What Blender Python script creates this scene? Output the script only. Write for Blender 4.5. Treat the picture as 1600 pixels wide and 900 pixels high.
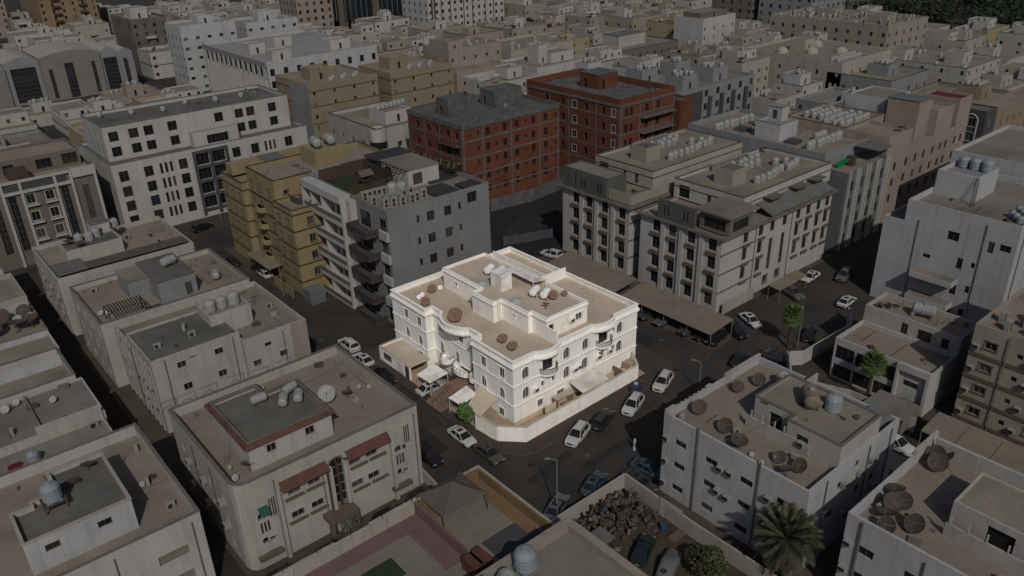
import bpy, bmesh, math, random
from mathutils import Vector, Matrix
R = math.radians
rnd = random.Random(7)
for o in list(bpy.data.objects): bpy.data.objects.remove(o)
SC = bpy.context.scene
COL = SC.collection

# ------------------------------------------------------------------ camera
CAM_LOC = Vector((-57.471, -70.047, 66.0))
PITCH, ROLL, YAW = R(26.236), R(1.708), R(50.494)
def cam_axes():
    f = Vector((math.cos(YAW)*math.cos(PITCH), math.sin(YAW)*math.cos(PITCH), -math.sin(PITCH)))
    r0 = Vector((math.sin(YAW), -math.cos(YAW), 0)); d0 = f.cross(r0)
    return r0*math.cos(ROLL)+d0*math.sin(ROLL), d0*math.cos(ROLL)-r0*math.sin(ROLL), f
cr, cd, cf = cam_axes()
cam = bpy.data.cameras.new('camera'); camo = bpy.data.objects.new('camera', cam); COL.objects.link(camo)
camo.matrix_world = Matrix(((cr.x, -cd.x, -cf.x, CAM_LOC.x), (cr.y, -cd.y, -cf.y, CAM_LOC.y), (cr.z, -cd.z, -cf.z, CAM_LOC.z), (0, 0, 0, 1)))
cam.sensor_width = 36.0; cam.lens = 1257.66/1600*36.0; cam.clip_start = 1.0; cam.clip_end = 6000
SC.camera = camo
# ------------------------------------------------------------------ light
SUN_DIR = Vector((-0.55, -1.0, 1.0)).normalized()          # towards the sun
elev = math.asin(SUN_DIR.z); azim = math.atan2(SUN_DIR.x, SUN_DIR.y)   # from +Y, clockwise
w = bpy.data.worlds.new('World'); SC.world = w; w.use_nodes = True
nt = w.node_tree; bg = nt.nodes['Background']
sky = nt.nodes.new('ShaderNodeTexSky'); sky.sky_type = 'NISHITA'; sky.sun_disc = False
sky.sun_elevation = elev; sky.sun_rotation = azim; sky.dust_density = 2.0; sky.air_density = 1.0
nt.links.new(sky.outputs[0], bg.inputs[0]); bg.inputs[1].default_value = 0.10
sl = bpy.data.lights.new('sun', 'SUN'); sl.energy = 4.4; sl.angle = R(0.53); sl.color = (1.0, 0.95, 0.87)
so = bpy.data.objects.new('sun', sl); COL.objects.link(so); so.location = (0, 0, 150)
so.rotation_euler = (-SUN_DIR).to_track_quat('-Z', 'Y').to_euler()
SC.view_settings.view_transform = 'Standard'; SC.view_settings.look = 'None'; SC.view_settings.gamma = 1
SC.view_settings.exposure = -1.18
SC.render.engine = 'CYCLES'

# ------------------------------------------------------------------ materials
MATS = {}
def mat(name, col, rough=.85, var=.16, sc=.35, streak=0.0, bump=0.0, metal=0.0, spec=.25, dirt=None, dsc=.12, dcut=.55):
    """procedural material: base colour with large patches, fine grain, optional rain streaks and dirt patches"""
    if name in MATS: return MATS[name]
    m = bpy.data.materials.new(name); m.use_nodes = True; n = m.node_tree.nodes; l = m.node_tree.links
    b = n['Principled BSDF']; b.inputs['Roughness'].default_value = rough; b.inputs['Metallic'].default_value = metal
    b.inputs['Specular IOR Level'].default_value = spec
    tc = n.new('ShaderNodeTexCoord')
    def noise(scale, det=4, vec=None, ro=.6):
        t = n.new('ShaderNodeTexNoise'); t.inputs['Scale'].default_value = scale; t.inputs['Detail'].default_value = det
        t.inputs['Roughness'].default_value = ro; l.new(vec or tc.outputs['Object'], t.inputs['Vector']); return t.outputs['Fac']
    def ramp(f, a, c0, c1, b_):
        r = n.new('ShaderNodeMapRange'); r.inputs[1].default_value = a; r.inputs[2].default_value = b_
        r.inputs[3].default_value = c0; r.inputs[4].default_value = c1; l.new(f, r.inputs[0]); return r.outputs[0]
    def mul(x, y):
        k = n.new('ShaderNodeMath'); k.operation = 'MULTIPLY'; l.new(x, k.inputs[0]); l.new(y, k.inputs[1]); return k.outputs[0]
    f = mul(ramp(noise(sc), .3, 1-var, 1+var*.6, .7), ramp(noise(sc*14, 3), .3, 1-var*.45, 1+var*.3, .7))
    if streak:
        mp = n.new('ShaderNodeMapping'); mp.inputs['Scale'].default_value = (1.3, 1.3, .07); l.new(tc.outputs['Object'], mp.inputs[0])
        f = mul(f, ramp(noise(1.0, 5, mp.outputs[0], .7), .5, 1.0, 1-streak, .78))
    mx = n.new('ShaderNodeMix'); mx.data_type = 'RGBA'; mx.blend_type = 'MULTIPLY'; mx.inputs[0].default_value = 1
    mx.inputs[6].default_value = (*col, 1)
    cmb = n.new('ShaderNodeCombineColor'); [l.new(f, cmb.inputs[i]) for i in range(3)]; l.new(cmb.outputs[0], mx.inputs[7])
    out = mx.outputs[2]
    if dirt:
        m2 = n.new('ShaderNodeMix'); m2.data_type = 'RGBA'; l.new(out, m2.inputs[6]); m2.inputs[7].default_value = (*dirt, 1)
        l.new(ramp(noise(dsc, 6, None, .65), dcut, 0.0, .85, dcut+.18), m2.inputs[0]); out = m2.outputs[2]
    l.new(out, b.inputs['Base Color'])
    if bump:
        bp = n.new('ShaderNodeBump'); bp.inputs['Strength'].default_value = bump; bp.inputs['Distance'].default_value = .03
        l.new(noise(sc*22, 3), bp.inputs['Height']); l.new(bp.outputs[0], b.inputs['Normal'])
    MATS[name] = m; return m
def wallm(name, col, streak=.3, var=.11): return mat('wall '+name, tuple(min(c*1.3, .42) for c in col), .9, var, .22, streak, .2, dirt=tuple(c*.95 for c in col), dsc=.3, dcut=.64)  # neighbouring walls kept dark: the dimmed surroundings are put into their colour
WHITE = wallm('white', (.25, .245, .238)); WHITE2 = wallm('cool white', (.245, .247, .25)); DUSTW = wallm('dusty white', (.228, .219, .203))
CREAM = wallm('cream', (.212, .196, .17)); BEIGE = wallm('beige', (.178, .157, .129)); PINK = wallm('pink beige', (.178, .148, .127))
OCHRE = wallm('ochre', (.15, .122, .084)); YELLOW = wallm('yellow ochre', (.165, .132, .07)); LGREY = wallm('light grey', (.135, .142, .148))
GREY = wallm('grey', (.080, .088, .094)); DGREY = wallm('dark grey', (.040, .042, .046)); TAUPE = wallm('taupe', (.095, .080, .070)); PALEY = wallm('pale yellow', (.20, .165, .10))
STONE = wallm('brown stone', (.085, .078, .07), .3, .25); ORANGE = wallm('orange stone', (.145, .102, .064), .2, .2)
GREEN_G = wallm('green grey', (.055, .06, .054)); BROWN = mat('brown trim', (.06, .038, .026), .8); TRIMB = mat('beige brown trim', (.098, .075, .056), .85)
CONC = mat('raw concrete', (.088, .09, .09), .92, .3, .5, .25, .3, dirt=(.05, .05, .048))
SLAB = mat('concrete frame', (.1, .096, .09), .92, .25, .6, .2, .2)
TRIMW = mat('white trim', (.31, .305, .295), .8, .1); TRIMG = mat('grey stone trim', (.12, .11, .098), .85, .2)
SANDROOF = mat('dusty sand roof', (.185, .16, .131), .95, .2, .16, 0, .2, dirt=(.11, .096, .08), dsc=.09, dcut=.5)
TANROOF = mat('tan roof screed', (.20, .168, .134), .95, .18, .14, 0, .2, dirt=(.125, .105, .083), dsc=.1, dcut=.53)
GREYROOF = mat('grey roof screed', (.105, .099, .09), .95, .25, .18, 0, .2, dirt=(.062, .059, .054), dsc=.12, dcut=.5)
WROOF = mat('white roof coating', (.225, .22, .21), .85, .15, .15, 0, .1, dirt=(.165, .15, .128), dsc=.08, dcut=.52)
PALEROOF = mat('pale roof coating', (.17, .158, .138), .9, .2, .2, 0, .15, dirt=(.1, .085, .066), dsc=.1, dcut=.48)
DARKROOF = mat('dark membrane', (.035, .034, .035), .8, .2)
ASPH = mat('asphalt', (.036, .0325, .0292), .88, .3, .09, 0, .25, dirt=(.054, .0465, .039), dsc=.06, dcut=.5)
PAVE = mat('brown pavers', (.058, .044, .036), .9, .2, .3, 0, .2, dirt=(.04, .032, .027), dsc=.2)
SAND = mat('sandy ground', (.066, .053, .041), .95, .25, .15, 0, .3, dirt=(.038, .032, .027), dsc=.1)
KERB = mat('kerb stone', (.10, .09, .078), .9); DIRT = mat('dark alley dirt', (.034, .028, .024), .95, .3, .3, dirt=(.055, .043, .034), dsc=.25)
GLASS = mat('dark window glass', (.012, .013, .015), .12, .2, .8, spec=.6); GLASSB = mat('blue dark glass', (.014, .018, .022), .1, .2, .5, spec=.7)
CURT = mat('curtained glass', (.06, .055, .048), .3, .4, 1.5, spec=.5); BRNGL = mat('brown tinted glass', (.03, .023, .018), .15, .3, 1, spec=.6); SHUTD = mat('grey roller shutter', (.10, .095, .085), .6, .15, 1)
ROOM = mat('dark unlit room', (.012, .010, .009), .9); ALU = mat('aluminium frame', (.19, .19, .188), .5, .1); DFRAME = mat('dark frame', (.07, .062, .055), .6)
SHUT = mat('beige shutter', (.15, .128, .095), .7, .1); METAL = mat('galvanised metal', (.12, .12, .12), .45, .2, 1, metal=.4); RAIL = mat('dark rail', (.022, .02, .019), .5)
POLE = mat('painted pole', (.16, .16, .158), .5); SHEET = mat('weathered sheet roof', (.115, .115, .11), .6, .25, .8, .0, dirt=(.07, .06, .05), dsc=.4)
CANVAS = mat('tan shade canvas', (.165, .135, .102), .9, .15, .4, .1); TENTM = mat('grey brown tent cloth', (.085, .074, .062), .9, .12, .4)
TILE = mat('red roof tile', (.09, .04, .03), .8, .25, 1.2); BRICK = None
TANKW = mat('white tank plastic', (.235, .236, .232), .5, .1, 1.2, .15); TANKB = mat('pale blue tank', (.19, .215, .235), .5, .1, 1.2, .15)
DISHB = mat('brown mesh dish', (.066, .05, .041), .75, .2, 1.0); DISHW = mat('white dish', (.26, .26, .25), .5, .1, .8, .1); ACM = mat('air conditioner casing', (.235, .23, .215), .6, .12, 1, .15)
TURF = mat('artificial turf', (.022, .034, .016), .95, .2, 2); LEAF = mat('leaf green', (.04, .065, .018), .6, .35, 2.0, spec=.3); LEAFD = mat('dark leaf', (.022, .034, .014), .7, .35, 2.0)
PALML = mat('palm frond green', (.066, .074, .046), .6, .4, 2.0); PALMD = mat('dry frond', (.11, .085, .05), .8, .3, 2); BARK = mat('palm bark', (.055, .043, .033), .95, .35, 3, 0, .4)
TYRE = mat('tyre rubber', (.012, .012, .012), .8); RIM = mat('wheel rim', (.13, .13, .13), .4, metal=.6); CARGL = mat('car glass', (.012, .013, .014), .08, .1, .5, spec=.7)
LAMPW = mat('headlamp lens', (.25, .25, .25), .2); LAMPR = mat('tail lamp lens', (.12, .01, .008), .3); CLOTH = mat('white cloth', (.35, .35, .345), .9, .08); SKIN = mat('skin', (.12, .07, .045), .6)
RED = mat('red paint', (.10, .012, .012), .6); BLUE = mat('blue plastic', (.02, .06, .12), .6); GREENP = mat('green plastic', (.0, .16, .055), .45); TEAL = mat('teal awning', (.015, .06, .05), .7)
PINKW = mat('pink painted wall', (.135, .085, .088), .9, .12, .3, .15); ORW = mat('orange painted wall', (.165, .105, .052), .9, .15, .3, .15); FLOORT = mat('pale terrace floor', (.165, .147, .122), .9, .15, .3)
# the corner house: cream-white paint, sand roof; its highlight is put into brighter colours
HW = mat('highlit cream paint', (.90, .87, .81), .75, .08, .25, .22, .1, spec=.4, dirt=(.62, .52, .41), dsc=.3, dcut=.58); HSKYLIT = mat('highlit sky-tinted white paint', (.87, .875, .86), .75, .08, .25, .22, .1, spec=.4, dirt=(.66, .6, .52), dsc=.3, dcut=.6)
HT = mat('highlit white moulding', (.90, .88, .83), .7, .06, .5, .12); HR = mat('pale sand roof screed', (.49, .41, .32), .95, .16, .16, 0, .2, dirt=(.39, .31, .23), dsc=.12, dcut=.5); HROOF2 = mat('pale grey sand screed', (.50, .42, .33), .95, .15, .2, 0, .2, dirt=(.38, .31, .24), dsc=.16, dcut=.5)
HSHADE = mat('tan shadow line', (.52, .44, .35), .8, .15, .6, .2); HCOP = mat('weathered coping', (.5, .43, .35), .85, .3, .5, .2)
HTAN = mat('beige awning cloth', (.55, .46, .35), .9, .1, .5, .1); HPAV = mat('yard paving', (.36, .27, .2), .9, .2, .5, dirt=(.25, .185, .14), dsc=.3); HBR = mat('brown step tile', (.22, .145, .105), .85, .2, 1); HDISH = mat('highlit brown mesh dish', (.20, .125, .085), .75, .15, 1); HSHEET = mat('highlit white sheet', (.86, .85, .82), .5, .08, .6, .0, dirt=(.5, .43, .35), dsc=.45, dcut=.47)
HRAIL = mat('dark bronze rail', (.08, .06, .05), .5); HGL = mat('house window glass', (.10, .10, .096), .15, .2, .6, spec=.6); HFR = mat('house window frame', (.55, .52, .46), .6); HLEAF = mat('highlit leaf', (.09, .17, .04), .6, .35, 2.0)
def brickmat():
    m = mat('red clay blockwork', (.13, .046, .027), .9, .3, .25, .2, .3); n = m.node_tree.nodes; l = m.node_tree.links
    b = n['Principled BSDF']; src = b.inputs['Base Color'].links[0].from_socket
    br = n.new('ShaderNodeTexBrick'); br.inputs['Scale'].default_value = 2.2; br.inputs['Mortar Size'].default_value = .012
    br.inputs['Color1'].default_value = (1, 1, 1, 1); br.inputs['Color2'].default_value = (.75, .72, .7, 1); br.inputs['Mortar'].default_value = (.85, .95, 1.0, 1)
    tc = n.new('ShaderNodeTexCoord'); sp = n.new('ShaderNodeSeparateXYZ'); l.new(tc.outputs['Object'], sp.inputs[0])
    ad = n.new('ShaderNodeMath'); l.new(sp.outputs[0], ad.inputs[0]); l.new(sp.outputs[1], ad.inputs[1]); cb = n.new('ShaderNodeCombineXYZ'); l.new(ad.outputs[0], cb.inputs[0]); l.new(sp.outputs[2], cb.inputs[1]); l.new(cb.outputs[0], br.inputs['Vector'])
    mx = n.new('ShaderNodeMix'); mx.data_type = 'RGBA'; mx.blend_type = 'MULTIPLY'; mx.inputs[0].default_value = 1; l.new(src, mx.inputs[6]); l.new(br.outputs[0], mx.inputs[7]); l.new(mx.outputs[2], b.inputs['Base Color']); return m
BRICK = brickmat()

# ------------------------------------------------------------------ mesh helpers
class MB:
    def __init__(s): s.v = []; s.f = []; s.m = []
    def face(s, pts, mi=0):
        k = len(s.v); s.v += [tuple(p) for p in pts]; s.f.append(tuple(range(k, k+len(pts)))); s.m.append(mi)
    def box(s, x0, x1, y0, y1, z0, z1, mi=0):
        k = len(s.v); s.v += [(x0, y0, z0), (x1, y0, z0), (x1, y1, z0), (x0, y1, z0), (x0, y0, z1), (x1, y0, z1), (x1, y1, z1), (x0, y1, z1)]
        s.f += [tuple(k+i for i in q) for q in ((0, 3, 2, 1), (4, 5, 6, 7), (0, 1, 5, 4), (1, 2, 6, 5), (2, 3, 7, 6), (3, 0, 4, 7))]; s.m += [mi]*6; return s
    def prism(s, pts, z0, z1, mi=0, mt=None):
        n = len(pts); k = len(s.v); s.v += [(x, y, z0) for x, y in pts]+[(x, y, z1) for x, y in pts]
        for i in range(n): j = (i+1) % n; s.f.append((k+i, k+j, k+n+j, k+n+i)); s.m.append(mi)
        s.f.append(tuple(k+n+i for i in range(n))); s.m.append(mi if mt is None else mt); s.f.append(tuple(k+i for i in reversed(range(n)))); s.m.append(mi); return s
    def ring(s, a, b, z0, z1, mi=0):
        n = len(a); k = len(s.v)
        s.v += [(x, y, z0) for x, y in a]+[(x, y, z1) for x, y in a]+[(x, y, z0) for x, y in b]+[(x, y, z1) for x, y in b]
        for i in range(n):
            j = (i+1) % n
            s.f += [(k+i, k+j, k+n+j, k+n+i), (k+2*n+j, k+2*n+i, k+3*n+i, k+3*n+j), (k+n+i, k+n+j, k+3*n+j, k+3*n+i), (k+j, k+i, k+2*n+i, k+2*n+j)]; s.m += [mi]*4
        return s
    def tube(s, p0, p1, r, n=6, mi=0, r1=None, cap=True):
        p0 = Vector(p0); p1 = Vector(p1); d = (p1-p0).normalized(); a = d.cross(Vector((0, 0, 1)) if abs(d.z) < .9 else Vector((1, 0, 0))).normalized(); b = d.cross(a); r1 = r if r1 is None else r1
        k = len(s.v)
        for p, q in ((p0, r), (p1, r1)): s.v += [tuple(p+a*(q*math.cos(2*math.pi*i/n))+b*(q*math.sin(2*math.pi*i/n))) for i in range(n)]
        for i in range(n): j = (i+1) % n; s.f.append((k+i, k+j, k+n+j, k+n+i)); s.m.append(mi)
        if cap: s.f += [tuple(k+i for i in reversed(range(n))), tuple(k+n+i for i in range(n))]; s.m += [mi, mi]
        return s
    def lathe(s, prof, n=14, c=(0, 0, 0), mi=0, M=None):
        k = len(s.v)
        for r, z in prof:
            for i in range(n):
                p = Vector((r*math.cos(2*math.pi*i/n), r*math.sin(2*math.pi*i/n), z)); p = M @ p if M else p; s.v.append((p.x+c[0], p.y+c[1], p.z+c[2]))
        for q in range(len(prof)-1):
            for i in range(n): j = (i+1) % n; s.f.append((k+q*n+i, k+q*n+j, k+(q+1)*n+j, k+(q+1)*n+i)); s.m.append(mi)
        return s
    def mesh(s, name, mats, smooth=False):
        me = bpy.data.meshes.new(name); me.from_pydata(s.v, [], s.f)
        for m in (mats if isinstance(mats, (list, tuple)) else [mats]): me.materials.append(m)
        me.polygons.foreach_set('material_index', s.m)
        if smooth: me.polygons.foreach_set('use_smooth', [True]*len(s.f))
        me.update(); return me
    def build(s, name, mats, parent=None, smooth=False, loc=None, rz=0):
        o = bpy.data.objects.new(name, s.mesh(name, mats, smooth)); COL.objects.link(o)
        if parent: o.parent = parent
        if loc: o.location = loc
        o.rotation_euler[2] = rz; return o
def link(name, me, parent=None, loc=(0, 0, 0), rz=0.0, sc=None):
    o = bpy.data.objects.new(name, me); COL.objects.link(o); o.location = loc; o.rotation_euler[2] = rz
    if parent: o.parent = parent
    if sc: o.scale = (sc, sc, sc) if not isinstance(sc, tuple) else sc
    return o
def tag(o, label, cat, group=None):
    o['label'] = label; o['category'] = cat
    if group: o['group'] = group
    return o
def structure(o): o['kind'] = 'structure'; return o
def thing(name, label, cat, group=None, loc=(0, 0, 0), rz=0.0):
    o = bpy.data.objects.new(name, None); COL.objects.link(o); o.location = loc; o.rotation_euler[2] = rz; o.empty_display_size = .3
    return tag(o, label, cat, group)
def rect(x0, x1, y0, y1): return [(x0, y0), (x1, y0), (x1, y1), (x0, y1)]
def offset(pts, d):
    """grow (d>0) or shrink a CCW polygon"""
    n = len(pts); out = []
    for i in range(n):
        p0 = Vector(pts[i-1]); p1 = Vector(pts[i]); p2 = Vector(pts[(i+1) % n])
        a = (p1-p0).normalized(); b = (p2-p1).normalized(); na = Vector((a.y, -a.x)); nb = Vector((b.y, -b.x)); k = 1+na.dot(nb)
        q = p1+(na+nb)*(d/max(k, .25)); out.append((q.x, q.y))
    return out

# ------------------------------------------------------------------ windows and walls
WCACHE = {}; wr = random.Random(99); PANES = []
def wmesh(st, wd, h, var=0):
    key = (st, round(wd, 2), round(h, 2), var)
    if key in WCACHE: return WCACHE[key]
    fr = MB(); pa = MB(); t = .07; D = .12
    fm, gm = ALU, GLASS
    if st in 'hH': fm, gm = HFR, HGL
    if st in 'kgv': fm = DFRAME
    if st == 's': gm = SHUT
    if st == 'o': pass
    if st in 'aHc':                                         # arched head: spandrel plate flush with the wall, hood moulding round it
        r = wd/2; zc = h-r; N = 8; arc = [(r-r*math.cos(math.pi*i/N), zc+r*math.sin(math.pi*i/N)) for i in range(N+1)]
        wm = 2
        for i in range(N):
            (xa, za), (xb, zb) = arc[i], arc[i+1]
            fr.face([(xa, .02, za), (xb, .02, zb), (xb, .02, h), (xa, .02, h)], 1)
            for q0, q1 in ((1.0, 1.18),):
                f = lambda x, z, q: ((x-r)*q+r, (z-zc)*q+zc)
                a0 = f(xa, za, q0); a1 = f(xb, zb, q0); b0 = f(xa, za, q1); b1 = f(xb, zb, q1)
                fr.face([(a0[0], -.07, a0[1]), (a1[0], -.07, a1[1]), (b1[0], -.07, b1[1]), (b0[0], -.07, b0[1])], 1)
                fr.face([(b0[0], -.07, b0[1]), (b1[0], -.07, b1[1]), (b1[0], .02, b1[1]), (b0[0], .02, b0[1])], 1); fr.face([(a0[0], -.07, a0[1]), (a1[0], -.07, a1[1]), (a1[0], .1, a1[1]), (a0[0], .1, a0[1])], 1)
        for x0, x1 in ((-.14, 0), (wd, wd+.14)): fr.box(x0, x1, -.07, .01, .0, zc, 1)
        fr.box(-.25, wd+.25, -.16, .01, -.14, 0, 1)
    if st in 'htf':                                         # moulded surround with sill
        e = .16
        fr.box(-e, 0, -.06, .01, 0, h, 1); fr.box(wd, wd+e, -.06, .01, 0, h, 1); fr.box(-e-.05, wd+e+.05, -.09, .01, h, h+e, 1); fr.box(-e-.08, wd+e+.08, -.14, .01, -.14, 0, 1)
    for x0, x1, z0, z1 in ((0, t, 0, h), (wd-t, wd, 0, h), (t, wd-t, 0, t), (t, wd-t, h-t, h)): fr.box(x0, x1, D-.04, D+.04, z0, z1)
    nm = max(1, int(wd/1.0+.3)) if st not in 'o' else 0
    for i in range(1, nm+(1 if nm == 1 and wd > .8 else 0)):
        x = wd*i/max(nm, 2) if nm == 1 else wd*i/nm; fr.box(x-.03, x+.03, D-.035, D+.035, t, h-t)
    if h > 2.6 and st != 'o':
        for i in range(1, int(h/1.5)+1): z = h*i/(int(h/1.5)+1); fr.box(t, wd-t, D-.03, D+.03, z-.04, z+.04)
    if st == 's': fr.box(t, wd-t, D-.01, D+.02, h*.30, h*.30+.06)
    pa.face([(t*.5, D, t*.5), (wd-t*.5, D, t*.5), (wd-t*.5, D, h-t*.5), (t*.5, D, h-t*.5)])
    tm = HT if st in 'hH' else (TRIMW if st in 'atv' else (TRIMB if st == 'f' else TRIMG))
    lo = st[0] in 'lmo'
    if lo:
        both = MB(); both.v = list(fr.v) if st != 'o' else []; both.f = list(fr.f) if st != 'o' else []; both.m = list(fr.m) if st != 'o' else []
        both.face([(0, D+.03, 0), (wd, D+.03, 0), (wd, D+.03, h), (0, D+.03, h)], 1); r = (both.mesh('window', [DFRAME if st == 'm' else ALU, ROOM if st == 'o' else (GLASS, CURT, GLASS, SHUTD)[var]]), None)
    else: r = (fr.mesh('window', [fm, tm]), pa.mesh('pane', [gm]))
    WCACHE[key] = r; return r
def facade(mb, a, b, z0, z1, holes, T, mi=0, depth=.2):
    """wall from a to b (outside on the right hand), real openings with reveals; each opening gets a window part"""
    a = Vector(a); b = Vector(b); L = (b-a).length; u = (b-a)/L; nr = Vector((u.y, -u.x))
    hs = [h for h in holes if h[0] > .02 and h[1] < L-.02 and h[2] >= 0 and h[3] < z1-z0-.02]
    us = sorted({0.0, L} | {h[0] for h in hs} | {h[1] for h in hs}); zs = sorted({0.0, z1-z0} | {h[2] for h in hs} | {h[3] for h in hs})
    P = lambda q, z, i=0.0: (a.x+u.x*q-nr.x*i, a.y+u.y*q-nr.y*i, z0+z)
    for j in range(len(zs)-1):
        start = None
        for i in range(len(us)-1):
            cu = (us[i]+us[i+1])/2; cz = (zs[j]+zs[j+1])/2
            hole = any(h[0] < cu < h[1] and h[2] < cz < h[3] for h in hs)
            if not hole and start is None: start = us[i]
            if start is not None and (hole or i == len(us)-2):
                e = us[i] if hole else us[i+1]
                mb.face([P(start, zs[j]), P(e, zs[j]), P(e, zs[j+1]), P(start, zs[j+1])], mi); start = None
    rz = math.atan2(u.y, u.x)
    for h in hs:
        u0, u1, za, zb = h[:4]; st = h[4] if len(h) > 4 else 'l'
        d = .35 if st in 'o' else depth
        for q in (((u0, za), (u1, za)), ((u1, za), (u1, zb)), ((u1, zb), (u0, zb)), ((u0, zb), (u0, za))):
            (p, zp), (r, zr) = q; mb.face([P(p, zp), P(r, zr), P(r, zr, d), P(p, zp, d)], mi)
        wm, pm = wmesh(st, u1-u0, zb-za, wr.choice((0, 0, 0, 1, 2, 3)) if st in 'lm' else 0); inset = d-.15
        if st in 'htafHcv': inset = 0.03
        loc = P(u0, za, inset); o = link('window', wm, T, loc, rz)
        if pm:
            pn = link('pane', pm, o); k = wr.random()
            if k > .62 and st not in 'hHs': pn.material_slots[0].link = 'OBJECT'; pn.material_slots[0].material = CURT if k > .85 else (BRNGL if k > .72 else GLASSB)
def grid(cs, rs, wd, h, st='l'): return [(c-wd/2, c+wd/2, r, r+h, st) for c in cs for r in rs]
def poly(T, pts, z0, z1, wall, roof, par=.9, pt=.22, holes=None, cop=None, cap=.1):
    """a storeyed block: outer walls, parapet, roof deck; pts counter-clockwise"""
    mb = MB(); n = len(pts); holes = holes or {}
    for i in range(n): facade(mb, pts[i], pts[(i+1) % n], z0, z1, holes.get(i, []), T)
    zr = z1-par; ins = offset(pts, -pt)
    if par > 0:
        for i in range(n):
            j = (i+1) % n; mb.face([(*ins[j], zr), (*ins[i], zr), (*ins[i], z1), (*ins[j], z1)]); mb.face([(*pts[i], z1), (*pts[j], z1), (*ins[j], z1), (*ins[i], z1)])
    mb.build('wall', [wall], T)
    r = MB(); r.face([(*p, zr) for p in (ins if par > 0 else offset(pts, .02))]); 
    if par <= 0: r = MB(); r.prism(offset(pts, .12), z1, z1+.16)
    r.build('roof', [roof], T)
    if cop: MB().ring(offset(pts, .07), offset(pts, -pt-.05), z1+.003, z1+cap).build('coping', [cop], T)
def block(T, x0, x1, y0, y1, z0, z1, wall, roof, par=.9, L=None, Rr=None, cop=None, pt=.22, E=None):
    poly(T, rect(x0, x1, y0, y1), z0, z1, wall, roof, par, pt, {0: Rr or [], 3: L or [], 1: E or []}, cop)
def band(T, pts, z, h, out, m, name='band'): MB().ring(offset(pts, out), offset(pts, -.02), z, z+h).build(name, [m], T)
def cbox(T, name, m, *b, rz=None):
    mb = MB(); mb.box(*b); return mb.build(name, [m], T)

# ------------------------------------------------------------------ repeated things
PROTO = {}
def proto(kind, parts): PROTO[kind] = parts
def spawn(kind, loc, label, cat, group=None, rz=0.0, s=1.0, name=None, over=None):
    parts = PROTO[kind]; name = name or kind
    if len(parts) == 1:
        o = link(name, parts[0][1], None, loc, rz, s); return tag(o, label, cat, group)
    o = thing(name, label, cat, group, loc, rz); o.scale = (s, s, s) if not isinstance(s, tuple) else s
    made = {}
    for p in parts:
        pn, me = p[0], p[1]; l = p[2] if len(p) > 2 else (0, 0, 0); par = made.get(p[3], o) if len(p) > 3 else o
        c = link(pn, me, par, l, p[4] if len(p) > 4 else 0.0); made[pn] = c
        if over and pn in over:
            c.material_slots[0].link = 'OBJECT'; c.material_slots[0].material = over[pn]
    return o
def tank_vertical(m):
    a = MB(); pr = [(0.0, .12), (.72, .12)]
    for i in range(4): z = .14+i*.3; pr += [(.74, z), (.76, z+.05), (.76, z+.22), (.73, z+.28)]
    pr += [(.66, 1.46), (.45, 1.62), (.22, 1.68)]; a.lathe(pr, 14); a.box(-.6, .6, -.6, .6, 0, .12, 0)
    b = MB().lathe([(.24, 1.66), (.24, 1.78), (.0, 1.8)], 10)
    return [('tank', a.mesh('tank', [m], False)), ('lid', b.mesh('lid', [m]))]
proto('water_tank', tank_vertical(TANKW)); proto('blue_water_tank', tank_vertical(TANKB))
a = MB(); a.lathe([(0, .0), (.66, .0), (.7, .5), (.7, 1.1), (.5, 1.42), (.2, 1.5), (0, 1.5)], 10); proto('far_water_tank', [('tank', a.mesh('tank', [TANKW], True))])
def tank_horizontal(m):
    a = MB(); Mx = Matrix.Rotation(R(90), 4, 'Y'); pr = [(0, -1.25), (.4, -1.22), (.62, -1.08)]
    for i in range(5): z = -1.0+i*.42; pr += [(.68, z), (.68, z+.3), (.64, z+.36)]
    pr += [(.62, 1.1), (.4, 1.22), (0, 1.25)]; a.lathe(pr, 14, (0, 0, .95), 0, Mx)
    st = MB(); 
    for x in (-.8, .8): st.box(x-.06, x+.06, -.6, .6, 0, .1); st.box(x-.05, x+.05, -.55, -.45, .1, .6); st.box(x-.05, x+.05, .45, .55, .1, .6)
    li = MB().lathe([(.25, 1.58), (.25, 1.72), (0, 1.74)], 10)
    return [('tank', a.mesh('tank', [m])), ('stand', st.mesh('stand', [METAL])), ('lid', li.mesh('lid', [m]))]
proto('horizontal_tank', tank_horizontal(TANKW)); proto('bright_tank', tank_horizontal(HSHEET))
def dish(m, r=1.0, tilt=48):
    """parabolic reflector on a pole with three feed struts; local +X is the pointing side"""
    Mx = Matrix.Rotation(R(tilt), 4, 'Y'); a = MB(); N = 20
    pr = [(r*q, .28*r*q*q) for q in (0.02, .3, .55, .8, 1.0)]+[(r*1.0, .28*r+.04), (r*.8, .18*r+.05), (.02, .05)]
    a.lathe(pr, N, (0, 0, 1.0*r), 0, Mx)
    b = MB(); b.tube((0, 0, 0), (0, 0, .98*r), .06*r+.02, 8); b.box(-.35*r, .35*r, -.05, .05, 0, .06); b.box(-.05, .05, -.35*r, .35*r, 0, .06)
    c = MB(); tip = Mx @ Vector((0, 0, .85*r)); tip = (tip.x, tip.y, tip.z+r)
    for i in range(3): p = Mx @ Vector((r*.9*math.cos(2.1*i), r*.9*math.sin(2.1*i), .24*r)); c.tube((p.x, p.y, p.z+r), tip, .008*r+.003, 4)
    c.tube(tip, (tip[0]-.06, tip[1], tip[2]-.06), .07*r, 6)
    return [('reflector', a.mesh('reflector', [m])), ('mount', b.mesh('mount', [METAL])), ('feed_arm', c.mesh('feed_arm', [METAL]))]
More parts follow.
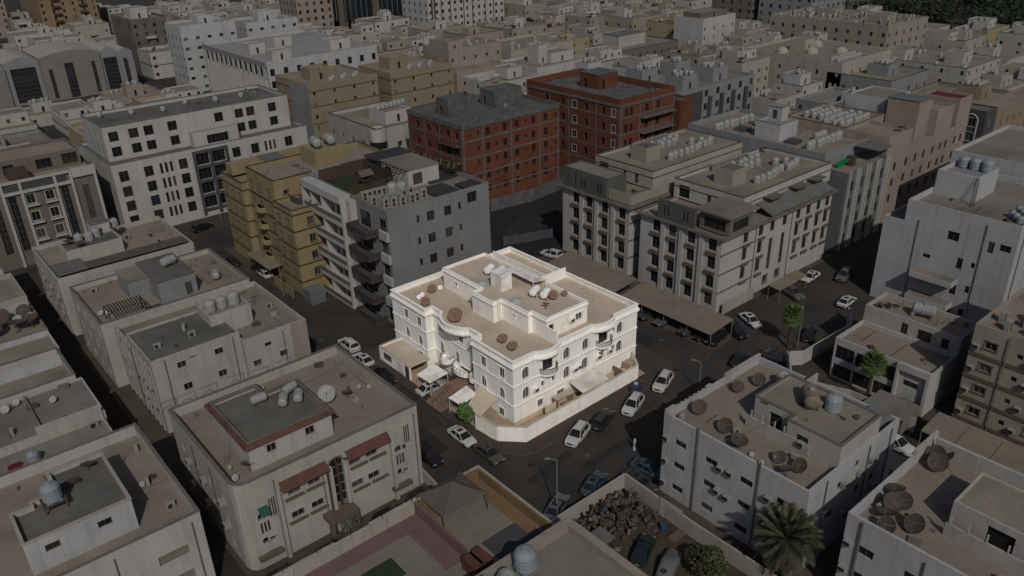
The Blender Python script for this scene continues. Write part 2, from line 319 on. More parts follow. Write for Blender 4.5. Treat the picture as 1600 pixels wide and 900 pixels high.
proto('brown_dish', dish(DISHB)); proto('white_dish', dish(DISHW)); proto('warm_dish', dish(HDISH)); proto('flat_dish', dish(DISHB, 1.0, 14)); proto('warm_flat_dish', dish(HDISH, 1.0, 34))
a = MB().box(-.45, .45, -.18, .18, .08, .78); a.box(-.4, -.3, -.18, .18, 0, .08); a.box(.3, .4, -.18, .18, 0, .08)
b = MB().lathe([(.27, 0), (.27, .02), (.05, .03)], 12, (-.1, -.2, .43), 0, Matrix.Rotation(R(90), 4, 'X'))
proto('air_conditioner', [('casing', a.mesh('casing', [ACM])), ('fan_grille', b.mesh('fan_grille', [RAIL]))])
a = MB().box(-.55, .55, -.35, .35, 0, 1.55); a.box(-.58, .58, -.38, .38, 1.55, 1.6)
b = MB(); 
for z in (.42, 1.1): b.lathe([(.3, 0), (.3, .03), (.06, .05)], 12, (0, -.36, z), 0, Matrix.Rotation(R(90), 4, 'X'))
proto('condenser', [('casing', a.mesh('casing', [ACM])), ('fan_grille', b.mesh('fan_grille', [RAIL]))])
a = MB().box(-.38, .38, -.55, .05, 0, .5); a.box(-.3, -.26, -.5, 0, -.2, 0); a.box(.26, .3, -.5, 0, -.2, 0)
b = MB().box(-.33, .33, -.575, -.55, .05, .45)
proto('window_air_conditioner', [('casing', a.mesh('casing', [ACM])), ('fan_grille', b.mesh('fan_grille', [RAIL]))])
proto('hw_air_conditioner', [('casing', a.mesh('casing', [HSHEET])), ('fan_grille', b.mesh('fan_grille', [HRAIL]))])
FARTANKS = []
def tanks(pts, z, ph, kind='water_tank', s=1.0, word='white ribbed water tank'):
    if kind == 'far_water_tank' and math.hypot(pts[0][0]-CAM_LOC.x, pts[0][1]-CAM_LOC.y) > 215: FARTANKS.extend(((x, y, z), s*rnd.uniform(.8, 1.0)) for x, y in pts); return
    for x, y in pts: spawn(kind, (x, y, z), f'{word} on the roof of {ph}', 'water tank', f'tanks on the roof of {ph}', rnd.uniform(0, 6), s*rnd.uniform(.93, 1.07), 'water_tank')
def dishes(lst, z, ph, extra=None):
    """(x, y, radius, azimuth degrees, kind)"""
    words = {'brown_dish': 'brown mesh', 'white_dish': 'white', 'warm_dish': 'brown mesh', 'flat_dish': 'brown upturned', 'warm_flat_dish': 'brown upturned'}
    for i, (x, y, r, az, k) in enumerate(lst):
        r = r*(1.0 if 'alley house' in ph else (.72 if 'bottom right' in ph else .62)); big = 'large ' if r > .95 else ('small ' if r < .4 else '')
        spawn(k, (x, y, z), f'{big}{words[k]} satellite dish on the roof of {ph}', 'satellite dish', f'{words[k]} dishes on the roof of {ph}', R(az), r, 'satellite_dish')
def wall_ac(lst, ph, face='R', kind='window_air_conditioner'):
    for x, y, z in lst: spawn(kind, (x, y, z), f'boxy air conditioner hung on the wall of {ph}', 'air conditioner', f'air conditioners on the wall of {ph}', 0.0 if face == 'R' else R(-90), 1.0, 'air_conditioner')
def stairhouse(T, x0, x1, y0, y1, z0, h, wall, roof, cop=None, door=True, par=.35):
    Rr = [((x1-x0)*.5-.45, (x1-x0)*.5+.45, .15, 2.15, 'k')] if door and x1-x0 > 2 and h > 2.4 else []
    block(T, x0, x1, y0, y1, z0, z0+h, wall, roof, par, Rr=Rr, cop=cop, pt=.15)

# ================================================================== SETTING
def sheet(name, pts, z, m, h=0.0, mk=None):
    mb = MB()
    if h: mb.prism(pts, z, z+h, 1 if mk else 0, 0)
    else: mb.face([(*p, z) for p in pts])
    return structure(mb.build(name, [m, mk] if mk else [m]))
sheet('ground', [(-1500, -1500), (3500, -1500), (3500, 3500), (-1500, 3500)], 0.0, ASPH)
sheet('pavement', [(-5.4, 31.5), (-5.7, -1.6), (-3.3, -5.4), (-1.5, -6.1), (26.5, -6.0), (29.0, -3.5), (29.2, 31.5)], .004, PAVE, .13, KERB)
sheet('pavement', [(36.4, 36), (36.3, -4.6), (37.0, -5.6), (41.5, -5.4), (46.6, .5), (83, .8), (83, 40), (40, 40)], .004, SAND, .13, KERB)
sheet('pavement', [(-14.9, 66), (-14.9, -4.2), (-16.0, -5.0), (-39, -5.0), (-39.5, 66)], .004, SAND, .12, KERB)
sheet('pavement', [(-4.6, 60.5), (-4.6, 89), (25, 89), (25, 62.5), (1.0, 60.5)], .004, SAND, .12, KERB)
sheet('path', [(-43.6, -30), (-38.7, -30), (-38.7, 96), (-43.6, 96)], .008, DIRT)
sheet('lot', [(30, 33), (43, 40), (84, 42), (84, 69.5), (28, 69.5)], .006, mat('fresh asphalt', (.017, .0165, .017), .85, .2, .1, dirt=(.026, .024, .022), dsc=.06))
sheet('yard_ground', [(-10.6, -19), (2.1, -19), (1.2, -60), (-10.6, -60)], .006, mat('brown yard earth', (.06, .044, .031), .95, .3, .2, 0, .3, dirt=(.034, .027, .021), dsc=.25, dcut=.47))
sheet('pavement', [(41.5, -37.5), (41.5, -20.5), (62, -20.5), (62, -37.5)], .004, PAVE, .12, KERB)
sheet('pavement', [(3.6, -60), (3.6, -20.6), (24.2, -20.6), (24.2, -60)], .004, SAND, .10, KERB)
for x0, y0, x1, y1 in ((30.5, 55, 44, 58), (-8, 107, 30, 108)): pass

# ================================================================== THE CORNER HOUSE
PH = 'the bright corner house'
T = thing('corner_house', 'bright cream three-storey corner house with brown dishes on its sandy roof', 'house', None, (0, 0, 0))
Y1 = 29.5; X1 = 24.4
def arc(cx, cy, r, a0, a1, n=8): return [(cx+r*math.cos(R(a0+(a1-a0)*i/n)), cy+r*math.sin(R(a0+(a1-a0)*i/n))) for i in range(n+1)]
body = [(0, 0), (X1, 0), (X1, Y1), (0, Y1), (0, 20.3), (1.4, 20.3), (1.4, 8.8), (0, 8.8)]
up = 6.95; lo = 3.75
holesR = grid([2.2, 9.8, 13.5, 20.6], [7.0], 1.2, 1.8, 'H')+grid([2.2, 9.8, 13.4, 20.6], [3.85], 1.2, 1.8, 'H')+[(16.3, 17.3, 4.1, 5.4, 'h'), (19.1, 19.6, 7.7, 8.3, 'h'), (5.3, 7.2, 6.75, 8.95, 'k'), (16.2, 18.1, 6.75, 8.95, 'k'), (4.3, 5.3, 1.3, 2.5, 'h'), (8.0, 9.4, 1.3, 2.4, 'h'), (5.0, 5.6, 4.4, 5.3, 'h'), (7.0, 7.6, 4.4, 5.3, 'h'), (19.0, 19.6, 4.6, 5.4, 'h')]
holesL = grid([29.5-25.6, 29.5-22.1], [6.95], 1.15, 1.6, 'h')+grid([29.5-25.6, 29.5-22.1], [3.65], 1.15, 1.75, 'H')+[(6.6, 7.8, 1.2, 2.4, 'h')]
holesN = grid([8.8-6.4, 8.8-2.4], [6.95], 1.15, 1.6, 'h')+grid([8.8-6.5, 8.8-2.5], [3.6], 1.15, 1.75, 'H')+[(5.4, 6.6, .6, 1.9, 'h')]
holesM = grid([20.3-18.4, 20.3-14.5, 20.3-10.6], [3.05], 1.0, 2.2, 'H')+grid([20.3-18.2, 20.3-13.4, 20.3-10.4], [7.1], 1.1, 1.4, 'h')+[(5.0, 6.6, .3, 2.6, 'k')]
mb = MB(); ml = MB()
for i in range(8):
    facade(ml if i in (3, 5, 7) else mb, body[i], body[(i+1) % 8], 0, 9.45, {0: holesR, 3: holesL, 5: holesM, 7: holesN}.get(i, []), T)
mb.build('wall', [HW], T); ml.build('wall', [HSKYLIT], T)  # left street faces get a cooler white, their skylight tint painted in
for z in (3.2, 6.35): band(T, body, z, .22, .09, HT, 'shade_and_string_course'); band(T, body, z-.1, .1, .03, HSHADE, 'shade_and_string_course')  # thin tan line under each course has the shadow put into its colour
band(T, body, .0, .8, .05, HTAN, 'plinth'); band(T, body, 9.1, .12, .05, HSHADE, 'shade_and_string_course')  # upper tan strip paints the shadow line beneath the cornice
def bulge(x0, x1, p, n=8): return [(x0+(x1-x0)*i/n, -p*math.sin(math.pi*i/n)**.8) for i in range(n+1)]
RL = [(0, 0)]+bulge(3.8, 8.7, .95)+bulge(14.7, 19.6, .95)+[(X1, 0), (X1, Y1), (0, Y1), (0, 20.3), (1.4, 20.3), (1.4, 19.0)]+[(1.4-1.7*math.sin(math.pi*i/8)**.7, 18.0-i*.85) for i in range(9)]+[(1.4, 10.2), (1.4, 8.8), (0, 8.8)]
MB().ring(offset(RL, .16), offset(RL, -.6), 9.22, 9.4).build('cornice', [HT], T)
MB().ring(offset(RL, .28), offset(RL, -.6), 9.4, 9.6).build('cornice', [HT], T)
MB().ring(offset(RL, .17), offset(RL, -.22), 9.6, 9.82).build('cornice', [HT], T)
MB().ring(offset(RL, .05), offset(RL, -.2), 9.82, 10.38).build('parapet', [HW], T)
MB().ring(offset(RL, .13), offset(RL, -.27), 10.38, 10.5).build('coping', [HT], T)
m_ = MB(); m_.face([(*p, 9.62) for p in offset(RL, -.2)]); m_.build('roof', [HR], T)
for cx in (6.25, 17.15):                                    # half-round balconies on the street side
    pts = [(cx-1.5, -.01)]+[(cx-1.5*math.cos(math.pi*i/10), -1.25*math.sin(math.pi*i/10)-.01) for i in range(1, 10)]+[(cx+1.5, -.01)]
    b_ = MB().prism(pts, 6.35, 6.62).build('balcony', [HT], T); MB().prism([(cx+(x-cx)*.72, y*.72) for x, y in pts], 6.05, 6.35).build('corbel', [HT], b_)
    rl = MB()
    for i in range(len(pts)-1): rl.tube((*pts[i], 7.5), (*pts[i+1], 7.5), .05, 5)
    for i in range(21):
        t = i/20*math.pi; rl.tube((cx-1.46*math.cos(t), -1.21*math.sin(t)-.02, 6.62), (cx-1.46*math.cos(t), -1.21*math.sin(t)-.02, 7.5), .035, 4)
    rl.build('railing', [HRAIL], b_)
    MB().prism([(cx-1.3, 0), (cx-1.1, -.9), (cx+1.1, -.9), (cx+1.3, 0)], 9.0, 9.06).build('balcony_awning', [HRAIL], b_)
for cy, r, zz in ((16.6, 1.1, 3.0), (12.9, 2.0, 2.75), (9.6, 1.0, 3.0)):   # rounded balconies in the street recess
    pts = [(1.39, cy+r)]+[(1.39-1.5*math.sin(math.pi*i/8)**.75, cy+r*math.cos(math.pi*i/8)) for i in range(1, 8)]+[(1.39, cy-r)]
    b_ = MB().prism(pts, zz-.25, zz).build('balcony', [HT], T); ins = [(1.39, cy+r-.15)]+[(x+.14, cy+(y-cy)*.9) for x, y in pts[1:-1]]+[(1.39, cy-r+.15)]
    MB().ring(pts, ins, zz, zz+.45).build('balcony_wall', [HT], b_)
    rl = MB()
    for i in range(len(pts)-1): rl.tube((*pts[i], zz+.95), (*pts[i+1], zz+.95), .04, 5)
    for p in pts: rl.tube((*p, zz+.45), (*p, zz+.95), .03, 4)
    rl.build('railing', [HRAIL], b_)
# penthouse
PT = [(8.2, 2.3), (16.1, 2.3), (16.1, 26.0), (7.7, 26.0), (7.7, 16.2), (5.9, 16.2), (5.9, 11.2), (7.5, 11.2), (7.5, 5.4), (8.2, 5.4)]
poly(T, PT, 9.62, 12.9, HW, HROOF2, .3, .2, {0: [(.4, 1.3, .1, 2.2, 'k'), (5.6, 6.9, 1.0, 2.1, 'h')], 7: [(2.4, 2.9, 1.4, 1.9, 'h')], 3: [(3.0, 3.6, 1.3, 2.0, 'h')]}, HT, .12)
MB().ring(offset(PT, .18), offset(PT, -.02), 12.45, 12.7).build('cornice', [HT], T)
cbox(T, 'roof_partition', HW, 8.2, 8.4, .25, 2.28, 9.62, 11.7); cbox(T, 'roof_partition', HW, 16.12, X1-.22, 15.2, 15.42, 9.62, 11.4); cbox(T, 'roof_partition', HW, 20.4, 20.6, 15.43, Y1-.25, 9.62, 11.0)
MB().box(9.4, 11.4, 13.5, 16.0, 12.62, 15.1).box(9.3, 11.5, 13.4, 16.1, 15.1, 15.22).build('tank_room', [HSHEET], T)
MB().lathe([(1.05, 12.6), (1.05, 12.85), (.95, 12.9), (.7, 13.15), (.35, 13.28), (0, 13.3)], 14, (8.9, 9.5, 0)).build('skylight_dome', [mat('grey green dome', (.33, .36, .33), .4)], T)
MB().lathe([(1.05, 12.6), (1.05, 12.85), (.95, 12.9), (.7, 13.15), (.35, 13.28), (0, 13.3)], 14, (8.9, 17.6, 0)).build('skylight_dome', [MATS['grey green dome']], T)
mb = MB(); mb.face([(13.5, 17.6, 13.75), (13.5, 11.0, 13.75), (15.9, 10.6, 13.55), (15.9, 17.2, 13.55)]); mb.face([(13.5, 17.6, 13.69), (15.9, 17.2, 13.49), (15.9, 10.6, 13.49), (13.5, 11.0, 13.69)])
for p in ((13.6, 17.4), (13.6, 11.2), (15.8, 10.9), (15.8, 17.0)): mb.tube((*p, 12.6), (*p, 13.6), .05, 5)
mb.build('sheet_shelter', [HSHEET], T)
ld = MB()
for dx in (-.22, .22): ld.tube((6.2+dx, 10.0, 9.62), (6.7+dx, 10.9, 13.2), .03, 5)
for i in range(9): t = i/9; ld.tube((5.98+.5*t, 10.0+.9*t, 9.8+3.4*t), (6.42+.5*t, 10.0+.9*t, 9.8+3.4*t), .02, 4)
ldo = ld.build('ladder', [HFR]); tag(ldo, 'thin metal ladder leaning on the penthouse of the bright corner house', 'ladder')
for x, y, rz in ((12.2, 19.9, 25), (13.0, 18.2, 25), (12.3, 9.4, 25), (12.9, 7.7, 25)): spawn('bright_tank', (x, y, 12.6), 'white lying water tank on the penthouse roof of ' + PH, 'water tank', 'lying tanks on the corner house', R(rz), .85, 'water_tank')
for x, y, r, az, k, lb in ((2.1, 15.4, 1.75, 225, 'warm_dish', 'largest brown mesh dish beside the street parapet of the bright corner house'), (3.2, 5.9, 1.15, 225, 'warm_flat_dish', 'brown dish on the bright corner house roof, farther one of the near pair'), (2.9, 3.4, 1.15, 225, 'warm_flat_dish', 'brown dish on the bright corner house roof, nearest to the street corner'), (5.1, 25.6, 1.15, 235, 'warm_dish', 'brown dish beside a small white dish at the far end of the corner house roof'), (1.8, 22.6, 1.15, 235, 'warm_dish', 'brown dish by the far street parapet of the bright corner house'), (13.4, 6.6, 1.15, 250, 'warm_dish', 'brown dish beside the lying tanks on the corner house penthouse'), (15.3, 6.2, .75, 250, 'warm_dish', 'small brown dish at the penthouse edge of the bright corner house'), (10.7, 5.2, 1.05, 40, 'warm_flat_dish', 'brown dish lying flat on the near penthouse roof of the corner house')):
    spawn(k, (x, y, 12.6 if x > 10 else 9.62), lb, 'satellite dish', None, R(az), r*.62, 'satellite_dish')
for x, y in ((6.6, 25.5), (2.2, 25.0), (3.1, 25.4)): spawn('white_dish', (x, y, 9.62), 'small white dish at the far end of the bright corner house roof', 'satellite dish', 'small white dishes on the corner house', R(230), .38, 'satellite_dish', {'reflector': HSHEET})
for x, z in ((3.8, 4.4), (11.2, 4.5), (12.0, 4.6), (16.0, 4.6), (18.3, 4.7)): spawn('hw_air_conditioner', (x, 0, z), 'boxy air conditioner on the sunny street wall of ' + PH, 'air conditioner', 'air conditioners on the corner house', 0.0, 1.0, 'air_conditioner')
spawn('hw_air_conditioner', (12.8, 2.3, 11.0), 'boxy air conditioner beside the penthouse window of ' + PH, 'air conditioner', None, 0.0, 1.0, 'air_conditioner')
# yard wall, gates, steps, shelters
def wallrun(name, pts, z0, h, t, m, label, cat='wall', cop=None, group=None):
    o = thing(name, label, cat, group); 
    for i in range(len(pts)-1):
        a_ = Vector(pts[i]); b_ = Vector(pts[i+1]); d = (b_-a_).normalized(); nn = Vector((d.y, -d.x))*t/2; e = d*(t/2*.98)
        q = [a_+nn-e, b_+nn+e, b_-nn+e, a_-nn-e]; q = [(p.x, p.y) for p in q]; zz = i*.003
        MB().prism(q, z0, z0+h+zz).build('wall_panel', [m], o)
        if cop: MB().prism(offset(q, .05), z0+h+.003+zz, z0+h+.1+zz).build('coping', [cop], o)
    return o
sheet('yard_paving', [(-4.0, 28.2), (-4.1, 9.5), (-4.0, 0), (-1, -3.3), (23.4, -3.0), (23.8, 0.2), (0, .2), (0, 28.2)], .139, HPAV)
wallrun('yard_wall', [(-3.6, -.9), (-1.0, -3.6), (21.4, -3.1), (23.6, .0)], .135, 2.35, .2, HW, 'cream yard wall with cut corner round the bright corner house', cop=HCOP)
wallrun('yard_wall', [(-3.7, -.7), (-4.1, 3.2)], .135, 2.3, .2, HW, 'short white yard wall with a gate beside the green tree', cop=HCOP)
yw = wallrun('yard_wall', [(-.1, 28.1), (-3.9, 28.0), (-3.9, 19.6)], .135, 2.3, .2, HW, 'white garage wall with a roller door at the far end of the corner house', cop=HCOP)
cbox(yw, 'roller_door', HSHEET, -4.04, -4.01, 21.0, 23.6, .2, 2.1); cbox(yw, 'gate', HRAIL, -4.05, -4.01, 19.75, 20.75, .2, 2.2); cbox(yw, 'louvre_window', HGL, -4.03, -4.01, 24.6, 26.8, .9, 2.0)
g = thing('garage_roof', 'flat dusty garage roof behind the white roller door of the corner house', 'roof'); MB().box(-3.7, -.1, 19.8, 27.9, 2.05, 2.2).build('slab', [HROOF2], g); cbox(g, 'post', HW, -.5, -.2, 19.9, 20.2, .14, 2.05)
def shelter(name, c4, h0, m, label, posts=True, grp=None, cat='canopy', pm=None):
    o = thing(name, label, cat, grp); mb = MB(); t = [Vector(p) for p in c4]; n = 6
    mb.face(t); mb.face([p-Vector((0, 0, .07)) for p in reversed(t)])
    for i in range(4): j = (i+1) % 4; mb.face([t[i], t[j], t[j]-Vector((0, 0, .07)), t[i]-Vector((0, 0, .07))])
    mb.build('cover', [m], o)
    if posts:
        for p in t: q = p+((sum(t, Vector())/4)-p)*.05; MB().tube((q.x, q.y, h0), (q.x, q.y, q.z-.08), .05, 6).build('post', [pm or HFR], o)
    return o
shelter('car_shelter', [(-4.5, 16.9, 2.6), (-4.3, 13.7, 2.6), (-1.1, 13.6, 3.0), (-1.2, 17.2, 3.0)], .14, HSHEET, 'weathered white sheet car shelter over a car beside the brown steps')
shelter('porch_canopy', [(-4.6, 8.8, 2.6), (-4.4, 6.0, 2.6), (-1.3, 6.6, 2.9), (-1.1, 9.2, 2.9)], .14, HSHEET, 'white sheet porch canopy between the brown steps and the tan awning')
shelter('awning', [(-3.7, 5.8, 2.2), (-3.7, 2.7, 2.2), (-.1, 3.3, 3.3), (-.1, 7.4, 3.3)], .14, HTAN, 'tan cloth awning sloping from the wall of the corner house', False, cat='awning')
st = thing('entrance_steps', 'brown tiled entrance steps with dark handrails leading into the corner house', 'steps')
for i in range(9): MB().box(-5.6+i*.42, -5.6+(i+1)*.42 if i < 8 else .9, 9.7, 13.3, .135, .3+i*.17).build('step', [HBR], st)
for y in (9.75, 11.5, 13.25):
    rl = MB(); rl.tube((-5.5, y, 1.2), (-2.2, y, 2.6), .035, 5)
    for i in range(6): x = -5.5+i*.66; rl.tube((x, y, .25+i*.25), (x, y, 1.2+i*.28), .025, 4)
    rl.build('handrail', [HRAIL], st)
lt = thing('lean_to_roof', 'pale corrugated lean-to roof in the narrow side yard of the corner house', 'roof'); mb = MB()
for i in range(18):
    x = 10.2+i*.3; mb.face([(x, -.05, 3.0), (x, -3.0, 2.45), (x+.15, -3.0, 2.52), (x+.15, -.05, 3.07)]); mb.face([(x+.15, -.05, 3.07), (x+.15, -3.0, 2.52), (x+.3, -3.0, 2.45), (x+.3, -.05, 3.0)])
mb.build('corrugated_sheet', [mat('grey corrugated sheet', (.6, .58, .53), .6, .2, .6, 0, dirt=(.42, .37, .31), dsc=.5, dcut=.48)], lt); cbox(lt, 'end_board', HSHEET, 10.9, 15.4, -.12, -.06, 3.08, 3.9)
sc_ = thing('yard_screen', 'beige screens and shelves along the narrow side yard of the corner house', 'screen')
for i, (xa, xb, ya, yb, za, zb) in enumerate(((4.4, 6.4, -1.5, -1.4, 1.0, 2.1), (6.6, 9.9, -1.6, -.4, 2.1, 2.2), (6.7, 6.8, -1.6, -.4, .14, 2.1), (9.7, 9.8, -1.6, -.4, .14, 2.1), (16.2, 18.6, -1.0, -.9, .14, 1.7), (16.2, 20.6, -2.6, -1.0, .5, .6), (19.2, 19.3, -2.7, -.2, .14, 2.0), (21.2, 22.6, -1.8, -.3, .14, 1.9))): cbox(sc_, 'panel', (HTAN, HCOP, HBR, HPAV)[i % 4], xa, xb, ya, yb, za, zb)
for p in ((10.3, -2.9), (15.5, -2.9)): MB().tube((*p, .14), (*p, 2.45), .05, 5).build('post', [HFR], lt)
for i, (x, y, s_) in enumerate(((2.0, -1.8, .5), (1.4, -2.4, .35), (6.0, -1.0, .4), (7.2, -1.2, .5), (8.4, -.9, .45), (17.6, -1.4, .5), (19.2, -1.2, .4), (20.9, -.8, .6))):
    MB().lathe([(s_*.4, .14), (s_*.8, .3), (s_*.85, .14+s_*.9), (s_*.5, .2+s_*1.1), (0, .2+s_*1.1)], 9, (x, y, 0)).build('storage_jar', [HTAN if i % 2 else HBR])
    tag(bpy.data.objects[-1] if False else COL.objects[-1], 'old round container standing in the narrow side yard of the corner house', 'container', 'containers in the side yard')

# ================================================================== vegetation
def leafcloud(n, rx, ry, rz, c, size, seed, shell=.55):
    q = random.Random(seed); mb = MB()
    lob = [(q.uniform(-.55, .55)*rx, q.uniform(-.55, .55)*ry, q.uniform(-.4, .5)*rz, q.uniform(.38, .62)) for _ in range(9)]
    for i in range(n):
        lx, ly, lz, lr = lob[q.randrange(9)]
        d = Vector((q.gauss(0, 1), q.gauss(0, 1), q.gauss(0, 1))).normalized()*(q.uniform(shell, 1)**.6)*lr
        p = Vector((c[0]+lx+d.x*rx, c[1]+ly+d.y*ry, c[2]+lz+d.z*rz)); a_ = Vector((q.gauss(0, 1), q.gauss(0, 1), q.gauss(0, .6))).normalized(); b_ = a_.orthogonal().normalized(); s_ = size*q.uniform(.6, 1.3)
        mb.face([p-a_*s_, p+b_*s_*.45, p+a_*s_, p-b_*s_*.45], 1 if q.random() < .3 else 0)
    return mb
def tree(name, x, y, h, r, label, m1=LEAF, m2=LEAFD, n=1600, size=.22, seed=1, group=None, z=0, cat='tree'):
    o = thing(name, label, cat, group, (x, y, z)); t = MB(); t.tube((0, 0, 0), (.1, .05, h*.55), .16*r/1.5, 7, 0, .09); q = random.Random(seed)
    for i in range(6): a_ = i*1.05+q.random(); t.tube((.08, .04, h*(.3+.04*i)), (math.cos(a_)*r*.6, math.sin(a_)*r*.6, h*(.62+.04*i)), .06, 5, 0, .02)
    t.build('trunk', [BARK], o); leafcloud(n, r, r, h*.42, (0, 0, h*.62), size, seed).build('crown', [m1, m2], o); return o
tree('small_tree', -4.75, 4.9, 3.6, 1.25, 'bright green bushy tree beside the awning of the corner house', HLEAF, LEAF, 1500, .17, 3)
tree('shrub', -2.2, 9.0, 2.6, 1.0, 'low green shrub beside the entrance steps of the corner house', HLEAF, LEAFD, 700, .14, 5)
tree('shrub', -1.9, -34.0, 4.4, 2.3, 'round olive green bush in the scrap yard beside the date palm', mat('olive leaf', (.05, .058, .02), .6, .35, 2), LEAFD, 2600, .2, 8)
tree('shrub', 49.5, -16.3, 1.8, 1.3, 'small green bush behind the white boundary wall', LEAF, LEAFD, 700, .15, 9)
tree('shrub', -27.2, -3.2, 2.4, 1.3, 'flowering pale bush beside the entrance of the red-eaved villa', mat('pale leaf', (.10, .11, .08), .7, .3, 3), LEAFD, 700, .14, 19)
def frondmesh(L, droop, nl, lw, mats, name):
    """feather frond: arched rib with two rows of leaflets"""
    mb = MB(); P = lambda t: Vector((L*t*(1-.18*t*droop), 0, L*(.42*t-.62*droop*t*t)))
    for i in range(6): mb.tube(P(i/6), P((i+1)/6), .035*(1-i/7), 4, 0, .035*(1-(i+1)/7), False)
    for i in range(nl):
        t = .14+.86*i/nl; p = P(t); l_ = lw*math.sin(math.pi*min(1, t*.82+.12))+.12
        for sgn in (-1, 1):
            tip = p+Vector((l_*.55, sgn*l_*.8, -l_*.18+rnd.uniform(-.06, .06))); w_ = Vector((.05, -.02*sgn, .015))
            mb.face([p-w_, tip, p+w_], 1 if rnd.random() < .2 else 0)
    return mb.mesh(name, mats)
FR = [frondmesh(3.6, d, 34, .62, [PALML, PALMD], 'frond') for d in (.5, .8, 1.15)]
def date_palm(x, y, h, label, n=46, s=1.0):
    o = thing('date_palm', label, 'palm tree', None, (x, y, 0)); t = MB(); pr = []
    for i in range(int(h/.3)): z = i*.3; pr += [(.30-.05*z/h, z), (.36-.05*z/h, z+.2)]
    t.lathe(pr, 10); t.build('trunk', [BARK], o)
    for i in range(n):
        k = i/n; c = link('frond', FR[min(2, int(k*3))], o, (0, 0, h-.1-.5*k), i*2.39996, s*rnd.uniform(.88, 1.1)); c.rotation_euler[1] = R(-68+112*k+rnd.uniform(-7, 7))
    return o
date_palm(3.0, -39.6, 6.2, 'large date palm with a spreading crown beside the white box building', 84, 1.15)
def fan_leaf():
    mb = MB(); mb.tube((0, 0, 0), (.75, 0, .1), .02, 4, 0)
    for i in range(15):
        a_ = R(-100+200*i/14); d = Vector((math.cos(a_), math.sin(a_), 0)); l_ = .85 if abs(i-7) < 6 else .6; p = Vector((.72, 0, .1)); e = Vector((-d.y, d.x, 0))*.07
        mb.face([p, p+d*l_*.55+e+Vector((0, 0, .05)), p+d*l_+Vector((0, 0, -.2)), p+d*l_*.55-e+Vector((0, 0, .05))], 0)
    return mb.mesh('frond', [mat('fan palm green', (.058, .085, .022), .6, .3, 2)])
FAN = fan_leaf()
def fan_palm(x, y, h, label, n=38, s=1.2, z=0):
    o = thing('fan_palm', label, 'palm tree', None, (x, y, z)); t = MB(); pr = []
    for i in range(int(h/.35)): q = i*.35; pr += [(.26-.06*q/h, q), (.3-.06*q/h, q+.24)]
    pr += [(.34, h-.9), (.36, h-.3), (.1, h+.1)]; t.lathe(pr, 9); t.build('trunk', [BARK], o)
    for i in range(n):
        k = i/n; c = link('frond', FAN, o, (0, 0, h-.05-.6*k), i*2.4, s*rnd.uniform(.85, 1.1)); c.rotation_euler[1] = R(-70+125*k+rnd.uniform(-8, 8))
fan_palm(45.6, -13.2, 6.2, 'fan palm standing beside the tall lamp post at the kerb'); fan_palm(40.6, -28.9, 6.6, 'fan palm standing before the dark windows of the white office', 40, 1.3)
for i in range(9):                                           # row of feathery palms along the back roof edge of the grey block
    o = thing('feather_palm', 'feathery potted palm in the row along the back roof edge of the grey block', 'palm tree', 'roof palms on the grey block', (23.5+rnd.uniform(-.2, .2), 43.6+i*1.85, 20.1)); h = rnd.uniform(.7, 1.2)
    MB().tube((0, 0, 0), (0, 0, h), .12, 6, 0, .08).build('trunk', [BARK], o)
    for k in range(16): c = link('frond', FR[k % 3], o, (0, 0, h-.3), k*2.4, .5); c.rotation_euler[1] = R(-68+k*4.0)

# ================================================================== street lamps, cars, person
def lamp(x, y, h, rz, label):
    o = thing('street_lamp', label, 'street lamp', None, (x, y, 0), R(rz)); MB().tube((0, 0, 0), (0, 0, h), .10, 8, 0, .06).build('pole', [POLE], o); MB().box(-.2, .2, -.2, .2, 0, .25).build('base', [KERB], o)
    a_ = MB(); a_.tube((0, 0, h-.05), (.9, 0, h+.18), .045, 6); a_.build('arm', [POLE], o); MB().box(.7, 1.4, -.13, .13, h+.12, h+.26).build('lamp_head', [POLE], o)
lamp(-7.3, -16.3, 7.9, 140, 'tall pale lamp post behind the scrap yard wall'); lamp(46.6, -14.2, 7.6, 200, 'tall lamp post beside the fan palm at the kerb'); lamp(25.2, -11.6, 5.2, 120, 'short lamp post at the edge of the dark building shadow'); lamp(-5.0, 60.2, 7.0, 180, 'lamp post in front of the yellow apartment house'); lamp(2.0, 106.5, 8.0, 270, 'lamp post in front of the long white block')
def loft(st, mi=0):
    mb = MB(); n = len(st[0][1]); k = 0
    for x, ring in st: mb.v += [(x, y, z) for y, z in ring]
    for i in range(len(st)-1):
        for j in range(n): q = (j+1) % n; mb.f.append((i*n+j, (i+1)*n+j, (i+1)*n+q, i*n+q)); mb.m.append(mi)
    mb.f += [tuple(reversed(range(n))), tuple((len(st)-1)*n+j for j in range(n))]; mb.m += [mi, mi]; return mb
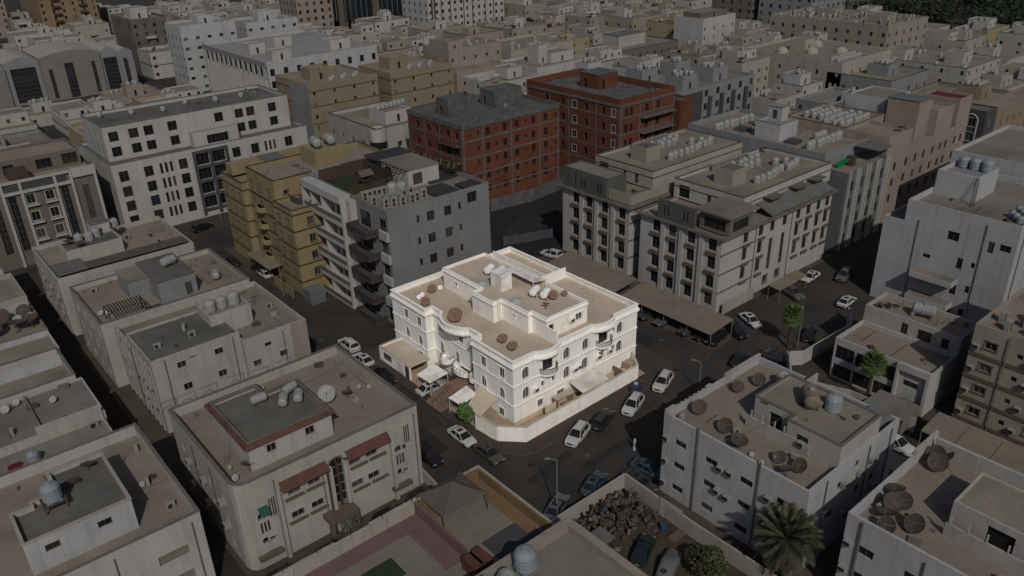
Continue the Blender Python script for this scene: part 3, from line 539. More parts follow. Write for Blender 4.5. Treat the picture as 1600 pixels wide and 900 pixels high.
def carparts(kind):
    suv = kind == 'suv'; L = 4.75 if not suv else 4.8; W = .92 if not suv else .95; zb = .28; k = L/4.7
    hood = .80 if not suv else 1.02; belt = .92 if not suv else 1.12; top = 1.44 if not suv else 1.76
    def rg(w_, z0, zt): return [(-w_*.86, z0), (-w_, z0+.16), (-w_*1.0, zt-.22), (-w_*.93, zt-.03), (-w_*.75, zt), (w_*.75, zt), (w_*.93, zt-.03), (w_*1.0, zt-.22), (w_, z0+.16), (w_*.86, z0)]
    tail = .95 if not suv else 1.12
    S = [(-2.36*k, rg(W*.84, .42, tail-.12)), (-2.26*k, rg(W*.94, zb, tail-.02)), (-1.7*k, rg(W, zb, belt+.03)), (-.6, rg(W, zb, belt)), (.7, rg(W, zb, belt-.02)), (1.15*k, rg(W, zb, hood+.06)), (1.9*k, rg(W*.97, zb, hood-.03)), (2.22*k, rg(W*.88, zb, hood-.14)), (2.36*k, rg(W*.74, .36, hood-.26))]
    b = loft(S)
    rb = -2.1*k if suv else -1.95*k; rt = -1.85*k if suv else -1.15*k; ft = .25; fb = 1.15*k
    def cab(x, w_, z): return [(x, -w_, z), (x, w_, z)]
    bw = W*.90; tw = W*.70; zt = top; zb2 = belt-.04
    V = [Vector(p) for p in (cab(rb, bw, zb2)+cab(rt, tw, zt-.05)+cab(-.4, tw, zt)+cab(ft, tw*.98, zt-.06)+cab(fb, bw, zb2-.02))]
    for q in ((2, 3, 5, 4), (4, 5, 7, 6), (0, 1, 3, 2), (6, 7, 9, 8)): b.face([V[i] for i in q])
    b.face([V[0], V[2], V[4], V[6], V[8]]); b.face([V[9], V[7], V[5], V[3], V[1]])
    body = b.mesh('body', [ALU])
    def quad(a0, a1, a2, a3, s0=.08, off=.012):
        c = (a0+a1+a2+a3)/4; nrm = (a1-a0).cross(a2-a0).normalized()
        if nrm.dot(c-Vector((-.3, 0, .9))) < 0: nrm = -nrm
        return [p+(c-p)*s0+nrm*off for p in (a0, a1, a2, a3)]
    gl = []
    f = MB(); f.face(quad(V[6], V[7], V[9], V[8])); gl.append(('windscreen', f.mesh('windscreen', [CARGL])))
    f = MB(); f.face(quad(V[0], V[1], V[3], V[2], .1)); gl.append(('rear_window', f.mesh('rear_window', [CARGL])))
    for s in (0, 1):
        f = MB(); m0 = V[0+s]+(V[8+s]-V[0+s])*.52; m1 = V[4+s]
        f.face(quad(V[0+s]+(V[8+s]-V[0+s])*.08, m0, m1, V[2+s]+(V[4+s]-V[2+s])*.1, .1)); f.face(quad(m0+(V[8+s]-m0)*.04, V[8+s], V[6+s], m1, .1)); gl.append(('side_window', f.mesh('side_window', [CARGL])))
    wl = MB(); Mx = Matrix.Rotation(R(90), 4, 'X'); wl.lathe([(.0, -.1), (.2, -.11), (.31, -.12), (.34, -.06), (.34, .06), (.31, .12), (.2, .11), (0, .1)], 14, (0, 0, 0), 0, Mx)
    wm = wl.mesh('wheel', [TYRE]); rm = MB(); rm.lathe([(0, -.12), (.19, -.13), (.21, -.125), (.21, .125), (.19, .13), (0, .12)], 10, (0, 0, 0), 0, Mx); rim = rm.mesh('rim', [RIM])
    out = [('body', body)]+gl; sc_ = 1.0 if not suv else 1.06
    for x in (-1.42*k, 1.45*k):
        for y in (-W+.1, W-.1): out.append(('wheel', wm, (x, y, .34*sc_))); out.append(('rim', rim, (0, 0, 0), 'wheel'))
    hl = MB().box(-.05, .06, -.2, .2, -.07, .07).mesh('headlight', [LAMPW]); tl = MB().box(-.04, .05, -.17, .17, -.09, .09).mesh('tail_light', [LAMPR])
    for y in (-.58, .58): out.append(('headlight', hl, (2.27*k, y, hood-.24))); out.append(('tail_light', tl, (-2.33*k, y*1.08, tail-.28)))
    gr = MB().box(-.03, .03, -.36, .36, -.1, .1).mesh('grille', [TYRE]); out.append(('grille', gr, (2.345*k, 0, hood-.3))); out.append(('number_plate', MB().box(-.02, .02, -.26, .26, -.06, .06).mesh('number_plate', [LAMPW]), (-2.375*k, 0, tail-.42)))
    mi_ = MB().box(-.07, .07, -.1, .1, -.07, .07).mesh('mirror', [TYRE]); [out.append(('mirror', mi_, (.75*k, y, belt+.06))) for y in (-W-.06, W+.06)]
    out.append(('bumper_trim', MB().box(-.05, .05, -.7, .7, -.07, .07).mesh('bumper_trim', [TYRE]), (-2.31*k, 0, .4)))
    if suv:
        rr = MB(); rr.box(-1.7, .1, -.62, -.57, top, top+.05); rr.box(-1.7, .1, .57, .62, top, top+.05); out.append(('roof_rail', rr.mesh('roof_rail', [RAIL])))
    else: out.append(('sunroof', MB().box(-.75, -.1, -.38, .38, top-.015, top+.006).mesh('sunroof', [CARGL])))
    return out
proto('sedan', carparts('sedan')); proto('suv', carparts('suv'))
PAINT = {'white': mat('white car paint', (.42, .42, .415), .25, .03, .3, spec=.5), 'black': mat('black car paint', (.012, .012, .013), .15, .03, .3, spec=.5), 'silver': mat('silver car paint', (.15, .152, .155), .28, .03, .3, metal=.5), 'grey': mat('grey car paint', (.065, .062, .06), .28, .03, .3, metal=.4), 'blue': mat('blue grey car paint', (.055, .085, .105), .3, .03, .3, metal=.3), 'dkgreen': mat('dark green car paint', (.014, .022, .02), .2, .03, .3, spec=.5), 'bronze': mat('bronze grey car paint', (.10, .092, .08), .3, .03, .3, metal=.4), 'dusty': mat('dusty car paint', (.10, .095, .085), .8, .2, 1)}
CARS = [('suv', -5.9, 34.6, 90, 'white', 'white estate car parked at the kerb beyond the corner house'), ('sedan', -6.5, 29.2, 90, 'white', 'white sedan with dark roof glass behind the white estate car'), ('sedan', -6.7, 22.6, 270, 'black', 'black sedan parked outside the white garage wall'),
 ('sedan', -7.0, 2.6, 270, 'white', 'white sedan parked beside the green tree of the corner house'), ('sedan', -6.6, -2.6, 270, 'bronze', 'bronze grey sedan parked at the cut yard corner'), ('suv', -12.8, 2.2, 270, 'black', 'black off-roader parked beside the red-eaved villa'),
 ('suv', 4.6, -7.6, 200, 'white', 'white crossover with black roof nearest the cut corner'), ('suv', 9.6, -7.5, 20, 'dkgreen', 'dark green off-roader between two white cars'), ('suv', 15.2, -7.9, 200, 'white', 'white crossover behind the dark green off-roader'), ('suv', 22.8, -6.9, 200, 'white', 'white off-roader with silver roof beside the blue bin'),
 ('sedan', 37.6, 8.6, 180, 'grey', 'grey car deepest under the long tan car canopy'), ('sedan', 37.8, 5.4, 180, 'silver', 'silver car second deep under the long tan car canopy'), ('suv', 38.3, .4, 180, 'grey', 'grey off-roader under the near part of the long tan canopy'), ('sedan', 38.7, -2.2, 180, 'black', 'black car beside the canopy post under the tan canopy'), ('suv', 38.9, -4.3, 190, 'black', 'dark off-roader poking out from the near end of the tan canopy'), ('suv', 43.3, -5.0, 250, 'black', 'black off-roader parked just outside the tan canopy'),
 ('sedan', 48.2, -4.4, 248, 'white', 'white sedan with sunroof parked before the white apartment block'), ('sedan', 36.6, -10.6, 15, 'dkgreen', 'dark sedan parked at the corner of the white box building'), ('sedan', 41.2, -13.9, 280, 'grey', 'dark grey car behind the white boundary wall'), ('suv', 61.9, -3.6, 250, 'silver', 'silver off-roader beside the small tan canopy'), ('sedan', 51.2, -13.4, 20, 'black', 'black sedan parked along the boundary wall by the bush'),
 ('sedan', -7.0, -15.9, 25, 'silver', 'silver sedan parked under the lamp post by the scrap yard'), ('sedan', -.7, -15.9, 20, 'blue', 'blue grey car parked along the scrap yard wall'), ('sedan', 3.6, -19.4, 265, 'grey', 'grey sedan half in the shadow of the white box building'), ('sedan', 6.3, -18.6, 280, 'blue', 'blue sedan half hidden at the corner of the white box building'),
 ('suv', 75.0, -6.0, 190, 'silver', 'silver car in the shadowed street behind the white apartment block'), ('sedan', 70.2, -2.0, 185, 'white', 'white car in the deep shadow beside the tan canopy'), ('sedan', -6.3, 80.5, 90, 'black', 'black sedan parked opposite the yellow apartment house'), ('suv', -3.6, 103.2, 15, 'black', 'black car in the side street below the long white block'),
 ('suv', 33.6, -36.6, 265, 'white', 'white off-roader in the alley beyond the white box building'), ('sedan', -3.9, 70.5, 90, 'white', 'white car under the canopy of the yellow apartment house'), ('sedan', -3.8, 73.6, 90, 'black', 'black car under the canopy of the yellow apartment house'), ('suv', 42.5, 38.5, 100, 'white', 'white car parked in the dark lot behind the corner house'), ('suv', -10.9, 45.5, 90, 'black', 'black car at the far kerb by the cream double villa'),
 ('suv', -17.8, -4.0, 2, 'black', 'black car in the alley, second from the street end'), ('suv', -22.6, -4.2, 2, 'black', 'black car in the alley before the red-eaved villa'), ('sedan', -30.4, -4.3, 0, 'grey', 'dark car in the alley below the villa entrance'), ('sedan', -36.2, -4.2, 0, 'black', 'dark car at the near end of the villa alley'), ('sedan', -3.2, 15.2, 0, 'white', 'white car under the weathered sheet shelter of the corner house'),
 ('sedan', -13.4, 52.0, 90, 'silver', 'silver sedan at the far kerb by the rear cream villa'), ('suv', -13.3, 59.0, 270, 'white', 'white off-roader at the far kerb by the rear cream villa'), ('sedan', -13.6, 84.0, 90, 'grey', 'grey sedan at the kerb by the long cream villa'), ('sedan', 37.6, 24.0, 180, 'white', 'white car under the farther tan canopy'), ('suv', 37.8, 20.0, 180, 'grey', 'grey off-roader under the farther tan canopy'), ('sedan', 37.6, 29.0, 180, 'black', 'black car at the far end of the farther tan canopy'), ('sedan', 66.0, -11.6, 5, 'white', 'white sedan in the street before the tall white block'), ('sedan', 26.8, -40.0, 90, 'silver', 'silver sedan in the lane behind the bottom right house'),
 ('sedan', -4.6, -27.3, 25, 'dkgreen', 'derelict dark-topped car in the scrap yard')]
for k, x, y, rz, c, lb in CARS: spawn(k, (x, y, .135 if 36 < x < 42 and y > -4.6 and c != 'dusty' else .0), lb, 'car', None, R(rz), 1.0, 'parked_car', {'body': PAINT[c]})
# pedestrian in a long white robe: one continuous lofted figure
def person(x, y, rz, label):
    o = thing('person', label, 'person', None, (x, y, 0), R(rz)); N = 12
    prof = [(.02, .24, .20, 0), (.10, .25, .21, 0), (.5, .22, .19, .02), (.85, .20, .16, .02), (1.05, .19, .145, .02), (1.3, .22, .14, .03), (1.42, .225, .12, .03), (1.48, .13, .09, .03), (1.52, .065, .065, .03), (1.58, .065, .07, .035), (1.62, .085, .10, .04), (1.70, .095, .115, .045), (1.78, .085, .10, .04), (1.83, .04, .05, .04)]
    mb = MB()
    for z, rx, ry, dx in prof: mb.v += [(dx+ry*math.cos(2*math.pi*i/N), rx*math.sin(2*math.pi*i/N), z) for i in range(N)]
    for q in range(len(prof)-1):
        for i in range(N): j = (i+1) % N; mb.f.append((q*N+i, q*N+j, (q+1)*N+j, (q+1)*N+i)); mb.m.append(0 if prof[q][0] < 1.5 else 1)
    mb.f.append(tuple((len(prof)-1)*N+i for i in range(N))); mb.m.append(1)
    for s in (-1, 1):                                        # arms swinging, feet
        mb.tube((.03, s*.2, 1.40), (.03-s*.08, s*.27, 1.12), .065, 7, 0, .055); mb.tube((.03-s*.08, s*.27, 1.12), (.05-s*.18, s*.27, .88), .055, 7, 0, .045); mb.tube((.05-s*.18, s*.27, .88), (.06-s*.2, s*.27, .76), .035, 6, 1, .02); mb.box(-.06+s*.1, .18+s*.1, s*.1-.045, s*.1+.045, .0, .07, 1)
    mb.build('body', [CLOTH, SKIN], o, True)
    MB().lathe([(.20, 1.40), (.17, 1.5), (.13, 1.66), (.125, 1.78), (.08, 1.85), (0, 1.87)], 12, (-.02, 0, 0)).build('headscarf', [CLOTH], o, True)
person(8.4, -14.3, 120, 'person in a long white robe and headscarf walking across the street')
# blue bin with rubbish
b_ = thing('rubbish_bin', 'dark blue rubbish bin overflowing with bags beside the white off-roader', 'bin', None, (18.9, -5.4, .135), R(15)); MB().prism([(-.9, -.5), (.9, -.5), (1.0, .6), (-1.0, .6)], .15, 1.15).build('container', [mat('blue bin', (.035, .05, .085), .6)], b_)
for i in range(5): MB().lathe([(0, 0), (.3, .1), (.34, .3), (.12, .48), (0, .5)], 8, (rnd.uniform(-.8, 1.3), rnd.uniform(-.6, .4), 1.0 if i < 3 else .02)).build('rubbish_bag', [CLOTH if i % 2 else DISHB], b_)

# ================================================================== NEIGHBOURING BUILDINGS
BOXES = [(-6, 26, -7, 31)]
def bld(name, label, *fp):
    for f in fp: BOXES.append(f)
    return thing(name, label, 'building')
# ---- villa with red-tiled eaves (near left)
PH = 'the red-eaved villa'
x0, x1, y0, y1 = -38.5, -16.0, -1.3, 17.8
T = bld('villa', 'dusty white villa with red-tiled eaves and a tall arched stair window', (x0, x1, y0, y1)); U = lambda x: x-x0
hr = [(U(c)-.75, U(c)+.75, z, z+.95, 't') for c in (-32.3, -29.9, -24.8, -22.6) for z in (7.85, 4.6)]
hr += [(U(-28.0), U(-26.2), 3.6, 9.9, 'c')]
for c in (-36.0, -18.8): hr += [(U(c)-.75, U(c)+.15, 6.6, 7.5, 'a'), (U(c)+.35, U(c)+.85, 6.5, 7.3, 't'), (U(c)-.6, U(c)-.35, 4.6, 6.1, 'k'), (U(c)-.2, U(c)+.05, 4.6, 6.1, 'k'), (U(c)+.2, U(c)+.45, 4.6, 6.1, 'k'), (U(c)-.7, U(c)+.0, 3.3, 4.1, 'a'), (U(c)+.15, U(c)+.8, 3.3, 3.8, 't')]
hl = grid([3, 7, 11, 15], [7.4, 4.2, 1.2], .9, 1.1)
rr = 1.4; rc = [(x0+rr-rr*math.cos(R(a_)), y0+rr-rr*math.sin(R(a_))) for a_ in (0, 30, 60, 90)]
pts = [rc[3], (x1, y0), (x1, y1), (x0, y1), rc[0], rc[1], rc[2]]
hr = [(a_-rr, b_-rr, *q) for a_, b_, *q in hr]
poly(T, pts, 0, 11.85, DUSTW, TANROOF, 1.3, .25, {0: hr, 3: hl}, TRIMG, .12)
for a_, b_ in ((-33.9, -28.3), (-25.9, -20.3)):              # tiled eaves
    m_ = MB(); n_ = int((b_-a_)/.28)
    for i in range(n_):
        xa = a_+(b_-a_)*i/n_; xb = a_+(b_-a_)*(i+1)/n_; xm = (xa+xb)/2
        for (p, q, zp, zq) in ((xa, xm, 0, .05), (xm, xb, .05, 0)): m_.face([(p, y0-.02, 10.15+zp), (q, y0-.02, 10.15+zq), (q, y0-1.0, 9.35+zq), (p, y0-1.0, 9.35+zp)])
    m_.face([(a_, y0-1.0, 9.33), (b_, y0-1.0, 9.33), (b_, y0, 9.28), (a_, y0, 9.28)]); m_.build('tiled_eave', [TILE], T)
    for z in (7.55, 4.3): 
        for c in ((a_+b_)/2-1.3, (a_+b_)/2+1.2): cbox(T, 'sill', TRIMB, c-1.1, c+1.1, y0-.35, y0-.01, z-.12, z+.06)
    cbox(T, 'pier', DUSTW, a_-.5, a_-.1, y0-.5, y0-.01, 0, 9.2); cbox(T, 'pier', DUSTW, b_+.1, b_+.5, y0-.5, y0-.01, 0, 9.2)
for x in (-28.25, -27.1, -26.05): cbox(T, 'stair_window_pier', BROWN, x-.13, x+.13, y0-.28, y0-.02, 2.8, 9.3)
for c in (-36.2, -19.2): cbox(T, 'planter', TRIMB, c-1.3, c+1.3, y0-.7, y0-.01, 1.6, 2.0)
for a_ in range(3): cbox(T, 'decor_slat', BROWN, -35.3+a_*.28, -35.2+a_*.28, y0-.12, y0-.01, 6.4, 8.8); cbox(T, 'decor_slat', BROWN, -18.1+a_*.28, -18.0+a_*.28, y0-.12, y0-.01, 7.4, 9.8)
m_ = MB(); m_.face([(-36.6, y0-.05, 8.2), (-35.5, y0-.05, 8.2), (-35.5, y0-.9, 7.6), (-36.6, y0-.9, 7.6)]); m_.build('awning', [TEAL], T)
po = MB(); po.box(-29.6, -26.0, y0-1.9, y0-.01, 2.7, 3.3); po.box(-29.6, -29.1, y0-1.9, y0-1.4, .1, 2.7); po.box(-26.5, -26.0, y0-1.9, y0-1.4, .1, 2.7); po.build('portico', [TRIMB], T)
for i in range(6): cbox(T, 'step', BROWN, -29.4, -26.2, y0-2.0-.4*(i+1), y0-2.0-.4*i, .1, 1.3-.2*i)
PN = [(-35.3, 1.8), (-25.4, 1.8), (-25.4, 10.2), (-29.5, 10.2), (-29.5, 12.5), (-35.3, 12.5)]
poly(T, PN, 10.55, 13.8, WHITE, GREYROOF, .3, .2, {0: [(2.0, 3.1, 1.4, 2.5, 't'), (6.6, 7.7, 1.4, 2.5, 't')]})
m_ = MB(); oo = offset(PN, .45); ii = offset(PN, -.05)
for i in range(len(PN)): j = (i+1) % len(PN); m_.face([(*oo[i], 13.65), (*oo[j], 13.65), (*ii[j], 14.15), (*ii[i], 14.15)]); m_.face([(*oo[i], 13.63), (*ii[i], 13.6), (*ii[j], 13.6), (*oo[j], 13.63)])
m_.build('tiled_eave', [TILE], T); MB().ring(offset(PN, -.02), offset(PN, -.3), 13.82, 14.2).build('parapet', [TRIMG], T)
for x, y, z_, rz in ((-28.6, 7.0, 13.5, 60), (-26.9, 6.6, 13.5, 60), (-26.9, 8.8, 13.5, 20), (-30.6, 9.2, 13.5, 0)): spawn('horizontal_tank', (x, y, z_), 'white lying water tank on the penthouse of the red-eaved villa', 'water tank', 'lying tanks on the red-eaved villa', R(rz), .78, 'water_tank')
dishes([(-22.6, 8.3, 1.75, 235, 'white_dish'), (-20.4, 7.4, 1.05, 60, 'flat_dish'), (-35.4, 2.3, 1.25, 60, 'flat_dish'), (-20.1, 5.8, .55, 230, 'white_dish'), (-37.2, 1.6, .6, 230, 'white_dish'), (-18.2, 8.2, .42, 210, 'white_dish'), (-17.4, 7.4, .42, 260, 'white_dish'), (-36.9, 3.8, .4, 210, 'white_dish'), (-19.4, 8.9, .4, 210, 'brown_dish')], 10.55, PH)
wall_ac([(x0, y, z) for y in (3.5, 8.5, 13.0) for z in (7.0, 3.8)], PH, 'L')
ld = MB()
for dx in (-.22, .22): ld.tube((-36.9+dx, 5.0, 10.55), (-35.6+dx, 6.0, 14.4), .03, 4)
for i in range(10): t = i/10; ld.tube((-37.1+1.3*t, 5+t, 10.8+3.6*t), (-36.7+1.3*t, 5+t, 10.8+3.6*t), .02, 4)
tag(ld.build('ladder', [METAL]), 'metal ladder leaning on the red-tiled penthouse edge of the villa', 'ladder')
wallrun('alley_wall', [(-38.4, -4.6), (-30.2, -4.6)], .12, 1.6, .2, CREAM, 'low cream wall along the alley before the red-eaved villa'); wallrun('alley_wall', [(-25.6, -4.6), (-16.0, -4.6), (-15.6, .2)], .12, 1.7, .2, DUSTW, 'low white wall with gate at the street corner of the villa')
# ---- bottom-left house
PH = 'the white house at the lower left corner'
T = bld('house', 'white house with a grey penthouse roof and tank stand at the lower left corner', (-64, -42, -.5, 19.7))
block(T, -64, -42, -.5, 19.7, 0, 10.6, WHITE, TANROOF, 1.4, Rr=[(17.2, 20.2, 6.2, 7.4, 's'), (17.2, 20.2, 2.9, 4.1, 's'), (12.5, 13.6, 6.2, 7.2, 'k'), (9, 12, 3, 4.2, 's')], cop=TRIMG, E=grid([4, 9, 14], [6, 3], 1, 1.2))
PN = [(-56.8, 3.0), (-47.1, 3.0), (-47.1, 13.2), (-52.5, 13.2), (-52.5, 9.2), (-54.9, 9.2), (-54.9, 8.6), (-56.8, 8.6)]
poly(T, PN, 9.2, 12.9, WHITE2, GREYROOF, .5, .2, {0: [(1.6, 2.9, 1.9, 2.7, 'k'), (6.3, 7.6, 1.9, 2.7, 'k')]}, CREAM, .12)
spawn('blue_water_tank', (-53.0, 7.6, 13.3), 'pale blue tank on a wooden stand on the lower left house', 'water tank', None, 0, 1.2, 'water_tank')
s_ = thing('tank_stand', 'dark wooden stand under the pale blue tank of the lower left house', 'stand'); MB().box(-54.1, -51.9, 6.6, 8.6, 13.2, 13.3).build('deck', [BROWN], s_); [cbox(s_, 'leg', BROWN, x, x+.12, y, y+.12, 12.4, 13.2) for x in (-54, -52.1) for y in (6.7, 8.4)]
b_ = thing('bench_frame', 'rusty bed frame left on the roof beside the tank stand', 'frame', None, (-51.3, 9.9, 12.4), R(12)); MB().box(-1.1, 1.1, -.45, .45, .45, .52).build('mesh_base', [BROWN], b_); [MB().box(x, x+.06, y, y+.06, 0, .8).build('leg', [BROWN], b_) for x in (-1.1, 1.05) for y in (-.45, .4)]
dishes([(-48.9, 11.4, 1.1, 60, 'flat_dish')], 12.4, PH); dishes([(-44.7, 9.3, .5, 230, 'white_dish')], 9.2, PH)
# ---- row of houses along the alley (far left)
PH = 'the low pale house above the lower left corner'
T = bld('house', 'low pale-roofed house with a white dish above the lower left corner', (-66, -43.5, 21.5, 38.5))
block(T, -66, -43.5, 27.8, 38.4, 0, 9.0, DUSTW, PALEROOF, .25, E=grid([3, 7], [5, 2], 1, 1.2)); block(T, -66, -43.9, 21.6, 27.78, 0, 8.4, DUSTW, PALEROOF, .4, Rr=[(13.2, 14.4, 5.2, 6.4, 't')]); cbox(T, 'roof_wall', DUSTW, -51.2, -43.9, 27.55, 27.76, 8.4, 10.2)
cbox(T, 'roof_wall', PALEROOF, -50.6, -50.4, 29, 38.2, 8.75, 9.2)
dishes([(-47.8, 34.6, .75, 225, 'white_dish'), (-53.0, 36.2, .85, 250, 'white_dish'), (-51.6, 37.2, .7, 250, 'white_dish')], 8.75, PH); spawn('air_conditioner', (-45.4, 26.4, 8.0), 'beige air conditioner standing on the low pale house roof', 'air conditioner', None, R(10), 1.2)
spawn('blue_water_tank', (-52.5, 24.0, 8.0), 'squat pale tank lying on the low pale house beside a red box', 'water tank', None, 0, .9, 'water_tank'); tag(cbox(None, 'red_box', RED, -55.2, -53.8, 24.2, 24.8, 8.0, 8.35), 'flat red box on the low pale house roof', 'box')
tag(cbox(None, 'roof_box', TRIMG, -46.6, -45.4, 37.0, 37.7, 8.75, 9.3), 'grey metal box at the parapet of the low pale house', 'box')
T = bld('house', 'narrow white-walled house with plants along its roof edge', (-66, -44, 39, 48.4)); block(T, -66, -44.1, 39.0, 48.6, 0, 9.4, WHITE, SANDROOF, 1.1, cop=TRIMG); cbox(T, 'inner_wall', WHITE2, -60, -44.4, 45.0, 45.2, 8.3, 9.9)
PH = 'the alley house with many brown dishes'
T = bld('house', 'alley house whose roof holds a cluster of brown dishes', (-66, -43.6, 49, 69)); block(T, -66, -43.7, 49.0, 56.3, 0, 9.0, WHITE2, SANDROOF, .9); block(T, -66, -43.6, 56.32, 69.2, 0, 8.9, DUSTW, SANDROOF, .7, cop=TRIMG); cbox(T, 'inner_wall', DUSTW, -60, -44, 66.3, 66.5, 8.2, 10.2)
dishes([(-48.0, 64.0, 1.35, 220, 'brown_dish'), (-46.9, 60.3, 1.35, 40, 'flat_dish'), (-44.9, 60.6, 1.25, 200, 'flat_dish'), (-45.0, 64.8, 1.1, 240, 'brown_dish'), (-49.5, 61.0, 1.2, 220, 'brown_dish'), (-46.3, 63.0, .75, 230, 'white_dish'), (-44.4, 62.9, .7, 230, 'white_dish')], 8.2, PH)
T = bld('house', 'cream house with a pale roof terrace at the left edge', (-66, -43.4, 71, 95)); block(T, -66, -43.4, 71, 83, 0, 9.2, CREAM, SANDROOF, .8); block(T, -66, -44.4, 83.02, 95, 0, 10.4, DUSTW, PALEROOF, 1.0, cop=TRIMG); stairhouse(T, -54, -49, 84, 89, 9.4, 3, DUSTW, SANDROOF)
# ---- cream double villa
PH = 'the front cream villa with three tanks'
T = bld('villa', 'cream villa with arched wall mouldings and three white tanks on its penthouse', (-36.3, -14.5, 29.8, 48))
UL = lambda x: x+36.3
poly(T, [(-36.3, 31), (-24.1, 31), (-24.1, 41.5), (-36.3, 41.5)], 0, 11.6, DUSTW, GREYROOF, .3, .18, {0: [(UL(-32.5)-.6, UL(-32.5)+.6, 9.2, 10.2, 't'), (UL(-27.3)-.6, UL(-27.3)+.6, 9.2, 10.2, 't'), (UL(-30.8)-.4, UL(-30.8)+.4, 10.1, 10.35, 'k'), (UL(-32.3)-.6, UL(-32.3)+.6, 5.6, 6.7, 't'), (UL(-27.4)-.6, UL(-27.4)+.6, 5.6, 6.7, 't')], 3: grid([2, 5, 8], [8, 4.8, 1.6], .9, 1.3)})
block(T, -24.08, -14.5, 30.2, 47.8, 0, 10.4, DUSTW, SANDROOF, .8, Rr=[(.9, 2.1, 5.7, 6.7, 't'), (5.0, 6.2, 5.7, 6.7, 't'), (3.0, 4.0, 8.2, 8.8, 'k')])
block(T, -36.3, -24.1, 41.52, 47.8, 0, 10.4, DUSTW, SANDROOF, .8, L=grid([2, 5], [8, 4.8, 1.6], .9, 1.3)); block(T, -26.3, -20.2, 35.5, 40.2, 9.62, 12.9, DUSTW, SANDROOF, .5)
for a_ in (-35.6, -33.0, -29.9, -26.0, -22.6, -18.9, -16.0):  # moulded lines and arches on the street wall
    yy = 30.98 if a_ < -24.1 else 30.18; m_ = MB()
    for i in range(8): m_.tube((a_-.75*math.cos(R(i*22.5)), yy, 3.6+.75*math.sin(R(i*22.5))), (a_-.75*math.cos(R(i*22.5+22.5)), yy, 3.6+.75*math.sin(R(i*22.5+22.5))), .06, 4)
    m_.tube((a_+1.3, yy, 2.6), (a_+1.3, yy, 5.1), .05, 4); m_.tube((a_-1.1, yy, 5.1), (a_+1.3, yy, 5.1), .05, 4); m_.build('moulding', [TRIMG], T)
for i in range(9): cbox(T, 'pilaster', DUSTW, -36.45, -36.31, 32+i*1.75, 32.5+i*1.75, 0, 10.2)
cbox(T, 'corner_pier', PINK, -16.9, -14.42, 30.08, 30.19, 0, 10.4)
tanks([(-25.2, 38.0), (-23.4, 38.2), (-21.6, 38.2)], 12.4, PH, 'water_tank', 1.15)
for x, y in ((-29.5, 37.4), (-29.4, 34.6)): spawn('air_conditioner', (x, y, 11.3), 'white air conditioner on the flat grey roof of the front cream villa', 'air conditioner', 'air conditioners on the front cream villa', R(rnd.uniform(0, 90)), 1.1)
wall_ac([(-36.3, y, z) for y in (33.5, 37, 44.5) for z in (6.5, 3.4)], PH, 'L')
PH = 'the rear cream villa with a metal-walled penthouse'
T = bld('villa', 'cream villa with a pale metal-walled penthouse and a green play corner', (-38, -15, 48, 65))
block(T, -38, -15.2, 48.0, 65, 0, 11.0, DUSTW, TANROOF, .85, L=grid([3, 7, 11, 15], [8, 4.8, 1.6], .9, 1.3), cop=TRIMG)
SIDING = mat('pale metal siding', (.17, .18, .19), .6, .12, .5, .2); block(T, -31.6, -28.4, 54.9, 60.6, 10.15, 13.2, SIDING, SANDROOF, 0); block(T, -28.38, -22.6, 50.6, 60.7, 10.15, 13.6, SIDING, GREYROOF, 0, Rr=[(4.0, 5.0, .1, 2.2, 'k')])
spawn('horizontal_tank', (-24.8, 55.5, 13.76), 'white lying tank on the metal-walled penthouse', 'water tank', None, R(20), 1.0, 'water_tank'); spawn('horizontal_tank', (-18.5, 53.5, 10.15), 'white lying tank on the open roof of the rear cream villa', 'water tank', None, R(70), .9, 'water_tank')
dishes([(-36.6, 52.9, .65, 230, 'white_dish'), (-35.7, 52.4, .65, 230, 'white_dish')], 10.15, PH)
pg = thing('pergola', 'dark slatted pergola shading a sitting corner on the rear cream villa', 'pergola'); [cbox(pg, 'slat', RAIL, -36.4+i*.42, -36.2+i*.42, 48.4, 51.2, 12.3, 12.36) for i in range(13)]; [cbox(pg, 'post', RAIL, x, x+.12, y, y+.12, 10.15, 12.3) for x in (-36.5, -31.2) for y in (48.4, 51.0)]
tag(cbox(None, 'turf_mat', TURF, -31.0, -28.6, 48.5, 50.8, 10.16, 10.19), 'green turf mat beside the dark pergola', 'mat'); tag(cbox(None, 'turf_mat', TURF, -21.5, -16.5, 48.5, 50.2, 10.16, 10.19), 'green turf strip before the metal-walled penthouse', 'mat')
# ---- long cream villa with sheet roofs
PH = 'the long cream villa with brown sheet roofs'
T = bld('villa', 'long cream villa with brown sheet roofing along its front edge', (-38.6, -16, 70, 88.6))
block(T, -38.6, -16, 70.2, 88.6, 0, 10.8, DUSTW, TANROOF, .8, L=grid([2, 5, 8, 12, 16], [7.5, 4.4, 1.4], .9, 1.2), Rr=grid([10, 15], [7.4], .5, .6)); n_ = 9
for i in range(n_): xa = -38.3+i*2.4; cbox(T, 'roof_sheet', SHEET if i < 2 else mat('brown sheet roofing', (.085, .073, .058), .7, .25, .8), xa, xa+2.36, 70.6, 76.4 if i < 2 else 73.8, 11.05+.01*(i % 3), 11.13+.01*(i % 3))
block(T, -35.2, -26.0, 76.8, 82.8, 10.0, 12.6, DUSTW, GREYROOF, .4); block(T, -29.2, -26.2, 83.0, 86.4, 10.0, 14.0, WHITE, SHEET, 0, Rr=[(.8, 1.7, 2.2, 3.1, 'k')])
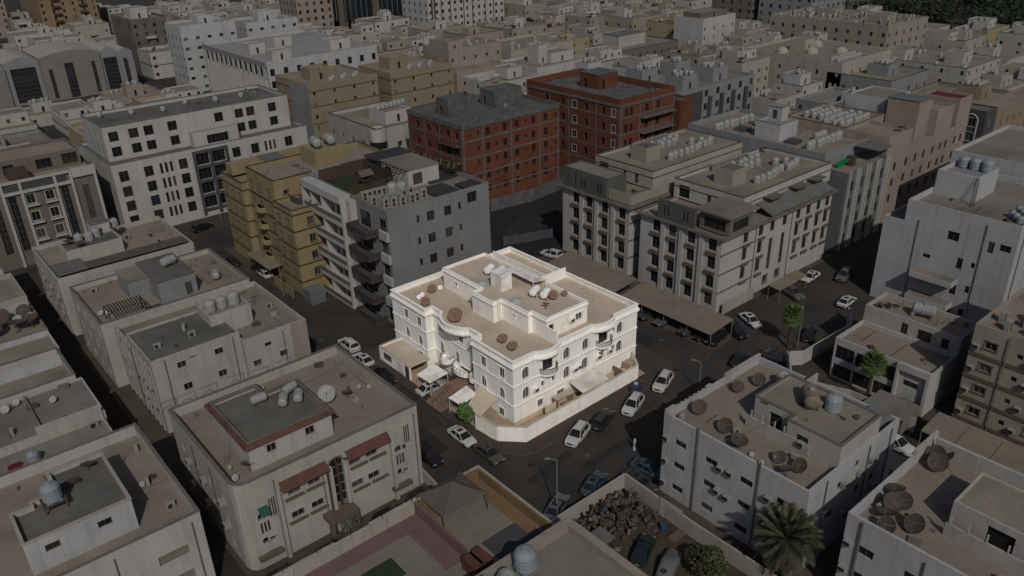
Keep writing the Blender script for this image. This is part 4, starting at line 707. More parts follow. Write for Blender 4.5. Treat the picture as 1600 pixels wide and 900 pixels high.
dishes([(-34.0, 80.5, 1.3, 60, 'flat_dish'), (-32.6, 78.2, 1.2, 220, 'flat_dish'), (-33.4, 82.0, 1.2, 60, 'brown_dish')], 12.2, PH); tanks([(-32.0, 81.2), (-30.4, 80.6), (-29.0, 81.6), (-25.0, 84.6)], 12.2, PH); wall_ac([(-38.6, y, z) for y in (73, 78, 83) for z in (6.6, 3.4)], PH, 'L')
# ---- taupe ornate block
PH = 'the taupe framed block at the left edge'
T = bld('apartment_block', 'taupe block with white window frames and tall dark glazed bays at the left edge', (-66, -20.6, 109, 128)); x0 = -66; U = lambda x: x-x0
hr = grid([U(-33.6), U(-30.1)], [12.6, 8.9, 5.2, 1.5], 1.5, 1.9, 't')+grid([U(-27.2), U(-36.8)], [3.2], 1.4, 11.3, 'k')+[(U(-23.9), U(-22.7), 3.2, 14.0, 'k')]+grid([U(-44), U(-47.5), U(-53), U(-57)], [12.6, 8.9, 5.2, 1.5], 1.5, 1.9, 't')+[(U(-40.6), U(-39.2), 3.2, 14.5, 'k')]
block(T, -66, -20.6, 109, 128, 0, 17.4, TAUPE, TANROOF, .9, Rr=hr)
for x in (-38.2, -34.9, -28.6, -25.6, -21.1): cbox(T, 'frame_pier', TRIMW, x-.25, x+.25, 108.55, 108.98, 0, 17.6)
for a_, b_ in ((-38.4, -25.8), (-25.3, -20.8)): cbox(T, 'frame_lintel', TRIMW, a_, b_, 108.5, 108.97, 15.0 if a_ < -30 else 16.0, 15.6 if a_ < -30 else 17.9)
cbox(T, 'dark_panel', DGREY, -37.6, -26.6, 108.7, 108.96, 15.62, 17.2); cbox(T, 'frame_lintel', TRIMW, -38.4, -25.8, 108.5, 108.97, 17.22, 17.7)
for c in (-33.6, -30.1): 
    for z in (12.3, 8.6, 4.9): cbox(T, 'sill', TRIMW, c-1.2, c+1.2, 108.4, 108.98, z-.25, z)
block(T, -60, -21.5, 116, 127, 16.5, 20.0, TAUPE, TANROOF, .6, Rr=[(30, 33, .6, 2.6, 'k'), (35, 38, .6, 2.8, 'k'), (24, 26, .6, 2.6, 'k')]); tag(cbox(None, 'brown_shelter', BROWN, -36, -32.5, 111, 114, 17.2, 19.1), 'brown timber shelter on the roof of the taupe block', 'shelter')
# ---- long white block with dark panel
PH = 'the long white block with a dark panel'
T = bld('apartment_block', 'long white apartment block with a dark grey panelled bay', (-17.4, 28, 110.5, 134)); U = lambda x: x+17.4
rows = [12.3, 8.9, 5.6, 2.2]; hr = grid([U(-15.2), U(-10.0), U(-2.5), U(9.9), U(14.5), U(23)], rows, 1.9, 2.3, 'k')+grid([U(-7.3), U(-6.2), U(-5.1), U(17.2), U(18.3), U(19.4)], rows, .6, 2.3, 'k')+grid([U(1.95), U(5.7)], rows, 2.9, 2.5, 'k')
block(T, -17.4, 28, 110.5, 134, 0, 16.3, WHITE, GREYROOF, .6, Rr=hr, L=grid([5, 10, 15, 20], rows[:3], 1.2, 1.7, 'k'), cop=GREY)
for x in (.1, 3.8, 7.6): cbox(T, 'panel', DGREY, x-.32, x+.32, 110.2, 110.49, .6, 15.6)
for z in (1.4, 4.8, 8.15, 11.5, 14.95): cbox(T, 'panel', DGREY, .42, 3.48, 110.22, 110.49, z, z+.66); cbox(T, 'panel', DGREY, 4.12, 7.28, 110.22, 110.49, z, z+.66)
block(T, -16.2, 26.5, 115.5, 132, 15.7, 23.2, WHITE, GREYROOF, .7, Rr=[(a_, a_+2.0, z, z+2.1, 'k') for a_ in (1.0, 5.2, 8.4, 13.6, 24.3, 29.2, 32.0, 37.5) for z in (.9, 4.2)], L=grid([4, 9, 13], [.9, 4.2], 1.2, 1.7, 'k'), cop=GREY)
block(T, 1.5, 12, 112.6, 115.48, 15.7, 19.2, WHITE, GREYROOF, .5, Rr=[(3, 8, .4, 2.4, 'k')])
tanks([(-13+i*6.3, 126+rnd.uniform(-4, 3)) for i in range(6)], 22.5, PH, 'far_water_tank', .9)
# ---- yellow apartment house
PH = 'the yellow apartment house'
T = bld('apartment_house', 'yellow ochre apartment house with brown ledges and small balconies', (-4, 24, 57, 87)); rows = [13.2, 9.9, 6.6, 3.3]
block(T, -2.3, 3.0, 57.2, 64.5, 0, 16.6, YELLOW, SANDROOF, .7, L=grid([1.6, 5.2], rows, .8, 1.4, 'f'), Rr=grid([3.4], rows, 1.1, 1.5, 'f'), cop=BROWN)
block(T, -1.7, 23, 64.52, 76.6, 0, 20.2, YELLOW, TANROOF, .8, L=grid([2, 5.5, 9.5], [16.6]+rows, .8, 1.5, 'f'), Rr=[(1.8, 2.6, 17.2, 18, 'f')], cop=BROWN)
block(T, -3.0, 23, 76.62, 86.6, 0, 17.2, YELLOW, TANROOF, .8, L=grid([2, 5, 8], rows, .8, 1.5, 'f'), cop=BROWN)
for z in (2.6, 5.9, 9.2, 12.5, 15.6):
    for p in (rect(-2.3, 3.0, 57.2, 64.5), rect(-3.0, 23, 76.62, 86.6)): band(T, p, z, .22, .1, BROWN, 'ledge')
    cbox(T, 'ledge', BROWN, -1.85, -1.71, 64.55, 76.6, z, z+.22)
for z in (3.0, 6.3, 9.6, 12.9):
    pp = [(-1.71, 73.5)]+[(-1.71-1.3*math.sin(math.pi*i/6), 71.7+1.8*math.cos(math.pi*i/6)) for i in range(1, 6)]+[(-1.71, 69.9)]; b_ = MB().prism(pp, z-.2, z).build('balcony', [YELLOW], T); MB().ring(pp, [(x+.12 if x < -1.8 else x, 71.7+(y-71.7)*.9) for x, y in pp], z, z+.8).build('balcony_wall', [YELLOW], b_)
block(T, 9, 16, 69, 74.5, 19.4, 22.6, YELLOW, YELLOW, .3); block(T, 4, 8, 78, 84, 16.4, 19.4, DUSTW, SHEET, 0); block(T, -2, 20, 83, 86, 17.0, 19.0, YELLOW, TANROOF, .5)
for x, y in ((11, 71.5), (14, 71.5)): spawn('horizontal_tank', (x, y, 22.3), 'white lying tank on the stair tower of the yellow apartment house', 'water tank', 'tanks on the yellow house', R(80), 1.3, 'water_tank')
shelter('car_canopy', [(-4.6, 76.5, 3.0), (-4.6, 66.0, 3.0), (-1.9, 66.0, 3.3), (-1.9, 76.5, 3.3)], .12, CANVAS, 'tan car canopy along the foot of the yellow apartment house', pm=TRIMB)
wallrun('front_wall', [(-4.2, 57.6), (-4.2, 65.2)], .12, 1.8, .2, YELLOW, 'yellow front wall with gate pier beside the car canopy'); tag(cbox(None, 'utility_box', GREY, -3.2, -.2, 52.5, 55.2, 0, 2.6), 'grey utility kiosk between the yellow and the grey apartment houses', 'kiosk')
# ---- modern grey apartment block
PH = 'the grey block with the roof garden'
T = bld('apartment_block', 'modern grey apartment block with white framed balconies and a roof garden', (0, 25, 34, 63)); x0, x1, y0, y1 = 3.8, 24.4, 34.8, 62.0
hr = []
for z in (17.3, 13.4, 9.6, 5.8, 2.0): hr += [(12-3.8-.75, 12-3.8+.75, z, z+1.7, 'k'), (15.5-3.8-.75, 15.5-3.8+.75, z, z+1.7, 'k'), (9.5-3.8-.3, 9.5-3.8+.3, z+.3, z+1.6, 'k'), (18-3.8-.3, 18-3.8+.3, z+.4, z+1.7, 'k')]
hr += [(15.9, 17.9, 18.3, 20.2, 'k')]; FL = [4.2, 8.2, 12.2, 16.2]
hlf = [(a_, b_, z, z+2.9, 'k') for z in (.6, 4.4, 8.4, 12.4, 16.4) for a_, b_ in ((3.0, 6.4), (7.4, 9.4), (10.6, 13.8), (18.2, 21.6), (24.4, 26.4))]
block(T, x0, x1, y0, y1, 0, 21, wallm('neutral grey', (.118, .122, .122), .2, .1), PALEROOF, .9, Rr=hr, L=hlf)
for z in FL+[.3]:                                            # framed loggia storeys, set forward of the dark glazing
    cbox(T, 'loggia_floor', TRIMW, 1.7, 3.78, 46.6, 60.15, z-.75, z); [cbox(T, 'loggia_back', TRIMW, 3.66, 3.79, ya, yb, z+.003, z+3.2) for ya, yb in ((46.6, 48.1), (51.5, 52.5), (54.7, 55.5), (59.1, 60.1))]; cbox(T, 'loggia_rail', mat('grey balustrade', (.10, .098, .094), .4, .1), 1.74, 1.78, 46.7, 60.1, z+.003, z+.85)
    m_ = MB(); m_.box(1.3, 3.78, 38.0, 44.4, z-.3, z); m_.build('balcony', [DGREY], T); m_ = MB(); m_.box(1.3, 1.42, 38.0, 44.4, z, z+.9); m_.box(1.42, 3.78, 38.0, 38.12, z, z+.9); m_.box(1.42, 3.78, 44.28, 44.4, z, z+.9); m_.build('balcony_wall', [mat('brown balcony panel', (.045, .036, .032), .7)], T)
    m_ = MB(); m_.box(.9, 3.78, 61.0, 64.4, z-.4, z-.1); m_.box(.9, 1.05, 61.0, 64.4, z-.1, z+.9); m_.build('balcony', [DGREY], T); cbox(T, 'divider', TRIMW, 1.8, 3.78, 53.2, 53.6, z, z+3.5); cbox(T, 'slanted_screen', WHITE, 2.0, 3.5, 57.6, 57.75, z+.01, z+3.2)
for y in (46.5, 60.62): cbox(T, 'loggia_pier', TRIMW, 1.68, 3.79, y-.45, y+.0, .0, 20.0)
cbox(T, 'loggia_head', TRIMW, 1.68, 3.79, 46.52, 60.6, 19.6, 20.9); cbox(T, 'corner_pier', TRIMW, 2.6, 3.79, 44.62, 46.0, 0, 20.4); [cbox(T, 'corner_panel', TRIMW, 3.3, 3.79, 34.82, 37.3, z-.4, z+1.1) for z in FL]
cbox(T, 'roof_fence', BROWN, 4.4, 13.5, 58.3, 58.4, 20.1, 22.3); cbox(T, 'roof_fence', BROWN, 13.4, 13.5, 48.3, 58.28, 20.1, 22.3)
for i in range(32): cbox(T, 'fence_slat', BROWN, 4.2+i*.29, 4.36+i*.29, 47.9, 47.95, 20.1, 21.7)
tag(cbox(None, 'roof_lawn', TURF, 4.3, 13.3, 48.0, 58.2, 20.11, 20.15), 'green roof garden lawn inside the brown fence of the grey block', 'lawn')
pl = thing('playhouse', 'small brown timber playhouse on the roof lawn of the grey block', 'playhouse', None, (9.6, 51.2, 20.15)); MB().box(-1, 1, -1, 1, .9, 1.0).build('deck', [BROWN], pl); [MB().box(x, x+.12, y, y+.12, 0, 2.0).build('post', [BROWN], pl) for x in (-1, .88) for y in (-1, .88)]
m_ = MB(); m_.face([(-1.3, -1.3, 1.9), (1.3, -1.3, 1.9), (1.3, 0, 2.7), (-1.3, 0, 2.7)]); m_.face([(-1.3, 1.3, 1.9), (1.3, 1.3, 1.9), (1.3, 0, 2.7), (-1.3, 0, 2.7)]); m_.build('roof', [TRIMB], pl)
block(T, 14.0, 20.5, 44, 52.5, 20.1, 23.2, WHITE, PALEROOF, 0, L=[(1.0, 3.2, .3, 2.5, 'k')], Rr=[(1, 3, .3, 2.4, 'k')]); m_ = MB()
for i in range(7): m_.box(11.0+i*.001, 14.0, 44.4+i*1.2, 44.5+i*1.2, 23.0, 23.15)
m_.box(10.9, 11.0, 44.2, 52.2, 22.95, 23.2); m_.box(10.9, 11.0, 44.2, 44.3, 20.1, 22.95); m_.box(10.9, 11.0, 52.1, 52.2, 20.1, 22.95); o_ = m_.build('pergola', [RAIL], T)
for b4 in ((14.6, 19.4, 36.2, 41.6, 20.5), (20.2, 23.8, 35.6, 39.0, 20.7), (18.0, 23.6, 43, 47.0, 20.4), (15, 23, 55.5, 60.5, 22.4)): cbox(T, 'dark_roof_panel', DARKROOF, b4[0], b4[1], b4[2], b4[3], b4[4]-.25, b4[4])
for x, y in ((3.9+.9*i, 44.2-.05*i) for i in range(1, 6)): spawn('condenser', (x+.4, y, 20.1), 'white condenser unit in the row beside the roof fence of the grey block', 'air conditioner', 'front condensers on the grey block', R(rnd.uniform(-8, 8)), 1.0, 'air_conditioner')
for i, (x, y) in enumerate(((5.0, 41.0), (6.4, 40.6), (7.6, 40.2), (8.9, 39.6), (6.0, 38.8), (7.2, 38.4), (8.6, 37.8), (10.4, 37.8), (11.6, 38.0), (10.6, 40.4), (12.0, 40.6), (13.2, 38.4))): spawn('condenser', (x, y, 20.1), 'white condenser unit at the near roof corner of the grey block', 'air conditioner', 'corner condensers on the grey block', R(rnd.uniform(-10, 10)), 1.0, 'air_conditioner')
for i in range(9): spawn('condenser', (5.0+(i % 5)*1.5, 59.6+(i//5)*1.2, 20.1), 'white condenser unit behind the roof lawn fence of the grey block', 'air conditioner', 'rear condensers on the grey block', R(rnd.uniform(-10, 10)), 1.0, 'air_conditioner')
tanks([(10.4, 43.6), (11.8, 42.9)], 20.1, PH, 'water_tank', 1.25); cbox(T, 'ground_floor_wall', GREY, 6.0, 6.2, 35.2, 60, 0, 4.0)
# ---- the unfinished red brick frames
def brickframe(T, x0, x1, y0, y1, z1, nf, holesR, holesL, colR, colL):
    fh = z1/nf; block(T, x0, x1, y0, y1, 0, z1-1.1, BRICK, CONC, 0, Rr=holesR, L=holesL)
    for i in range(1, nf): z = i*fh; band(T, rect(x0, x1, y0, y1), z-.2, .38, .06, SLAB, 'floor_beam')
    for x in colR: cbox(T, 'column', SLAB, x-.2, x+.2, y0-.075, y0-.002, 0, z1-1.1)
    for y in colL: cbox(T, 'column', SLAB, x0-.075, x0-.002, y-.2, y+.2, 0, z1-1.1)
T = bld('unfinished_building', 'unfinished red brick building with grey concrete roof and two stair towers', (46, 75.5, 71.3, 93)); PH = 'the nearer red brick frame'
hr = []
for z in (16.6, 13.1, 9.8, 6.4, 3.0):
    for c in (53.3, 58.4, 62.0, 67.2, 71.1): hr.append((c-46-.6, c-46+.6, z-.1, z+1.6, 'o'))
    for c in (50.6, 55.8, 64.7, 74.3): hr.append((c-46-.28, c-46+.28, z+.3, z+1.3, 'o'))
hl = [(92.9-y-.7, 92.9-y+.7, z, z+1.6, 'o') for y in (88.8, 84.4, 80.8, 76.6, 73.3) for z in (16.4, 12.4, 8.6, 4.8)]
brickframe(T, 46, 75.5, 71.3, 92.9, 20, 5, hr, hl, [46.27, 51.8, 60.2, 69.0, 75.2], [71.6, 75, 80, 86, 92.6])
MB().ring(offset(rect(46, 75.5, 71.3, 92.9), .1), offset(rect(46, 75.5, 71.3, 92.9), -.2), 18.9, 20.0).build('parapet', [CONC], T)
for b4 in ((50.6, 57.4, 82.5, 87.2), (64, 72.5, 81.5, 87.5)): block(T, b4[0], b4[1], b4[2], b4[3], 19.07, 23.0, CONC, CONC, .3, L=[(1.2, 2.2, .2, 2.2, 'o')])
for z in (15.0, 11.0, 7.0): cbox(T, 'balcony_slab', SLAB, 44.7, 45.98, 72, 78, z, z+.25); cbox(T, 'balcony_wall', BRICK, 44.7, 44.9, 72, 78, z+.25, z+1.2)
for i in range(14): x, y = 47.5+rnd.random()*25, 73+rnd.random()*8; tag(cbox(None, 'rubble_block', CONC, x, x+rnd.uniform(.4, 1.4), y, y+rnd.uniform(.3, .9), 19.07, 19.2+rnd.uniform(.1, .5)), 'loose building block on the concrete roof of the nearer red brick frame', 'rubble', 'blocks on the nearer brick frame')
wallrun('lot_wall', [(50, 66.9), (62, 65.6), (80, 68.0)], 0, 3.0, .25, CONC, 'long grey concrete wall below the nearer red brick frame'); wallrun('lot_fence', [(39.5, 49.8), (45, 47.5), (49.7, 46.2)], 0, 1.9, .15, DGREY, 'dark panel fence with pale posts in the lot behind the corner house', 'fence')
for i in range(5): t = i/4; tag(MB().tube((39.5+10.2*t, 49.7-3.6*t, 0), (39.5+10.2*t, 49.7-3.6*t, 2.2), .07, 6).build('fence_post', [POLE]), 'pale post of the dark panel fence in the lot', 'post', 'fence posts in the lot')
T = bld('unfinished_building', 'unfinished dark red brick building with brick parapet round an open roof', (85, 105, 60, 94)); PH = 'the farther red brick frame'
hl = [(94-y-w_, 94-y+w_, z, z+1.8, 't' if y in (75.7, 62.2) else 'o') for y, w_ in ((86, .6), (80, .6), (75.7, .75), (71.6, .6), (65.6, .6), (62.2, .6)) for z in (16.4, 12.5, 8.8, 5)]
hr = [(c-85-.6, c-85+.6, z, z+1.9, 'o') for c in (87.2, 89.0, 94.6, 98.8) for z in (16.4, 12.5, 8.8, 5)]
brickframe(T, 85, 105, 60, 94, 20.2, 5, hr, hl, [85.3, 92, 97, 104.7], [60.3, 68, 77.8, 85, 93.7])
MB().ring(offset(rect(85, 105, 60, 94), .02), offset(rect(85, 105, 60, 94), -.25), 19.4, 20.9).build('parapet', [BRICK], T); MB().ring(offset(rect(85, 105, 60, 94), .2), offset(rect(85, 105, 60, 94), -.02), 18.9, 19.5).build('floor_beam', [SLAB], T)
block(T, 94, 101, 76, 83, 19.3, 23.0, BRICK, CONC, 0, L=[(1.4, 2.6, .1, 2.3, 'o')], Rr=[(1.2, 2.4, .1, 2.3, 'o')]); block(T, 105.02, 110, 58, 66, 0, 17.5, BRICK, CONC, .6)
for z in (15.2, 11.4, 7.6): cbox(T, 'balcony_slab', SLAB, 92, 104, 58.4, 59.98, z, z+.3)
for i in range(12): x, y = 88+rnd.random()*15, 62+rnd.random()*12; tag(cbox(None, 'rubble_block', SLAB, x, x+rnd.uniform(.4, 2.4), y, y+rnd.uniform(.3, .8), 19.3, 19.5+rnd.uniform(.1, .6)), 'loose timber and block heap inside the parapet of the farther red brick frame', 'rubble', 'heaps on the farther brick frame')
# ---- twin white apartment blocks
def apartment(y0, label, PH, plain):
    T = bld('apartment_block', label, (46.6, 85, y0, y0+18)); x0, x1, y1 = 46.6, 80.5 if not plain else 84.5, y0+17.6
    rows = [11.3, 8.0, 4.5, 1.2]; U = lambda x: x-x0
    hl = grid([17.6-13.9, 17.6-10.3, 17.6-6.2, 17.6-1.8], rows, 1.6, 2.2, 'v')
    hr = grid([U(53.4), U(57.8), U(69.3), U(72.6), U(76.0), U(79)], rows[:3], 1.35, 2.2, 'v')+grid([U(61.2), U(65.0)], [rows[0]], 1.3, 2.2, 'v')+[(U(c)-.55, U(c)+.55, 3.8, 9.9, 'k') for c in (61.2, 65.0)]+grid([U(60.7), U(64.5)], [1.3], 1.3, 1.5, 'f')
    block(T, x0, x1, y0, y1, 0, 14.0, WHITE, SANDROOF, .15, L=hl, Rr=[] if plain else hr)
    if plain: cbox(T, 'side_facing', CREAM, 51.5, x1, y0-.05, y0-.005, 0, 13.7)
    band(T, rect(x0, x1, y0, y1), 13.75, .35, .75, TRIMG, 'eaves_slab')
    for z in (10.7, 7.2, 3.8):
        cbox(T, 'ledge', TRIMB, x0-.12, 56, y0-.12, y0-.06, z, z+.25)
        for c in (13.9, 10.3, 6.2, 1.8): cbox(T, 'window_box', TRIMB, x0-.42, x0-.16, y0+c-1.05, y0+c+1.05, z-.1, z+.4)
        if not plain:
            for c in (53.4, 57.8, 69.3, 72.6, 76.0, 79): cbox(T, 'window_box', TRIMB, c-.9, c+.9, y0-.42, y0-.16, z-.1, z+.35)
    for y in (3.9, 8.2, 12.2): cbox(T, 'pilaster', TRIMW, x0-.35, x0-.02, y0+y-.45, y0+y+.45, 0, 13.7)
    # top storey: green-grey panel wall, corner pavilion, main attic
    cbox(T, 'panel_wall', GREEN_G, x0-.3, x0+.2, y0+5.6, y0+13.6, 14.1, 17.6)
    for y in (7.0, 7.8, 11.2, 12.0): cbox(T, 'slot', ROOM, x0-.33, x0-.3, y0+y-.12, y0+y+.12, 15.0, 16.8)
    if plain: block(T, x0, x0+5, y0+5.62, y0+17.4, 14.15, 18.0, GREEN_G, PALEROOF, .2); cbox(T, 'terrace_wall', BEIGE, x0+.2, x0+.4, y0+.3, y0+5.5, 14.15, 16.2); cbox(T, 'terrace_wall', BEIGE, x0+.42, 62, y0+.1, y0+.3, 14.15, 15.9)
    else:
        block(T, x0+1.0, x0+7.2, y0-.6, y0+5.5, 14.13, 17.2, TRIMG, PALEROOF, 0, L=[(.8, 5.2, .5, 2.4, 'v')], Rr=[(.8, 5.2, .5, 2.4, 'v')]); cbox(T, 'pavilion_roof', PALEROOF, x0+.2, x0+8.4, y0-1.1, y0+6.2, 17.4, 17.7)
        m_ = MB(); m_.face([(60, y0+3.0, 15.9), (80, y0+3.0, 15.9), (80, y0-.5, 14.5), (60, y0-.5, 14.5)]); m_.face([(60, y0-.5, 14.35), (80, y0-.5, 14.35), (80, y0+3, 15.7), (60, y0+3, 15.7)]); m_.build('sloping_shade', [SHEET], T)
        for x in (62, 70, 76): cbox(T, 'shade_board', GREYROOF, x, x+3.6, y0+1.0, y0+2.9, 16.5, 16.6)
    block(T, 56.5, 84.6, y0+3.2, y0+18.4, 14.16, 17.7, WHITE if not plain else CREAM, SANDROOF, .6, L=[(1.0, 3.6, .2, 2.6, 'o'), (10.5, 11.5, .2, 2.2, 'k'), (7.5, 8.4, .2, 2.2, 'k')], cop=TRIMB); band(T, rect(56.5, 84.6, y0+3.2, y0+18.4), 16.3, .2, .06, TRIMB, 'ledge')
    block(T, 61, 65.2, y0+9, y0+13, 17.1, 20, BEIGE, GREYROOF, .15)
    A = [(66+i*1.75, y0+7.2+.1*i+rnd.uniform(-.4, .4)) for i in range(9)]+[(68+i*1.9, y0+15.2+rnd.uniform(-.4, .4)) for i in range(6)]+[(69+i*1.9, y0+13.2+rnd.uniform(-.3, .3)) for i in range(4)]+[(77.5, y0+11), (79.5, y0+10), (80.8, y0+8.6)]
    tanks(A, 17.1, PH, 'water_tank', .88)
    for i in range(8): spawn('condenser', (66.5+i*1.4, y0+17.0, 17.1), 'condenser unit along the back parapet of ' + PH, 'air conditioner', 'condensers on ' + PH, R(rnd.uniform(-8, 8)), .85, 'air_conditioner')
    if not plain: dishes([(83.0, y0+17.2, 1.2, 60, 'flat_dish')], 17.1, PH)
apartment(1.6, 'white apartment block with window boxes and a glazed corner pavilion', 'the nearer white apartment block', False)
apartment(21.9, 'white apartment block with a plain cream side wall and open terrace', 'the farther white apartment block', True)
def longcanopy(y0, y1, n, label):
    o = thing('car_canopy', label, 'canopy'); 
    for i in range(n):
        ya = y0+(y1-y0)*i/n; yb = y0+(y1-y0)*(i+1)/n-.06; m_ = MB(); m_.face([(36.3, ya, 2.55), (36.3, yb, 2.55), (42.3, yb, 3.2), (42.3, ya, 3.2)]); m_.face([(36.3, yb, 2.5), (36.3, ya, 2.5), (42.3, ya, 3.15), (42.3, yb, 3.15)]); m_.build('canvas_panel', [CANVAS], o)
        MB().tube((36.6, ya+.1, .13), (36.6, ya+.1, 2.5), .06, 6).build('post', [POLE], o); MB().tube((42.1, ya+.1, .13), (42.1, ya+.1, 3.1), .06, 6).build('post', [POLE], o)
longcanopy(-5.0, 14.2, 4, 'long tan car canopy before the nearer white apartment block'); longcanopy(15.6, 33.0, 3, 'long tan car canopy before the farther white apartment block')
shelter('car_canopy', [(57.5, -1.2, 2.9), (57.5, -3.6, 2.6), (66.5, -3.4, 2.6), (66.5, -1.0, 2.9)], .0, CANVAS, 'small tan canopy at the shaded side of the nearer white apartment block', pm=POLE)
wallrun('boundary_wall', [(47.2, .6), (56, .7)], .13, 2.0, .2, CREAM, 'cream boundary wall at the foot of the nearer white apartment block')
# ---- grey block behind them, pilastered front, pink-beige block
PH = 'the grey block behind the white apartments'
T = bld('apartment_block', 'pale grey block with a white stair tower behind the white apartments', (86, 106, 6.5, 41)); block(T, 86, 105, 7, 40.5, 0, 18.6, LGREY, TANROOF, .9, Rr=[(8, 9.4, 14.5, 16.5, 'k')]); block(T, 90, 96.5, 20, 26, 17.7, 21.2, WHITE2, LGREY, .5, cop=LGREY); block(T, 94, 96.4, 22.5, 25.8, 20.7, 23.6, WHITE2, LGREY, 0, L=[(1.0, 2.2, .3, 2.2, 'k')])
tanks([(88+i*1.7, 34.5-.12*i+rnd.uniform(-.3, .3)) for i in range(8)]+[(89+i*1.7, 12.6+rnd.uniform(-.3, .3)) for i in range(8)]+[(96+i*1.3, 15) for i in range(3)], 17.7, PH)
for x, y in ((91, 29), (90, 16)): tag(MB().prism([(x, y), (x+3, y+.4), (x+2.6, y+3), (x-.3, y+2.6)], 17.72, 18.3).build('skylight', [DGREY]), 'dark framed skylight on the grey block behind the white apartments', 'skylight', 'skylights on the grey block')
T = bld('apartment_block', 'grey block with white pilasters and a green slide on its roof', (86, 102, .5, 6.9)); hr = [(a_-.6, a_+.6, z, z+2.1, 'k') for a_ in (2.0, 5.9, 9.7, 13.4) for z in (1.2, 4.8, 8.4, 12.0)]
block(T, 85.5, 101.2, 1.6, 6.95, 0, 16.0, GREY, SANDROOF, .5, Rr=hr)
for x in (86.0, 88.6, 89.6, 92.4, 93.5, 96.2, 97.3, 100.0, 101.0): cbox(T, 'pilaster', TRIMW, x-.2, x+.2, 1.25, 1.58, 0, 16.4)
cbox(T, 'roof_canopy', SHEET, 96, 101.3, 1.4, 6.5, 18.2, 18.4)
sl_ = thing('playground_slide', 'bright green playground slide on the roof of the pilastered grey block', 'slide'); m_ = MB(); m_.box(-.4, .4, -.02, 2.9, 0, .06); m_.box(-.45, -.4, 0, 2.9, 0, .35); m_.box(.4, .45, 0, 2.9, 0, .35); c_ = m_.build('chute', [GREENP], sl_, loc=(88.6, 5.9, 15.7)); c_.rotation_euler = (R(28), 0, R(-115)); cbox(sl_, 'tower', BROWN, 91.4, 92.8, 4.2, 5.6, 15.5, 17.4)
PH = 'the long pink-beige block'
T = bld('apartment_block', 'long pink-beige block with rows of small windows', (102, 140, 2.5, 27)); hr = [(c-102-.6, c-102+.6, z, z+1.8, 'v') for c in (106.5, 111.4, 115.5, 119.3, 123.4, 127.0, 129.8, 134.2, 137.2) for z in (11.6, 8.1, 4.6)]+[(c-102-.14, c-102+.14, z, z+.3, 'o') for c in (108, 109, 110, 117, 121.5, 125.2, 131.5, 132.6) for z in (12.6, 9.1, 5.6)]+[(5.2, 6.4, 15.0, 16.6, 'k')]
block(T, 102, 139.5, 2.6, 26.5, 0, 15.8, PINK, TANROOF, .6, Rr=hr); block(T, 102.02, 112, 2.62, 12, 15.82, 19.6, PINK, TANROOF, .8); block(T, 102.02, 118, 12.02, 26.4, 15.82, 19.8, PINK, TANROOF, .8, cop=TRIMB); block(T, 118.5, 124, 5, 12, 15.3, 23.4, PINK, SHEET, 0); block(T, 124, 132, 3.2, 8, 15.3, 21, PINK, TANROOF, .7); block(T, 133, 139.4, 2.65, 11, 15.3, 22, PINK, RED, .5); block(T, 120, 131, 13, 22, 15.3, 22.5, WHITE2, PALEROOF, .3)
for r_ in range(3): tanks([(104+i*1.7, 14.0+r_*2.0+rnd.uniform(-.2, .2)) for i in range(7)], 19.0, PH, 'water_tank', .88); tanks([(107+i*1.7, 20.6+r_*1.8+rnd.uniform(-.2, .2)) for i in range(5)], 19.0, PH, 'water_tank', .88)
dishes([(110.0, 4.2, 1.5, 60, 'flat_dish')], 18.8, PH)
for i in range(7): spawn('condenser', (113.5+i*1.2, 23.6, 19.0), 'condenser unit behind the tank field of the long pink-beige block', 'air conditioner', 'condensers on the pink block', 0, .9, 'air_conditioner')
T = bld('apartment_block', 'slate grey and ochre block with an arched window frame at the right', (144, 186, -3, 9)); block(T, 144, 150, .5, 6.5, 0, 17.6, DGREY, TRIMG, .4, L=[(2.3, 3.9, z, z+2.0, 't') for z in (13.6, 10.2, 6.2, 2.4)], Rr=[(2.2, 3.6, z, z+1.9, 'l') for z in (13.6, 10.2, 6.2)]); cbox(T, 'base_facing', OCHRE, 143.8, 143.99, .4, 6.6, 0, 9.4); block(T, 150.02, 186, 1.6, 8, 0, 15.5, OCHRE, TANROOF, .6, Rr=grid([3+i*4 for i in range(8)], [11.6, 8.2, 4.8, 1.4], 1.0, 1.6)); m_ = MB()
for i in range(10): a0 = R(180*i/10); a1 = R(180*(i+1)/10); m_.tube((143.9, 3.6+1.5*math.cos(a0), 15.0+1.5*math.sin(a0)), (143.9, 3.6+1.5*math.cos(a1), 15.0+1.5*math.sin(a1)), .18, 5)
m_.tube((143.9, 2.1, 9.6), (143.9, 2.1, 15.0), .18, 5); m_.tube((143.9, 5.1, 9.6), (143.9, 5.1, 15.0), .18, 5); m_.build('arch_frame', [TRIMW], T)

